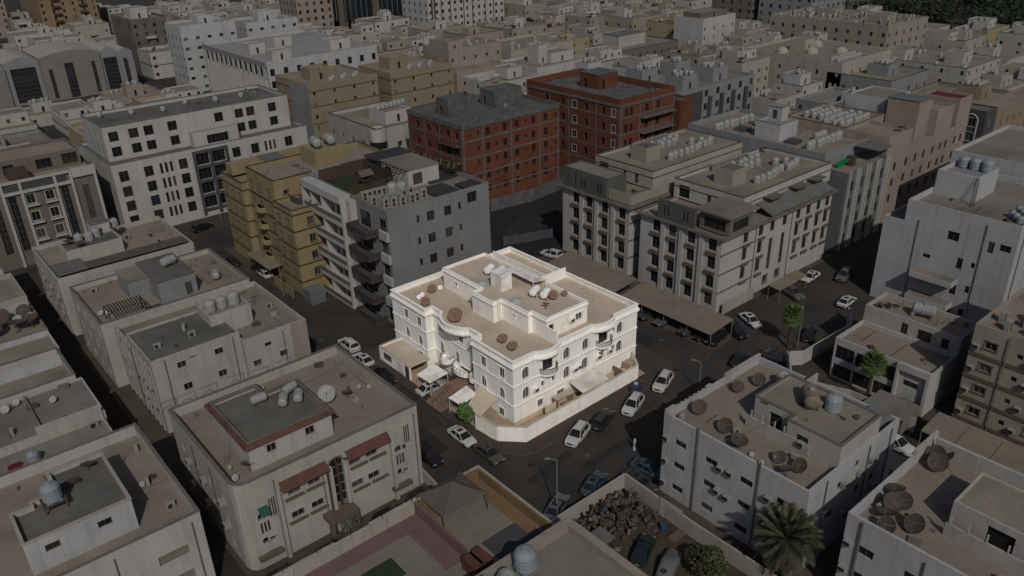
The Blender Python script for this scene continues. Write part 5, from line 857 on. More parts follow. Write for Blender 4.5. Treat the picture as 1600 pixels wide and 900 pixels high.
# ---- white box building with dishes (right of the crossing)
PH = 'the white box building'
T = bld('house', 'white box-shaped house with brown dishes and a sunken terrace beside the date palm', (4.8, 23.5, -40.2, -21.6))
hl = [(-21.6-y-.8, -21.6-y+.8, z, z+.85, 'k') for y in (-24.2, -28.5, -33.1, -37.6) for z in (7.9, 4.7, 1.4)]
hr = [(9.3, 10.1, 9.4, 10.3, 'k'), (6.0, 6.8, 8.2, 9.2, 'k'), (10.3, 11.3, 5.2, 6.4, 'k'), (5.0, 6.0, 4.8, 6.0, 'k'), (13.5, 14.5, 5.0, 6.2, 'k')]
poly(T, [(4.8, -40.2), (23.4, -40.2), (23.4, -21.6), (4.8, -21.6)], 0, 11.4, WHITE2, TANROOF, .9, .3, {0: hr, 3: hl})
for i, (xa, xb, h_) in enumerate(((4.85, 6.4, .45), (12.3, 13.2, .35), (16.0, 23.35, .5))): cbox(T, 'parapet_step', DUSTW, xa, xb, -21.88, -21.58, 11.403, 11.4+h_)
for i in range(7): cbox(T, 'merlon', DUSTW, 6.7+i*.8, 7.05+i*.8, -21.85, -21.62, 11.403, 11.62)
PN = [(10.8, -39.9), (19.0, -39.9), (19.0, -28.6), (12.1, -28.6), (12.1, -33.6), (10.8, -33.6)]
poly(T, PN, 10.5, 13.8, DUSTW, SANDROOF, .25, .2, {5: [(1.2, 2.6, 1.1, 2.2, 'k')], 3: [(2.0, 3.6, .2, 2.3, 'o')]}, TRIMG, .1); cbox(T, 'terrace_wall', DUSTW, 10.6, 10.78, -36.6, -28.6, 10.5, 12.0)
for y in (-29.2, -30.6, -32.2, -33.4): cbox(T, 'terrace_post', TRIMW, 10.62, 10.76, y-.07, y+.07, 12.003, 12.9)
for y in (-26.6, -34.6): MB().tube((4.68, y, 0), (4.68, y, 12.0), .12, 6).build('drain_pipe', [TRIMG], T)
cbox(T, 'glass_lean_to', mat('pale skylight', (.13, .145, .15), .5), 19.2, 23.0, -39.4, -37.0, 11.6, 11.9); cbox(T, 'roof_wall', DUSTW, 19.05, 23.1, -30.0, -29.8, 10.5, 12.8)
wall_ac([(4.8, y, z) for y, z in ((-29.9, 8.1), (-31.2, 8.2), (-29.8, 4.9), (-31.1, 4.8), (-22.3, 8.1), (-22.3, 4.9), (-22.3, 1.7), (-36.0, 7.8), (-36.0, 4.6))], PH, 'L')
for x, z in ((11.8, 8.4), (15.0, 8.2), (17.6, 8.6), (8.2, 6.6), (12.6, 4.0), (19.0, 4.4)): spawn('window_air_conditioner', (x, -40.2, z), 'boxy air conditioner on the alley wall of the white box building', 'air conditioner', 'alley air conditioners of the white box building', 0, 1.0, 'air_conditioner')
wall_ac([(10.8, -35.6, 11.6)], 'the penthouse of the white box building', 'L')
dishes([(8.6, -23.6, 1.45, 215, 'brown_dish'), (15.7, -23.9, 1.2, 230, 'brown_dish'), (18.8, -24.8, 1.3, 200, 'brown_dish'), (7.9, -27.9, 1.45, 185, 'brown_dish'), (6.6, -30.6, 1.5, 225, 'flat_dish'), (7.7, -35.0, 1.15, 190, 'brown_dish'), (7.9, -37.3, 1.35, 170, 'brown_dish'), (6.3, -36.7, 1.25, 60, 'flat_dish'), (8.3, -26.8, .5, 200, 'white_dish'), (6.4, -32.4, .45, 230, 'white_dish'), (6.0, -33.9, .45, 230, 'white_dish')], 10.5, PH)
spawn('horizontal_tank', (15.4, -33.4, 13.5), 'dusty lying tank on the penthouse of the white box building', 'water tank', None, R(40), 1.3, 'water_tank', {'tank': SHUT}); spawn('blue_water_tank', (16.4, -35.6, 13.5), 'pale blue round tank beside the dusty lying tank', 'water tank', None, 0, 1.25, 'water_tank'); spawn('horizontal_tank', (20.4, -27.6, 10.5), 'cream lying tank at the back wall of the white box building', 'water tank', None, R(60), 1.2, 'water_tank', {'tank': DUSTW})
# ---- bottom right house
PH = 'the bottom right house'
T = bld('house', 'white house with clustered brown dishes at the bottom right corner', (4.5, 24, -66, -44.4))
block(T, 4.6, 22.6, -66, -44.4, 0, 11.8, WHITE2, TANROOF, 1.3, L=[(1.6, 3.1, 7.8, 8.8, 'k'), (6.0, 7.6, 8.0, 8.9, 'k'), (10, 11.5, 8.0, 8.9, 'k'), (1.6, 3.1, 4.6, 5.5, 'k'), (6.0, 7.6, 4.6, 5.5, 'k')], pt=.3)
cbox(T, 'parapet_step', DUSTW, 17.5, 22.6, -44.72, -44.38, 11.803, 12.5); cbox(T, 'terrace_wall', DUSTW, 9.7, 9.9, -62, -51.2, 10.5, 12.0); block(T, 11.2, 17.4, -64, -51.0, 10.5, 13.6, DUSTW, SANDROOF, .2, L=[(3.2, 5.6, .2, 2.3, 'o')])
for y in (-51.6, -53.2, -54.8, -56.6): cbox(T, 'terrace_post', TRIMW, 9.72, 9.86, y-.07, y+.07, 12.003, 12.9)
MB().tube((4.48, -46.0, 0), (4.48, -46.0, 11.6), .12, 6).build('drain_pipe', [TRIMG], T); wall_ac([(4.6, -45.0, 8.3), (4.6, -45.0, 5.0)], PH, 'L')
dishes([(19.8, -45.9, 1.4, 170, 'brown_dish'), (18.6, -46.6, 1.4, 190, 'brown_dish'), (20.9, -46.6, 1.1, 150, 'brown_dish'), (11.3, -45.7, 1.35, 60, 'flat_dish'), (10.4, -47.0, 1.3, 180, 'brown_dish'), (9.4, -46.2, 1.3, 240, 'brown_dish'), (7.6, -46.9, 1.3, 60, 'flat_dish'), (8.1, -49.3, 1.35, 165, 'brown_dish'), (6.0, -47.6, 1.25, 170, 'brown_dish'), (9.6, -48.4, .5, 200, 'white_dish')], 10.5, PH)
cbox(None, 'roof_wall_screen', DUSTW, 21.0, 21.2, -49.5, -45.2, 10.5, 12.6); tag(COL.objects[-1], 'dusty white screen wall on the bottom right house roof', 'wall')
# ---- white office with dark windows
PH = 'the white two-storey office'
T = bld('office', 'white two-storey office with wide dark windows behind a fan palm', (43, 62, -36, -21.5)); W_ = lambda y: -21.9-y
hl = [(W_(y)-1.42, W_(y)+1.42, z, z+2.15, 'k') for y in (-23.6, -26.7, -29.75) for z in (3.5, .4)]+[(W_(-33.3)-1.0, W_(-33.3)+1.0, z, z+.9, 'k') for z in (3.6, .7)]
block(T, 42.8, 50.4, -35.8, -21.9, 0, 6.8, WHITE, TANROOF, .7, L=hl); 
for y in (-31.5, -35.6): cbox(T, 'fin', WHITE, 42.2, 42.78, y-.2, y+.2, 0, 7.0)
cbox(T, 'fin_head', WHITE, 42.2, 42.78, -35.39, -31.72, 6.0, 7.0)
block(T, 50.42, 56.5, -35.8, -21.9, 0, 9.4, DUSTW, TANROOF, .5, L=[(9-1.0, 10.0, 6.9, 8.5, 'k'), (5.6, 6.6, 6.9, 8.6, 'k'), (11.4, 12.4, 6.9, 8.5, 'k')]); spawn('horizontal_tank', (53.6, -29.0, 8.9), 'pale lying tank on the rear wing of the white office', 'water tank', None, R(-75), 1.3, 'water_tank')
for i in range(7): spawn('brown_dish', (52.6+rnd.uniform(-.8, .8), -23.2-i*.35, 8.9), 'rusty clay-coloured pot on the rear wing of the white office' if False else 'small rusty dish in the heap on the rear wing of the white office', 'satellite dish', 'rusty dishes on the office', rnd.random()*6, .4, 'satellite_dish')
wallrun('boundary_wall', [(41.0, -15.8), (42.9, -17.3), (56.0, -17.7), (60.8, -14.6)], 0, 2.4, .25, WHITE, 'white boundary wall running behind the fan palm and parked cars'); wallrun('boundary_wall', [(41.2, -15.9), (36.5, -19.2), (36.2, -20.4)], 0, 2.4, .25, DUSTW, 'dusty stepped wall between the white box building and the office')
wallrun('boundary_wall', [(30.0, -21.5), (36.0, -20.6), (38.5, -27.5), (38.5, -36.5)], 0, 2.2, .2, DUSTW, 'dusty yard wall in front of the white office'); tag(MB().box(36.2, 41.2, -36.0, -30.2, 2.4, 2.55).box(36.4, 41.0, -35.8, -30.4, 0, 2.4).build('garage', [PALEROOF]), 'low flat-roofed garage below the white office', 'garage')
# ---- tall white block at the right
PH = 'the tall white block at the right'
T = bld('apartment_block', 'tall plain white block with two jutting balconies at the right', (71, 98, -34, -13)); Wy = lambda y: -16.0-y
hl = [(Wy(-24.0)-.9, Wy(-24.0)+.9, 14.0, 15.5, 'k'), (Wy(-29.7)-.45, Wy(-29.7)+.45, 13.6, 15.5, 'k'), (Wy(-31.7)-.8, Wy(-31.7)+.8, 14.4, 15.5, 'k'), (Wy(-25.8)-.45, Wy(-25.8)+.45, 9.6, 11.5, 'k'), (Wy(-20.6)-.6, Wy(-20.6)+.6, 9.9, 10.6, 'k'), (Wy(-27.8)-.3, Wy(-27.8)+.3, 10.4, 11.3, 'k'), (Wy(-20.5)-.7, Wy(-20.5)+.7, 5.8, 6.6, 'k'), (Wy(-25.7)-.5, Wy(-25.7)+.5, 5.0, 7.0, 'k'), (Wy(-27.8)-.35, Wy(-27.8)+.35, 6.0, 7.2, 'k'), (Wy(-20.3)-.7, Wy(-20.3)+.7, 1.6, 2.4, 'k'), (Wy(-25.6)-.5, Wy(-25.6)+.5, 1.0, 3.0, 'k'), (Wy(-27.7)-.4, Wy(-27.7)+.4, 1.9, 3.1, 'k')]
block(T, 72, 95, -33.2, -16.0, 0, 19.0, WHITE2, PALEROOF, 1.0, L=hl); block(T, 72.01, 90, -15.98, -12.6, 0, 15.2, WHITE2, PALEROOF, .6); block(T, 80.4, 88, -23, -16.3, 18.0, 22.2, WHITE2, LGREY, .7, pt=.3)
for z in (7.0, 2.8): m_ = MB(); m_.box(69.6, 71.98, -26.2, -19.4, z, z+.9); m_.build('balcony', [WHITE2], T); cbox(T, 'balcony_floor', SANDROOF, 69.75, 71.97, -26.05, -19.55, z+.905, z+.93)
tanks([(86.6, -17.8), (86.6, -19.7), (86.6, -21.6)], 21.5, PH, 'blue_water_tank', 1.2, 'pale blue tank'); tanks([(76+i*.9, -31.5+(i % 3)*.9) for i in range(7)], 18.0, PH, 'blue_water_tank', .7, 'small pale tank')
ld = MB()
for dy in (-.22, .22): ld.tube((80.2, -22.8+dy, 22.2), (78.0, -23.6+dy, 18.0), .05, 4)
for i in range(12): t = i/12; ld.tube((80.2-2.2*t, -22.58-.8*t, 22.1-4.1*t), (80.2-2.2*t, -23.02-.8*t, 22.1-4.1*t), .035, 4)
tag(ld.build('ladder', [RAIL]), 'dark ladder leaning on the roof room of the tall white block', 'ladder')
T = bld('apartment_block', 'plain pale block at the far right edge behind the tall white block', (104, 130, -40, -8)); block(T, 104, 130, -45, -9, 0, 19, WHITE2, PALEROOF, .8)
# ---- beige block with air conditioners at right edge
PH = 'the beige banded block at the right edge'
T = bld('apartment_block', 'beige block with brown bands and framed windows at the right edge', (44, 66, -72, -38.8)); Wy = lambda y: -38.9-y
hl = [(Wy(y)-.7, Wy(y)+.7, z, z+1.0, 'f') for y in (-41.2, -48.0, -54.0) for z in (12.4, 9.2, 5.9, 2.6)]+[(Wy(y)-.35, Wy(y)+.35, z+.1, z+.8, 'k') for y in (-44.6, -51) for z in (12.4, 9.2, 5.9, 2.6)]
block(T, 44.2, 66, -72, -38.9, 0, 15.4, BEIGE, TANROOF, .7, L=hl)
for z in (11.0, 7.7, 4.4, 1.2): cbox(T, 'band', TRIMB, 44.05, 44.19, -72, -38.85, z, z+.5)
wall_ac([(44.2, y, z) for y in (-39.6, -46.0) for z in (12.2, 9.0, 5.7, 2.4)], PH, 'L')
for i in range(6): spawn('condenser', (46+rnd.uniform(0, 3), -40.5-i*1.4, 14.7), 'condenser unit on the beige banded block roof', 'air conditioner', 'condensers on the beige banded block', rnd.uniform(-.2, .2), .9, 'air_conditioner')
spawn('horizontal_tank', (50.5, -45.5, 14.7), 'large pale lying tank on the beige banded block', 'water tank', None, R(-70), 1.7, 'water_tank')
for i in range(4): ya = -38.4-i*4.1; shelter('car_canopy', [(35.7, ya, 2.7), (35.7, ya-4.0, 2.7), (40.6, ya-4.0, 3.3), (40.6, ya, 3.3)], 0, CANVAS, 'tan canvas canopy bay below the beige banded block, '+('nearest the garage', 'second from the garage', 'third from the garage', 'farthest from the garage')[i], pm=POLE, grp='canopy bays below the beige block')
for i in range(6): spawn('window_air_conditioner', (44.2, -40.5-i*2.4, .5+.02*i), 'air conditioner above the canopy bays of the beige banded block', 'air conditioner', 'low air conditioners of the beige block', R(-90), 1.1, 'air_conditioner')
# ---- tent court (bottom centre)
T = bld('walled_court', 'walled roof court with orange and pink painted walls around a tent', (-44, -11, -22, -6)); H_ = 3.0
cbox(T, 'floor', FLOORT, -44, -11.6, -21.5, -6.8, .02, 2.0)
for b4, m_ in (((-20.7, -11.2, -6.8, -6.45), CREAM), ((-44, -20.72, -6.8, -6.45), DUSTW), ((-11.5, -11.2, -21.8, -6.82), CREAM)): cbox(T, 'outer_wall', m_, *b4, 0, H_+.45)
cbox(T, 'inner_facing', ORW, -20.6, -11.7, -7.0, -6.82, 2.0, H_+.4); cbox(T, 'inner_facing', ORW, -11.7, -11.52, -21.5, -7.02, 2.0, H_+.4)
cbox(T, 'court_band', ORW, -20.6, -17.6, -9.4, -7.1, 2.003, 2.05); cbox(T, 'court_band', ORW, -13.4, -11.8, -18.0, -7.1, 2.003, 2.05); cbox(T, 'court_band', PINKW, -36, -20.9, -9.2, -7.0, 2.003, 2.05); cbox(T, 'court_band', PINKW, -23.4, -20.9, -16.5, -9.25, 2.003, 2.05)
cbox(T, 'divider_wall', PINKW, -21.0, -20.72, -19.5, -6.9, 2.0, H_+.6); cbox(T, 'divider_wall', CREAM, -36, -21.02, -7.05, -6.82, 2.0, H_+.5)
t_ = thing('tent', 'grey-brown four-sided tent with a pointed top inside the orange court', 'tent'); m_ = MB(); cs = [(-20.5, -7.1, 4.6), (-20.5, -12.2, 4.6), (-14.4, -12.2, 4.6), (-14.4, -7.1, 4.6)]; ap = (-17.4, -9.7, 6.4)
for i in range(4):
    a_ = Vector(cs[i]); b_ = Vector(cs[(i+1) % 4]); c_ = Vector(ap); md = (a_+b_)/2-Vector((0, 0, .12)); q1 = (a_+c_)/2-Vector((0, 0, .18)); q2 = (b_+c_)/2-Vector((0, 0, .18)); qm = (md+c_)/2-Vector((0, 0, .22))
    for f in ((a_, md, qm, q1), (md, b_, q2, qm), (q1, qm, c_), (qm, q2, c_)): m_.face(f)
m_.build('cloth', [TENTM], t_)
for c_ in cs: MB().tube((c_[0], c_[1], 2.0), c_, .07, 6).build('pole', [TENTM], t_)
tag(cbox(None, 'dark_mat', DGREY, -18.2, -12.2, -19.5, -15.8, 2.005, 2.04), 'dark slate mat on the court floor beside the tent', 'mat'); tag(cbox(None, 'turf_mat', TURF, -30.5, -26.8, -14.0, -11.0, 2.005, 2.04), 'green turf square in the pink court', 'mat'); tag(MB().prism([(-22.0, -17.4), (-19.6, -17.3), (-19.5, -19.6), (-21.9, -19.7)], 2.0, 3.6).build('red_roof_hut', [TILE]), 'red-roofed hut at the bottom edge beside the pink wall', 'hut')
for i in range(7): x = -13-i*4; tag(MB().tube((x, -6.62, 3.45), (x, -6.62, 4.4), .04, 5).build('wall_post', [RAIL]), 'short dark post on the court wall along the alley', 'post', 'posts on the court wall')
# ---- beige flat-roofed house, bottom centre
T = bld('house', 'beige flat-roofed house with deep parapet at the bottom edge', (-40, -11.2, -60, -22.4)); block(T, -34, -11.4, -60, -22.4, 0, 6.2, BEIGE, FLOORT, 1.0, pt=.9); block(T, -34, -24, -36, -24, 5.2, 7.5, DUSTW, SANDROOF, .4); spawn('blue_water_tank', (-19.6, -24.9, 6.2), 'large pale blue tank on the beige flat-roofed house', 'water tank', None, 0, 1.5, 'water_tank'); spawn('horizontal_tank', (-23.0, -25.4, 5.2), 'pale lying tank on the beige flat-roofed house', 'water tank', None, R(30), 1.4, 'water_tank')
# ---- scrap yard
wallrun('yard_wall', [(-10.7, -18.4), (1.9, -18.4)], 0, 2.1, .25, CREAM, 'cream scrap yard wall along the street'); wallrun('yard_wall', [(2.0, -18.7), (1.4, -29), (1.4, -44)], 0, 2.2, .25, CREAM, 'cream scrap yard wall beside the white box building'); wallrun('yard_wall', [(-10.8, -18.6), (-10.8, -45)], 0, 1.9, .2, BEIGE, 'low wall between the scrap yard and the beige house')
tag(cbox(None, 'white_gate', TRIMW, 1.50, 1.56, -27.6, -24.4, 0, 2.6), 'white sheet gate leaning at the scrap yard wall', 'gate')
q = random.Random(4); MC = [mat('scrap rust', (.07, .042, .028), .9, .3, 2), mat('scrap grey', (.075, .072, .068), .8, .3, 2), mat('scrap tan', (.105, .08, .055), .9, .3, 2), TYRE, mat('scrap brown', (.05, .035, .026), .9, .3, 2), mat('scrap pale', (.15, .14, .125), .8, .3, 2)]
tyre_ = MB().lathe([(.16, -.1), (.3, -.11), (.34, -.05), (.34, .05), (.3, .11), (.16, .1), (.16, -.1)], 12).mesh('old_tyre', [MC[1]])
for i in range(380):                                         # heap of tyres, drums and parts
    d = abs(q.gauss(0, 1)); x = q.uniform(-8.0, 1.0); y = -19.2-abs(q.gauss(0, 2.6))-max(0, x+2.5)*.8*q.random(); hgt = max(0, 1.9-abs(y+21.2)*.42)*q.random()
    if y < -26.5+max(0, x+3)*-.6: continue
    k = q.random()
    if k < .45:
        o = link('old_tyre', tyre_, None, (x, y, .1+hgt), 0, q.uniform(.6, 1.0)); o.rotation_euler = (q.uniform(-1, 1), q.uniform(-1, 1), q.uniform(0, 6)); tag(o, 'worn tyre in the scrap heap by the street wall', 'tyre', 'tyres in the scrap heap')
    elif k < .7:
        o = MB().lathe([(0, 0), (.26, 0), (.28, .1), (.26, .4), (.28, .7), (.26, .8), (0, .8)], 10).build('scrap_drum', [q.choice(MC)], None, loc=(x, y, hgt+.1)); o.scale = (.75, .75, .75); o.rotation_euler = (q.uniform(-1.6, 1.6), q.uniform(-.4, .4), q.uniform(0, 6)); tag(o, 'battered drum in the scrap heap by the street wall', 'drum', 'drums in the scrap heap')
    else:
        a_, b2, c_ = q.uniform(.2, .9), q.uniform(.1, .4), q.uniform(.05, .25); o = MB().prism([(-a_/2, -b2/2), (a_/2, -b2/2*q.uniform(.5, 1)), (a_/2*q.uniform(.6, 1), b2/2), (-a_/2, b2/2)], 0, c_).build('scrap_part', [q.choice(MC)], None, loc=(x, y, hgt)); o.rotation_euler = (q.uniform(-.6, .6), q.uniform(-.6, .6), q.uniform(0, 6)); tag(o, 'broken metal part in the scrap heap by the street wall', 'scrap', 'parts in the scrap heap')
sh = thing('scrap_shed', 'low sheet-roofed shed at the edge of the scrap yard', 'shed'); cbox(sh, 'roof', SHEET, -9.9, -6.6, -25.0, -22.6, 1.9, 2.0); [cbox(sh, 'post', BROWN, x, x+.1, y, y+.1, 0, 1.9) for x in (-9.8, -6.8) for y in (-24.9, -22.8)]
tag(MB().lathe([(.32, 0), (.34, .4), (.34, .9), (0, .92)], 12, (-.2, -26.4, 0)).build('blue_drum', [BLUE]), 'blue plastic drum in the scrap yard', 'drum'); tag(cbox(None, 'plank_pile', TRIMB, -1.0, 1.0, -28.6, -27.6, 0, .3), 'plank pile beside the blue drum', 'planks')

# ================================================================== FARTHER QUARTERS
def inview(x, y, z, mgn=60):
    v = Vector((x, y, z))-CAM_LOC; d = v.dot(cf)
    if d < 5: return False
    px = 800+1257.66*v.dot(cr)/d; py = 450+1257.66*v.dot(cd)/d
    return -mgn < px < 1600+mgn and -mgn < py < 900+mgn
def rowcols(L, step, off=1.6): n = max(1, int((L-2*off)/step)+1); return [off+(L-2*off)*(i/(n-1) if n > 1 else .5) for i in range(n)]
def tower(label, x0, x1, y0, y1, z1, wall, roof, st='l', sR=3.6, sL=3.6, wd=1.1, h=1.5, fl=3.4, par=.9, cop=None, tk=0, sh=None, name='apartment_block', PHR=None, base=1.2, tkind='far_water_tank'):
    T = bld(name, label, (x0, x1, y0, y1)); rows = [base+fl*i for i in range(int((z1-par-base-h)/fl)+1)]
    block(T, x0, x1, y0, y1, 0, z1, wall, roof, par, L=grid(rowcols(y1-y0, sL), rows, wd, h, st) if sL else None, Rr=grid(rowcols(x1-x0, sR), rows, wd, h, st) if sR else None, cop=cop)
    for b in (sh or []): stairhouse(T, x0+b[0], x0+b[1], y0+b[2], y0+b[3], z1-par, b[4], b[5] if len(b) > 5 else wall, roof, None, True)
    if tk: tanks([(x0+1.5+(x1-x0-3)*rnd.random(), y0+1.5+(y1-y0-3)*rnd.random()) for _ in range(tk)], z1-par, PHR or ('the '+label), tkind, rnd.uniform(.9, 1.15))
    return T
# rounded white villa
T = tower('white villa with a rounded corner bay behind the grey apartment block', 43.2, 61.5, 103.5, 128, 13.6, DUSTW, SANDROOF, 'l', 4.5, 5, 1.3, 1.4, cop=DGREY, sh=[(6, 14, 5, 13, 3.2, WHITE)], name='villa'); MB().lathe([(2.2, 0), (2.2, 13.5)], 16, (44.3, 104.6, 0)).build('corner_bay', [WHITE], T); MB().lathe([(2.23, 8.6), (2.23, 10.4)], 16, (44.3, 104.6, 0)).build('corner_glazing', [GLASS], T)
tanks([(50+i*1.4, 113+.2*i) for i in range(7)], 15.55, 'the rounded white villa', 'far_water_tank')
for lb, b4, off in (('ochre block with a white corner strip and blind end wall', (46.5, 69.4, 144.6, 166), 0), ('ochre block with a banded blind wall behind its twin', (72, 95.3, 141.5, 160), 1)):
    T = tower(lb, *b4, 18, OCHRE, TANROOF, 'm', 6.5, 3.6, .8, 1.2, sh=[(5, 12, 8, 14, 3.6, OCHRE)], tk=0)
    for z in (6.4, 11.4, 15.8): band(T, rect(*b4), z, .3, .08, TRIMB, 'band')
    if not off: cbox(T, 'corner_strip', LGREY, b4[0]-.14, b4[0]-.01, b4[2]-.1, b4[2]+12, 0, 17.6)
    tanks([(b4[0]+9+i*1.3, b4[2]+3.5+(i % 3)*1.5) for i in range(9)], 17.1, 'the '+lb, 'far_water_tank')
# big white complex and white tower behind
T = tower('large white complex with a deep louvred facade and roof pavilions', 54, 96, 188, 243, 18, WHITE2, WROOF, 'k', 4.4, 0, 1.6, 2.3, 4.0, sh=[(4, 11, 4, 9, 3.4, WHITE), (4, 10, 22, 28, 3.4, WHITE), (17, 24, 30, 36, 3.4, WHITE), (28, 36, 8, 14, 3.4, WHITE)])
for i in range(26): cbox(T, 'fin', TRIMW, 53.2, 53.98, 189.5+i*2.0, 190.0+i*2.0, 0, 12.6)
cbox(T, 'attic_band', LGREY, 53.4, 53.97, 188.2, 242.8, 16.2, 17.8); cbox(T, 'attic_window_strip', ROOM, 53.7, 53.98, 189.5, 241, 13.4, 15.6)
for i in range(13): cbox(T, 'attic_pier', WHITE, 53.3, 53.69, 189+i*4.2, 190.6+i*4.2, 12.62, 16.18)
tower('tall white block with grouped small windows, left of the white complex', 47.6, 69, 246, 262, 24.5, WHITE2, WROOF, 'm', 4.2, 4, 1.5, 1.1, 3.6, tk=4, sh=[(9, 15, 5, 11, 3.2)]); tower('white block with grouped small windows beyond the white complex', 74, 96, 248, 266, 22.5, WHITE2, WROOF, 'm', 4.6, 4, 1.5, 1.1, 3.6, tk=8, sh=[(8, 16, 6, 12, 4)])
# arched office with dark glass bays
T = bld('office', 'grey office with barrel roofs and tall dark glass bays', (-30, 37, 272, 300))
for xa, xb, h_ in ((-30, -8, 13.6), (-7.9, 3.6, 15.2), (3.7, 24.6, 15.8), (24.7, 31.2, 15.0), (31.3, 36.6, 14.0)):
    N = 8; m_ = MB(); rise = 1.7; pr = [(xa+(xb-xa)*i/N, h_+rise*math.sin(math.pi*i/N)) for i in range(N+1)]; set_ = 0 if xb-xa > 10 and xa != -7.9 else .8
    front = [(xa, 272+set_, 0), (xb, 272+set_, 0)]+[(x, 272+set_, z) for x, z in reversed(pr)]; m_.face(front, 0); m_.face([(x, 300, z) for x, y, z in front], 0)
    for i in range(N): m_.face([(pr[i][0], 272+set_, pr[i][1]), (pr[i+1][0], 272+set_, pr[i+1][1]), (pr[i+1][0], 300, pr[i+1][1]), (pr[i][0], 300, pr[i][1])], 1)
    m_.face([(xa, 272+set_, 0), (xa, 300, 0), (xa, 300, pr[0][1]), (xa, 272+set_, pr[0][1])], 0); m_.face([(xb, 272+set_, 0), (xb, 300, 0), (xb, 300, pr[-1][1]), (xb, 272+set_, pr[-1][1])], 0); m_.build('wall', [wallm('office grey', (.12, .115, .104)) if set_ == 0 else LGREY, CREAM], T)
for a_, b_, z0_, z1_ in ((-22, -18, 2, 11), (-6.2, 2.0, 1.0, 12.6), (6.0, 7.2, 1.0, 11.5), (11.6, 14.6, .5, 13), (21.0, 22.2, 1, 12.5), (25.6, 30.4, 1.0, 12.4), (32.6, 33.8, 1.0, 12.0)):
    w_ = MB(); yy = 271.9 if a_ not in (-6.2, 25.6) else 272.7; w_.box(a_, b_, yy, yy+.06, z0_, z1_); o_ = w_.build('glass_bay', [GLASSB], T); m_ = MB(); n_ = max(2, int((b_-a_)/.9))
    for i in range(n_+1): x = a_+(b_-a_)*i/n_; m_.box(x-.05, x+.05, yy-.06, yy, z0_, z1_)
    for i in range(int((z1_-z0_)/1.5)): z = z0_+1.5*i; m_.box(a_, b_, yy-.04, yy-.001, z-.05, z+.05)
    m_.build('mullions', [DFRAME], o_)
    if b_-a_ > 4: MB().prism([(a_, yy-.001), (b_, yy-.001), (b_, yy+.05), (a_, yy+.05)], z1_, z1_+.5).build('bay_head', [GLASSB], o_)
# further landmarks
T = tower('dark brown stone building with an arched balcony beyond the arched office', 47, 62, 303, 330, 22, STONE, SANDROOF, 'm', 3.8, 4, 1.2, 1.5, tk=5, sh=[(3, 10, 8, 16, 4.5, WHITE)]); cbox(T, 'balcony', TRIMW, 52, 56, 302, 302.98, 13.6, 14.6); cbox(T, 'base_band', DGREY, 46.9, 62.1, 302.8, 302.98, 0, 4)
T = tower('tall orange stone apartment house in the upper left', 38, 66, 425, 470, 34, ORANGE, TANROOF, 'm', 4.2, 3.6, 1.2, 1.6, 3.4)
for i in range(8): cbox(T, 'balcony', BROWN, 44, 48, 423.8, 424.98, 3+3.6*i, 3.9+3.6*i); cbox(T, 'balcony', BROWN, 57, 61, 423.8, 424.98, 3+3.6*i, 3.9+3.6*i)
tower('grey-pink apartment row at the upper left corner', 8, 30, 470, 560, 26, PINK, TANROOF, 'm', 4, 4, 1.2, 1.6); tower('pale slab block beside the far street at the left edge', -16, 6, 400, 470, 20, DUSTW, SANDROOF, 'm', 4, 4, 1.2, 1.5)
T = bld('office_tower', 'dark glass office tower on pale columns at the top', (158, 200, 322, 360)); block(T, 158, 199, 324, 360, 7, 46, GLASSB, DGREY, .5); cbox(T, 'stone_spine', TRIMB, 176, 180, 322.5, 323.98, 5, 46); cbox(T, 'stone_edge', TRIMG, 196, 199.6, 323.2, 323.98, 0, 46); cbox(T, 'stone_edge', TRIMB, 156, 159, 323.2, 323.98, 0, 46)
for i in range(12): cbox(T, 'mullion', GREY, 160+i*3.2, 160.25+i*3.2, 323.6, 323.98, 7, 46); cbox(T, 'column', TRIMB, 160+i*3.3, 161.3+i*3.3, 324.2, 325.6, 0, 7)
for i in range(10): cbox(T, 'mullion', GREY, 157.6, 157.98, 326+i*3.3, 326.25+i*3.3, 7, 46)
T = tower('white apartment block with dark pointed arch frames at the top', 180, 229, 277, 300, 25, WHITE, PALEROOF, 'm', 3.7, 4.2, 1.5, 1.6, 3.6, tk=6, sh=[(8, 20, 8, 16, 3.4)])
for c in (191, 205, 219):
    m_ = MB(); 
    for s in (-1, 1): m_.tube((c+s*2.8, 276.9, 1), (c+s*2.8, 276.9, 19), .3, 4); m_.tube((c+s*2.8, 276.9, 19), (c, 276.9, 23.4), .3, 4)
    m_.build('arch_frame', [BROWN], T)
for x in (182, 183.6): cbox(T, 'brown_strip', BROWN, x, x+.8, 276.7, 276.98, 0, 24)
T = tower('pink-beige stepped block behind the nearer red brick frame', 113, 137, 168, 184, 16.4, PINK, SANDROOF, 'm', 5.2, 5, .9, 1.1, 3.6, sh=[(0.1, 6, .2, 12, 3.4, PINK)], tk=8); block(T, 109.5, 131, 159, 167.98, 0, 10.5, PINK, SANDROOF, .6, Rr=grid([3, 8, 12, 17], [6.6, 2.6], .9, 1.1, 'm'))
tower('cream block with a long upper wall behind the white stepped house', 140, 172, 166, 190, 12.6, CREAM, SANDROOF, 'm', 5, 0, .9, 1.0, tk=14); T = tower('white stepped house with a stair tower behind the farther brick frame', 128, 152, 138, 158, 11.8, WHITE, SANDROOF, 'm', 5, 4, .9, 1.0, sh=[(8, 12, 8, 14, 6.4, WHITE), (12.1, 23, 6, 14, 3.4, WHITE)], name='house', tk=3)
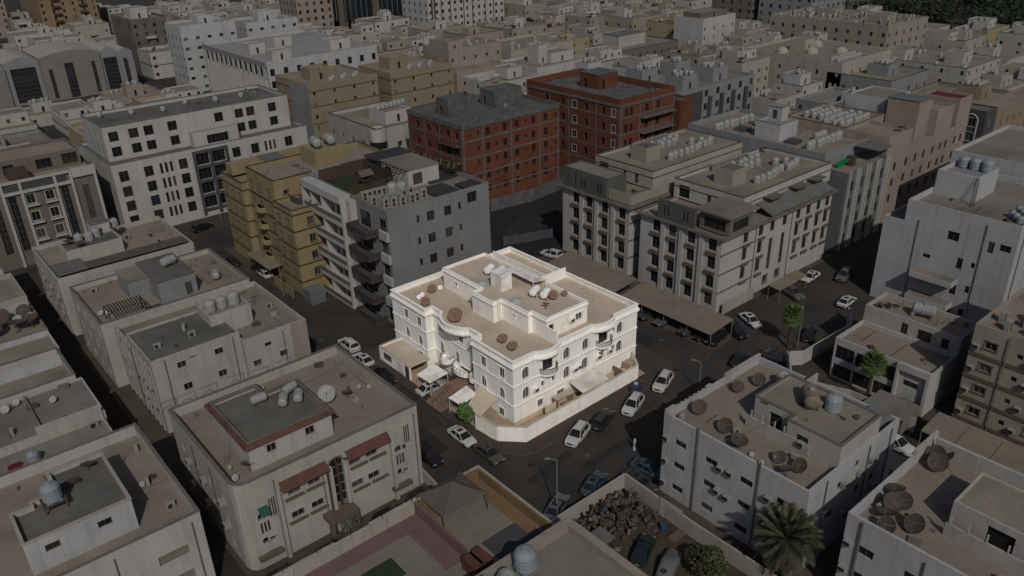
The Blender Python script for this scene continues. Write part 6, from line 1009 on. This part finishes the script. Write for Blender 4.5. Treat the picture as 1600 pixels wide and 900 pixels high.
T = tower('blue-grey modern block with four roof towers full of tanks', 118, 153, 69, 97, 15.6, LGREY, PALEROOF, 'k', 4.6, 5, 1.5, 1.9, 3.8, sh=[(5, 12, 3, 9, 4), (20, 27, 4, 10, 4), (4, 11, 17, 23, 4), (19, 26, 17, 23, 4)]); cbox(T, 'slate_facing', DGREY, 118.1, 128, 68.6, 68.98, 2, 14.6); cbox(T, 'slate_band', DGREY, 117.7, 117.98, 70, 96, 4.6, 6.4); [cbox(T, 'slate_fin', DGREY, x, x+1.2, 68.3, 68.97, 0, 12.6) for x in (131, 136.5, 142, 148)]
for bx, by in ((125, 74.5), (140, 75.5), (124, 88.5), (139, 88.5)): tanks([(bx+rnd.uniform(-2.4, 3), by+rnd.uniform(-2, 2)) for _ in range(7)], 18.5, 'the blue-grey block towers', 'far_water_tank')
T = bld('house', 'grey gabled hall with a long roof and brown eaves', (185, 219, 151, 168)); block(T, 185, 219, 151, 168, 0, 8.4, TAUPE, PALEROOF, .3, Rr=grid(rowcols(34, 4), [4.6], 1, 1.4, 'm'), L=grid(rowcols(17, 3), [4.6], 1, 1.4, 'm'), cop=BROWN); block(T, 190, 206, 158, 167, 8.1, 12.6, DUSTW, SHEET, 0)
tower('tall white block with a blind corner in the far low quarter', 224, 246, 143, 158, 17, WHITE, SANDROOF, 'm', 5, 0, .9, 1.2, 3.6, sh=[(2, 20, 3, 12, 2.6, TAUPE)]); T = tower('cream house with small roof domes and rows of tanks', 196, 230, 65, 104, 13.2, CREAM, SANDROOF, 'm', 5, 6, 1.0, 1.4, 3.6, sh=[(13, 19, 22, 28, 4)], tk=0, name='house')
tanks([(200+(i % 9)*1.7, 69+(i//9)*2.2) for i in range(18)], 12.3, 'the cream house with roof domes', 'far_water_tank', 1.1)
for x, y in ((203, 92), (209, 84), (216, 77), (222, 90)): MB().lathe([(2.2, 12.3), (2.0, 13.3), (1.2, 14.1), (0, 14.4)], 12, (x, y, 0)).build('dome', [CREAM], T)
for lb, b4, wl in (('light grey semi-detached house with slate eaves at the right', (196, 221, 48, 70), LGREY), ('ochre semi-detached house with slate eaves at the right', (183, 205, 14, 38), OCHRE)):
    T = tower(lb, *b4, 9.6, wl, SANDROOF, 'm', 4.4, 4.2, 1.1, 1.6, cop=DGREY, sh=[(9, 16, 6, 13, 3.6)], name='house'); tanks([(b4[0]+10+(i % 4)*1.4, b4[2]+7.5+(i//4)*1.6) for i in range(10)], 12.55, 'the '+lb, 'far_water_tank', .9)
T = tower('long white walled house with rail terraces and a tank tower', 226, 252, 38, 74, 10.4, DUSTW, SANDROOF, 'm', 5, 6, 1.0, 1.4, cop=TRIMG, sh=[(10, 17, 6, 12, 3.8), (2, 8, 22, 29, 3.8)], tk=12, name='house')
T = tower('large beige institution with a busy roof in the upper right', 252, 284, 79, 130, 17, BEIGE, SANDROOF, 'm', 5, 4.4, 1.2, 1.6, 3.8, sh=[(10, 17, 6, 14, 3), (14, 20, 30, 38, 3)], tk=30)
for i in range(40): x, y = 254+rnd.random()*27, 81+rnd.random()*46; spawn('condenser', (x, y, 16.1), 'condenser unit on the large beige institution', 'air conditioner', 'condensers on the beige institution', rnd.random(), 1.1, 'air_conditioner')
for lb, b4, z_, wl in (('brown framed office at the top behind the low quarter', (300, 322, 172, 196), 24, TAUPE), ('grey framed office with a tall portal at the top', (300, 330, 140, 168), 26, LGREY), ('green-glass office at the top right', (352, 376, 150, 172), 24, GREEN_G), ('pink office beside the green-glass office', (322, 344, 150, 170), 22, PINK), ('brown apartment block beside the far glass tower', (136, 156, 330, 350), 20, PINK), ('tan apartment block beyond the white tower', (92, 112, 300, 330), 14, BEIGE)): tower(lb, *b4, z_, wl, SANDROOF, 'm', 4.2, 4.2, 1.6, 1.8, 3.7)
# ordinary low houses fill the blocks between
WN = [(CREAM, 'cream'), (DUSTW, 'dusty white'), (CREAM, 'cream'), (DUSTW, 'dusty white'), (BEIGE, 'beige'), (PINK, 'pink-beige'), (WHITE, 'white'), (WHITE, 'white'), (PALEY, 'pale yellow'), (LGREY, 'pale grey')]; RN = [SANDROOF, TANROOF, PALEROOF, PALEROOF, SANDROOF]
def free(a, b, c, d, g=1.5): return all(b+g < q[0] or a-g > q[1] or d+g < q[2] or c-g > q[3] for q in BOXES)
q = random.Random(21); WHERE = lambda x, y: 'left' if y > 1.7*x+40 else ('right' if y < .42*x else 'middle'); NH = 0
def lowhouse(xa, xb, ya, yb):
    global NH
    h_ = q.choice([7.4, 8.2, 9.4, 10.6, 10.8, 12.2]) if not (xa < 46 and 135 < ya < 275) else (q.choice([5.4, 6.2, 7.0]) if ya < 215 else q.choice([3.9, 4.3, 4.8])); wm_, wn = q.choice(WN); rn = q.choice(RN); far = math.hypot(xa+57, ya+70); ns = 'two-storey' if h_ < 9 else 'three-storey'; nt_ = q.choice([0, 3, 5, 6, 8]) if far < 420 else q.choice([0, 2, 4]); b5 = q.random() < .8
    dist = 'near' if far < 220 else ('farther' if far < 330 else 'most distant')
    lb = f'{wn} {ns} house with {"stair room" if b5 else "open roof"}{f" and {nt_} tanks" if nt_ else ""} in the {dist} {WHERE(xa, ya)} quarter'
    T = thing('house', lb, 'house', f'low houses in the {WHERE(xa, ya)} quarter'); BOXES.append((xa, xb, ya, yb)); NH += 1
    rows = [1.2+3.3*i for i in range(int((h_-3.2)/3.3)+1)]; wd = q.choice([.9, 1.1, 1.3]); nn = 4.2 if far < 330 else 6
    block(T, xa, xb, ya, yb, 0, h_, wm_, rn, q.choice([.6, .9, 1.2]), L=grid(rowcols(yb-ya, nn+q.random()), rows, wd, 1.3, 'm'), Rr=grid(rowcols(xb-xa, nn+q.random()), rows, wd, 1.3, 'm'), cop=q.choice([None, None, TRIMG, BROWN, TRIMW]))
    if q.random() < .4: band(T, rect(xa, xb, ya, yb), h_*.5, .25, .09, q.choice([TRIMG, TRIMB, TRIMW, DGREY]), 'band')
    if q.random() < .45:
        a0, a1 = (xa+.3, xa+(xb-xa)*q.uniform(.35, .6)) if q.random() < .5 else (xb-(xb-xa)*q.uniform(.35, .6), xb-.3); hb = q.uniform(2.6, 3.6); block(T, a0, a1, ya+(yb-ya)*q.uniform(.3, .5), yb-.3, h_-.9, h_-.9+hb, q.choice([wm_, WHITE, DUSTW]), q.choice(RN), .35, Rr=grid(rowcols(a1-a0, 3.2), [.9], 1.0, 1.2, 'm'), L=grid([2.2], [.9], 1.0, 1.2, 'm'))
    if q.random() < .35:
        for z in rows[1:]: cx = xa+(xb-xa)*q.choice([.3, .5, .7]); cbox(T, 'balcony', wm_, cx-1.6, cx+1.6, ya-1.1, ya-.01, z-1.0, z+.05)
    if q.random() < .3: cbox(T, 'roof_shade', q.choice([SHEET, CANVAS, BROWN, TILE]), xa+1, xa+1+q.uniform(3, 5), ya+1, ya+1+q.uniform(2.5, 4), h_+1.1, h_+1.2)
    zr = h_-.9; xs = xa+q.uniform(2, max(2.2, xb-xa-9)); ys = ya+q.uniform(3, max(3.2, yb-ya-9)); 
    if b5:
        s1, s2 = q.uniform(4, 6.5), q.uniform(4.5, 7); hh = q.uniform(3, 4.2); stairhouse(T, xs, xs+s1, ys, ys+s2, zr, hh, q.choice([wm_, WHITE]), q.choice(RN))
    for i in range(nt_):
        p = (xs+.8+q.random()*(s1-1.6), ys+.8+q.random()*(s2-1.6), zr+hh-.35) if b5 and i < 4 else (xa+1.2+q.random()*(xb-xa-2.4), yb-1.4-q.random()*1.5, zr); FARTANKS.append((p, q.uniform(.75, 1.0)))
    if q.random() < .45 and far < 400: spawn(q.choice(['flat_dish', 'brown_dish']), (xa+2+q.random()*3, ya+2+q.random()*3, zr), f'brown dish on a {wn} {ns} house in the {dist} {WHERE(xa, ya)} quarter', 'satellite dish', f'dishes on low houses, {dist} {WHERE(xa, ya)}', q.uniform(3, 5), q.uniform(.8, 1.2), 'satellite_dish')
    if q.random() < .3: cbox(T, 'roof_wall', wm_, xa+.4, xb-.4, ya+(yb-ya)*.55, ya+(yb-ya)*.55+.2, zr, zr+1.6)
ROADS_X = [(-16, -5), (30, 42), (106.5, 113), (176, 182), (286, 297), (395, 410)]; ROADS_Y = [(-18, -4), (98, 108), (134.5, 140), (190, 0), (262, 270), (305, 320), (400, 412)]
y = 8.0
cells = []
for iy in range(19):
    x = -64.0+(iy % 3)*2
    for ix in range(19): cells.append((x+ix*26.5, 8+iy*25.0-(20 if ix > 8 else 0)))
for cx, cy in cells:
    for k in range(3):
        wx, wy = q.uniform(15, 22), q.uniform(14, 20); xa = cx+q.uniform(0, 3); ya = cy+q.uniform(0, 3)
        if not inview(xa+8, ya+8, 6, 40) or math.hypot(xa+57, ya+70) > 560 or (ya < 100 and xa < 104) or (xa > 330 and ya > 56) or (26 < xa < 52 and 205 < ya < 272) or (xa < 26 and 258 < ya < 272): break
        if any(xa+wx > a_ and xa < b_ for a_, b_ in ROADS_X if b_ > 100 and k < 1): xa += 6.5
        if free(xa, xa+wx, ya, ya+wy): lowhouse(xa, xa+wx, ya, ya+wy); break
        wx *= .7; wy *= .7
        if free(cx+6, cx+6+wx, cy+6, cy+6+wy): lowhouse(cx+6, cx+6+wx, cy+6, cy+6+wy); break
# trees of the far quarters
TM = [leafcloud(500, 3.2, 3.2, 2.4, (0, 0, 4.6), .5, s).mesh('crown', [LEAFD, LEAF]) for s in (31, 32, 33)]; TT = MB().tube((0, 0, 0), (0, 0, 4), .2, 6, 0, .1).mesh('trunk', [BARK])
def fartree(x, y, s, lb, gr): o = thing('street_tree', lb, 'tree', gr, (x, y, 0), q.random()*6); o.scale = (s, s, s); link('trunk', TT, o); link('crown', q.choice(TM), o)
for i in range(22): fartree(205+i*5.2+q.uniform(-2, 2), 262-i*1.2+q.uniform(-3, 3), q.uniform(.8, 1.3), 'dark street tree along the far avenue at the top', 'trees along the far avenue')
for i in range(12):
    x, y = 100+i*5+q.uniform(-1, 1), 268+q.uniform(0, 4)
    if free(x-1, x+1, y-1, y+1, 1): fartree(x, y, q.uniform(.8, 1.2), 'dark street tree before the far glass tower', 'trees before the glass tower')
m_ = MB(); qq = random.Random(5)
for i in range(230):
    x = qq.uniform(352, 480); y = qq.uniform(60, 146) if x < 380 else qq.uniform(60, 210); s = qq.uniform(1.2, 2.0); c = leafcloud(70, 4*s, 4*s, 3*s, (x, y, 4.6*s), 1.3, i, .3); k = len(m_.v); m_.v += c.v; m_.f += [tuple(a_+k for a_ in f) for f in c.f]; m_.m += c.m
o = m_.build('park_trees', [mat('park leaf', (.012, .017, .009), .8, .4, .3), LEAFD]); o['kind'] = 'stuff'; o['label'] = 'dark wooded park at the upper right'; o['category'] = 'trees'
for i in range(34):
    x = 206+i*3.2; y = 252+q.uniform(-1.5, 1.5); c = q.choice(list(PAINT)); 
    if i % 3 != 1 and free(x-2, x+2, y-2, y+2, .5): spawn('sedan', (x, y, 0), f'{c.replace("dkgreen", "dark green")} car parked along the far avenue', 'car', 'cars along the far avenue', R(90+q.uniform(-5, 5)), 1.0, 'parked_car', {'body': PAINT[c]})
m_ = MB(); pr_ = [(.66, .0), (.7, .5), (.7, 1.1), (.5, 1.42), (.2, 1.5)]
for (x, y, z), s in FARTANKS: m_.lathe([(r*s, h*s) for r, h in pr_], 8, (x, y, z))
o = m_.build('far_water_tanks', [TANKW], None, True); o['kind'] = 'stuff'; o['label'] = 'white water tanks scattered over the distant roofs'; o['category'] = 'water tanks'
# the covered car in the scrap yard: one draped cloth over a car shape
cc = thing('covered_car', 'car under a pale grey dust cover in the scrap yard', 'car', None, (-4.2, -30.6, 0), R(22))
def cr_(w_, zt, f=.0): return [(-w_-.06, .1), (-w_, .5), (-w_*.97, zt*.72), (-w_*.8, zt-.05), (-w_*.45, zt), (w_*.45, zt), (w_*.8, zt-.05), (w_*.97, zt*.72), (w_, .5), (w_+.06, .1)]
loft([(-2.35, cr_(.7, .75)), (-2.2, cr_(.85, .95)), (-1.6, cr_(.92, 1.02)), (-1.0, cr_(.92, 1.38)), (-.2, cr_(.92, 1.46)), (.4, cr_(.93, 1.36)), (1.1, cr_(.93, 1.0)), (1.9, cr_(.9, .9)), (2.3, cr_(.72, .66))]).build('dust_cover', [mat('grey dust cover', (.105, .108, .108), .85, .15, 1.5, 0, .3)], cc, True)
MB().lathe([(.3, 0), (.33, .1), (.3, .16), (.16, .16), (.14, .02)], 12, (-1.6, .1, 1.0)).build('old_tyre', [TYRE], cc)

# ================================================================== small roof clutter and street wear
def clutter(x0, x1, y0, y1, z, n, ph, seed):
    g = random.Random(seed)
    for i in range(n):
        x = g.uniform(x0+.6, x1-.6); y = g.uniform(y0+.6, y1-.6); k = g.random()
        if k < .3: tag(MB().tube((x, y, z), (x, y, z+g.uniform(.4, 1.0)), .06, 6).build('vent_pipe', [METAL]), f'thin upright vent pipe on the roof of {ph}', 'pipe', f'vent pipes on {ph}')
        elif k < .55:
            L_ = g.uniform(2, 5); d = (L_, 0) if g.random() < .5 else (0, L_); m_ = MB(); a_ = (x, y, z+.08); b_ = (min(x+d[0], x1-.4), min(y+d[1], y1-.4), z+.08); m_.tube(a_, b_, .05, 5); tag(m_.build('roof_pipe', [METAL if g.random() < .6 else BROWN]), f'thin pipe running along the roof of {ph}', 'pipe', f'pipes on {ph}')
        elif k < .8: w_, h2 = g.uniform(.25, .7), g.uniform(.15, .5); o = MB().prism([(-w_, -w_*.6), (w_*.9, -w_*.7), (w_, w_*.5), (-w_*.8, w_*.6)], 0, h2).build('scrap_piece', [g.choice([TRIMB, TRIMG, BROWN, SHEET, DISHB])], None, loc=(x, y, z), rz=g.random()*3); tag(o, f'small scrap piece lying on the roof of {ph}', 'scrap', f'scrap pieces on {ph}')
        else: spawn('air_conditioner', (x, y, z), f'white air conditioner on the roof of {ph}', 'air conditioner', f'air conditioners on {ph}', g.choice([0, 1.57, 3.14])+g.uniform(-.2, .2), 1.0)
for a_ in ((-38, -26, 13, 17.4, 10.55, 7, 'the red-eaved villa', 1), (-25, -16.6, -.6, 17, 10.55, 9, 'the red-eaved villa', 2), (-56, -42.6, 13.6, 19, 9.2, 6, 'the white house at the lower left corner', 3), (-46.5, -42.6, 0, 13, 9.2, 5, 'the white house at the lower left corner', 4), (-60, -44, 28.4, 38, 8.75, 9, 'the low pale house', 5), (-23.6, -15, 30.8, 47, 9.6, 12, 'the front cream villa', 6), (-36, -24.5, 31.4, 41, 11.3, 6, 'the front cream villa', 7), (-37.5, -15.6, 60.9, 64.6, 10.15, 7, 'the rear cream villa', 8), (-22, -15.6, 50.5, 64, 10.15, 7, 'the rear cream villa', 9), (-25, -16.5, 75, 88, 10.0, 9, 'the long cream villa', 10), (5.4, 10.4, -39.6, -22.2, 10.5, 8, 'the white box building', 11), (11, 18.6, -39.5, -29, 13.55, 7, 'the white box building penthouse', 12), (5.2, 10.6, -60, -45, 10.5, 7, 'the bottom right house', 13), (43.4, 50, -35.2, -22.4, 6.1, 6, 'the white office', 14), (50.8, 56, -35, -22.4, 8.9, 6, 'the white office rear wing', 15), (73, 80, -32.5, -16.6, 18.0, 9, 'the tall white block', 16), (-63, -47, 49.6, 68, 8.1, 8, 'the alley house', 17), (48, 56, 2.2, 18, 13.87, 7, 'the nearer white apartment terrace', 18), (52, 62, 23, 29, 13.87, 6, 'the farther white apartment terrace', 19), (-1, 8, 65.2, 76, 19.4, 6, 'the yellow apartment house', 20), (87, 104, 8, 39, 17.7, 12, 'the grey block behind the apartments', 21), (46.7, 74, 72, 92, 18.97, 10, 'the nearer red brick frame', 22), (-16, 26, 116, 131, 22.5, 16, 'the long white block', 23), (-60, -22, 110, 115.5, 16.5, 8, 'the taupe block', 24)): clutter(*a_)
for x, y in ((18, 20), (21.5, 6), (4, 20), (3.5, 10), (22, 24), (17.5, 5)): tag(MB().tube((x, y, 9.62), (x, y, 10.3), .07, 6).build('vent_pipe', [HFR]), 'short vent pipe on the sandy roof of the bright corner house', 'pipe', 'vent pipes on the corner house')
g = random.Random(77)
PATCH = [mat('dark repair patch', (.025, .0235, .022), .9, .2, .4), mat('pale repair patch', (.04, .036, .032), .92, .25, .4), mat('drifted sand', (.056, .048, .04), .95, .3, .5)]
def patch(name, x, y, lx, ly, rz, m, z): 
    n = 9; pts = [(math.cos(2*math.pi*i/n)*lx*g.uniform(.7, 1.1), math.sin(2*math.pi*i/n)*ly*g.uniform(.7, 1.1)) for i in range(n)] if m is PATCH[2] else [(-lx, -ly), (lx, -ly*g.uniform(.85, 1)), (lx*g.uniform(.9, 1), ly), (-lx, ly*g.uniform(.85, 1))]
    mb = MB(); mb.face([(x_, y_, 0) for x_, y_ in pts]); o = mb.build(name, [m], None, loc=(x, y, z), rz=rz); return structure(o)
k = 0
for x, y, lx, ly, rz, mi in [(-10.5, 8, 1.2, 6, 0, 0), (-11, 30, .8, 4, 0, 1), (-9, 52, 1.4, 5, 0, 1), (6, -12.5, 5, .7, 0, 0), (20, -13, 7, 1.0, .05, 1), (33, -8, 2, 3, .4, 1), (31, 8, 1.3, 6, 0, 0), (33, 24, 1.6, 5, 0, 1), (-9, -10, 3, 2, .3, 1), (-2, -9.5, 4, .6, .1, 0), (45, -8, 5, 1, .1, 1), (58, -8, 4, 1.2, 0, 0), (28.5, -30, 1.4, 5, 0, 1), (-10, 95, 1.6, 6, 0, 1), (50, 55, 6, 3, .3, 0)]: k += 1; patch('road_patch', x, y, lx, ly, rz, PATCH[mi], .009+.0004*k)
for i in range(34):
    x, y, rz = g.choice([(g.uniform(-4, 27), -6.5, 0), (-6.3, g.uniform(0, 32), 1.57), (-14.3, g.uniform(-2, 64), 1.57), (g.uniform(-9, 2), -17.5, 0), (g.uniform(24.5, 35.5), -8+g.uniform(-8, 3), .4), (35.8, g.uniform(-4, 34), 1.57), (24.8, g.uniform(-58, -22), 1.57), (g.uniform(42, 60), -1.0, 0), (29.8, g.uniform(0, 30), 1.57)]); k += 1; patch('sand_drift', x, y, g.uniform(1.5, 4.5), g.uniform(.15, .4), rz, PATCH[2], .009+.0004*k)
for x, y in ((-9.6, 14), (3, -11), (17.5, -10), (33, 2), (-8, 40), (39, -9)): structure(MB().lathe([(.38, 0), (.38, .012), (0, .013)], 14, (x, y, .03)).build('manhole_cover', [MATS['scrap grey']]))

# drain pipes on the nearer walls (parts of their houses) and cable runs
def owner(txt): return next(o for o in COL.objects if o.parent is None and txt in str(o.get('label', '')))
for txt, lst in (('villa with red-tiled eaves', ((-34.4, -1.42, 10.9), (-16.6, -1.42, 10.9), (-28.9, -1.42, 9.0), (-38.62, 5.8, 10.5), (-38.62, 11.0, 10.5))), ('white house with a grey penthouse roof', ((-43.0, -.62, 9.8), (-50.5, -.62, 9.8))), ('cream villa with arched wall mouldings', ((-25.2, 30.88, 11.2), (-18.2, 30.06, 10.0), (-34.6, 30.88, 11.2), (-36.42, 40.2, 10))), ('white box-shaped house', ((8.2, -40.32, 11.0), (16.8, -40.32, 11.0), (21.6, -40.32, 11.0))), ('tall plain white block', ((74.0, -33.32, 18), (71.88, -18.4, 16), (71.88, -28.6, 18))), ('glazed corner pavilion', ((56.2, 1.48, 13.4), (67.2, 1.48, 13.4))), ('beige block with brown bands', ((44.0, -43.2, 15), (44.0, -50, 15))), ('clustered brown dishes', ((4.48, -52.0, 11),))):
    T = owner(txt)
    for x, y, h in lst: MB().tube((x, y, .1), (x, y, h), .07, 6).build('drain_pipe', [TRIMG], T)
def cable(a, b, sag, lb):
    m_ = MB(); a = Vector(a); b = Vector(b); P = lambda t: a+(b-a)*t-Vector((0, 0, sag*4*t*(1-t)))
    for i in range(10): m_.tube(P(i/10), P((i+1)/10), .025, 4, 0, None, False)
    tag(m_.build('cable', [RAIL]), lb, 'cable')
cable((-47.2, 4, 13.0), (-42.2, 8.5, 9.6), .3, 'dark cable hanging from the penthouse of the lower left house'); cable((12, -33, 13.7), (5.2, -29, 11.2), .4, 'dark cable across the dish roof of the white box building'); cable((10.2, -57, 12.9), (20, -46, 11.6), .5, 'dark cable across the bottom right house roof'); cable((-25.6, 9, 14.0), (-17, 14, 11.6), .5, 'dark cable across the rear roof of the red-eaved villa'); cable((-20.4, 36, 12.6), (-15, 46, 10.4), .4, 'dark cable behind the three tanks of the front cream villa')
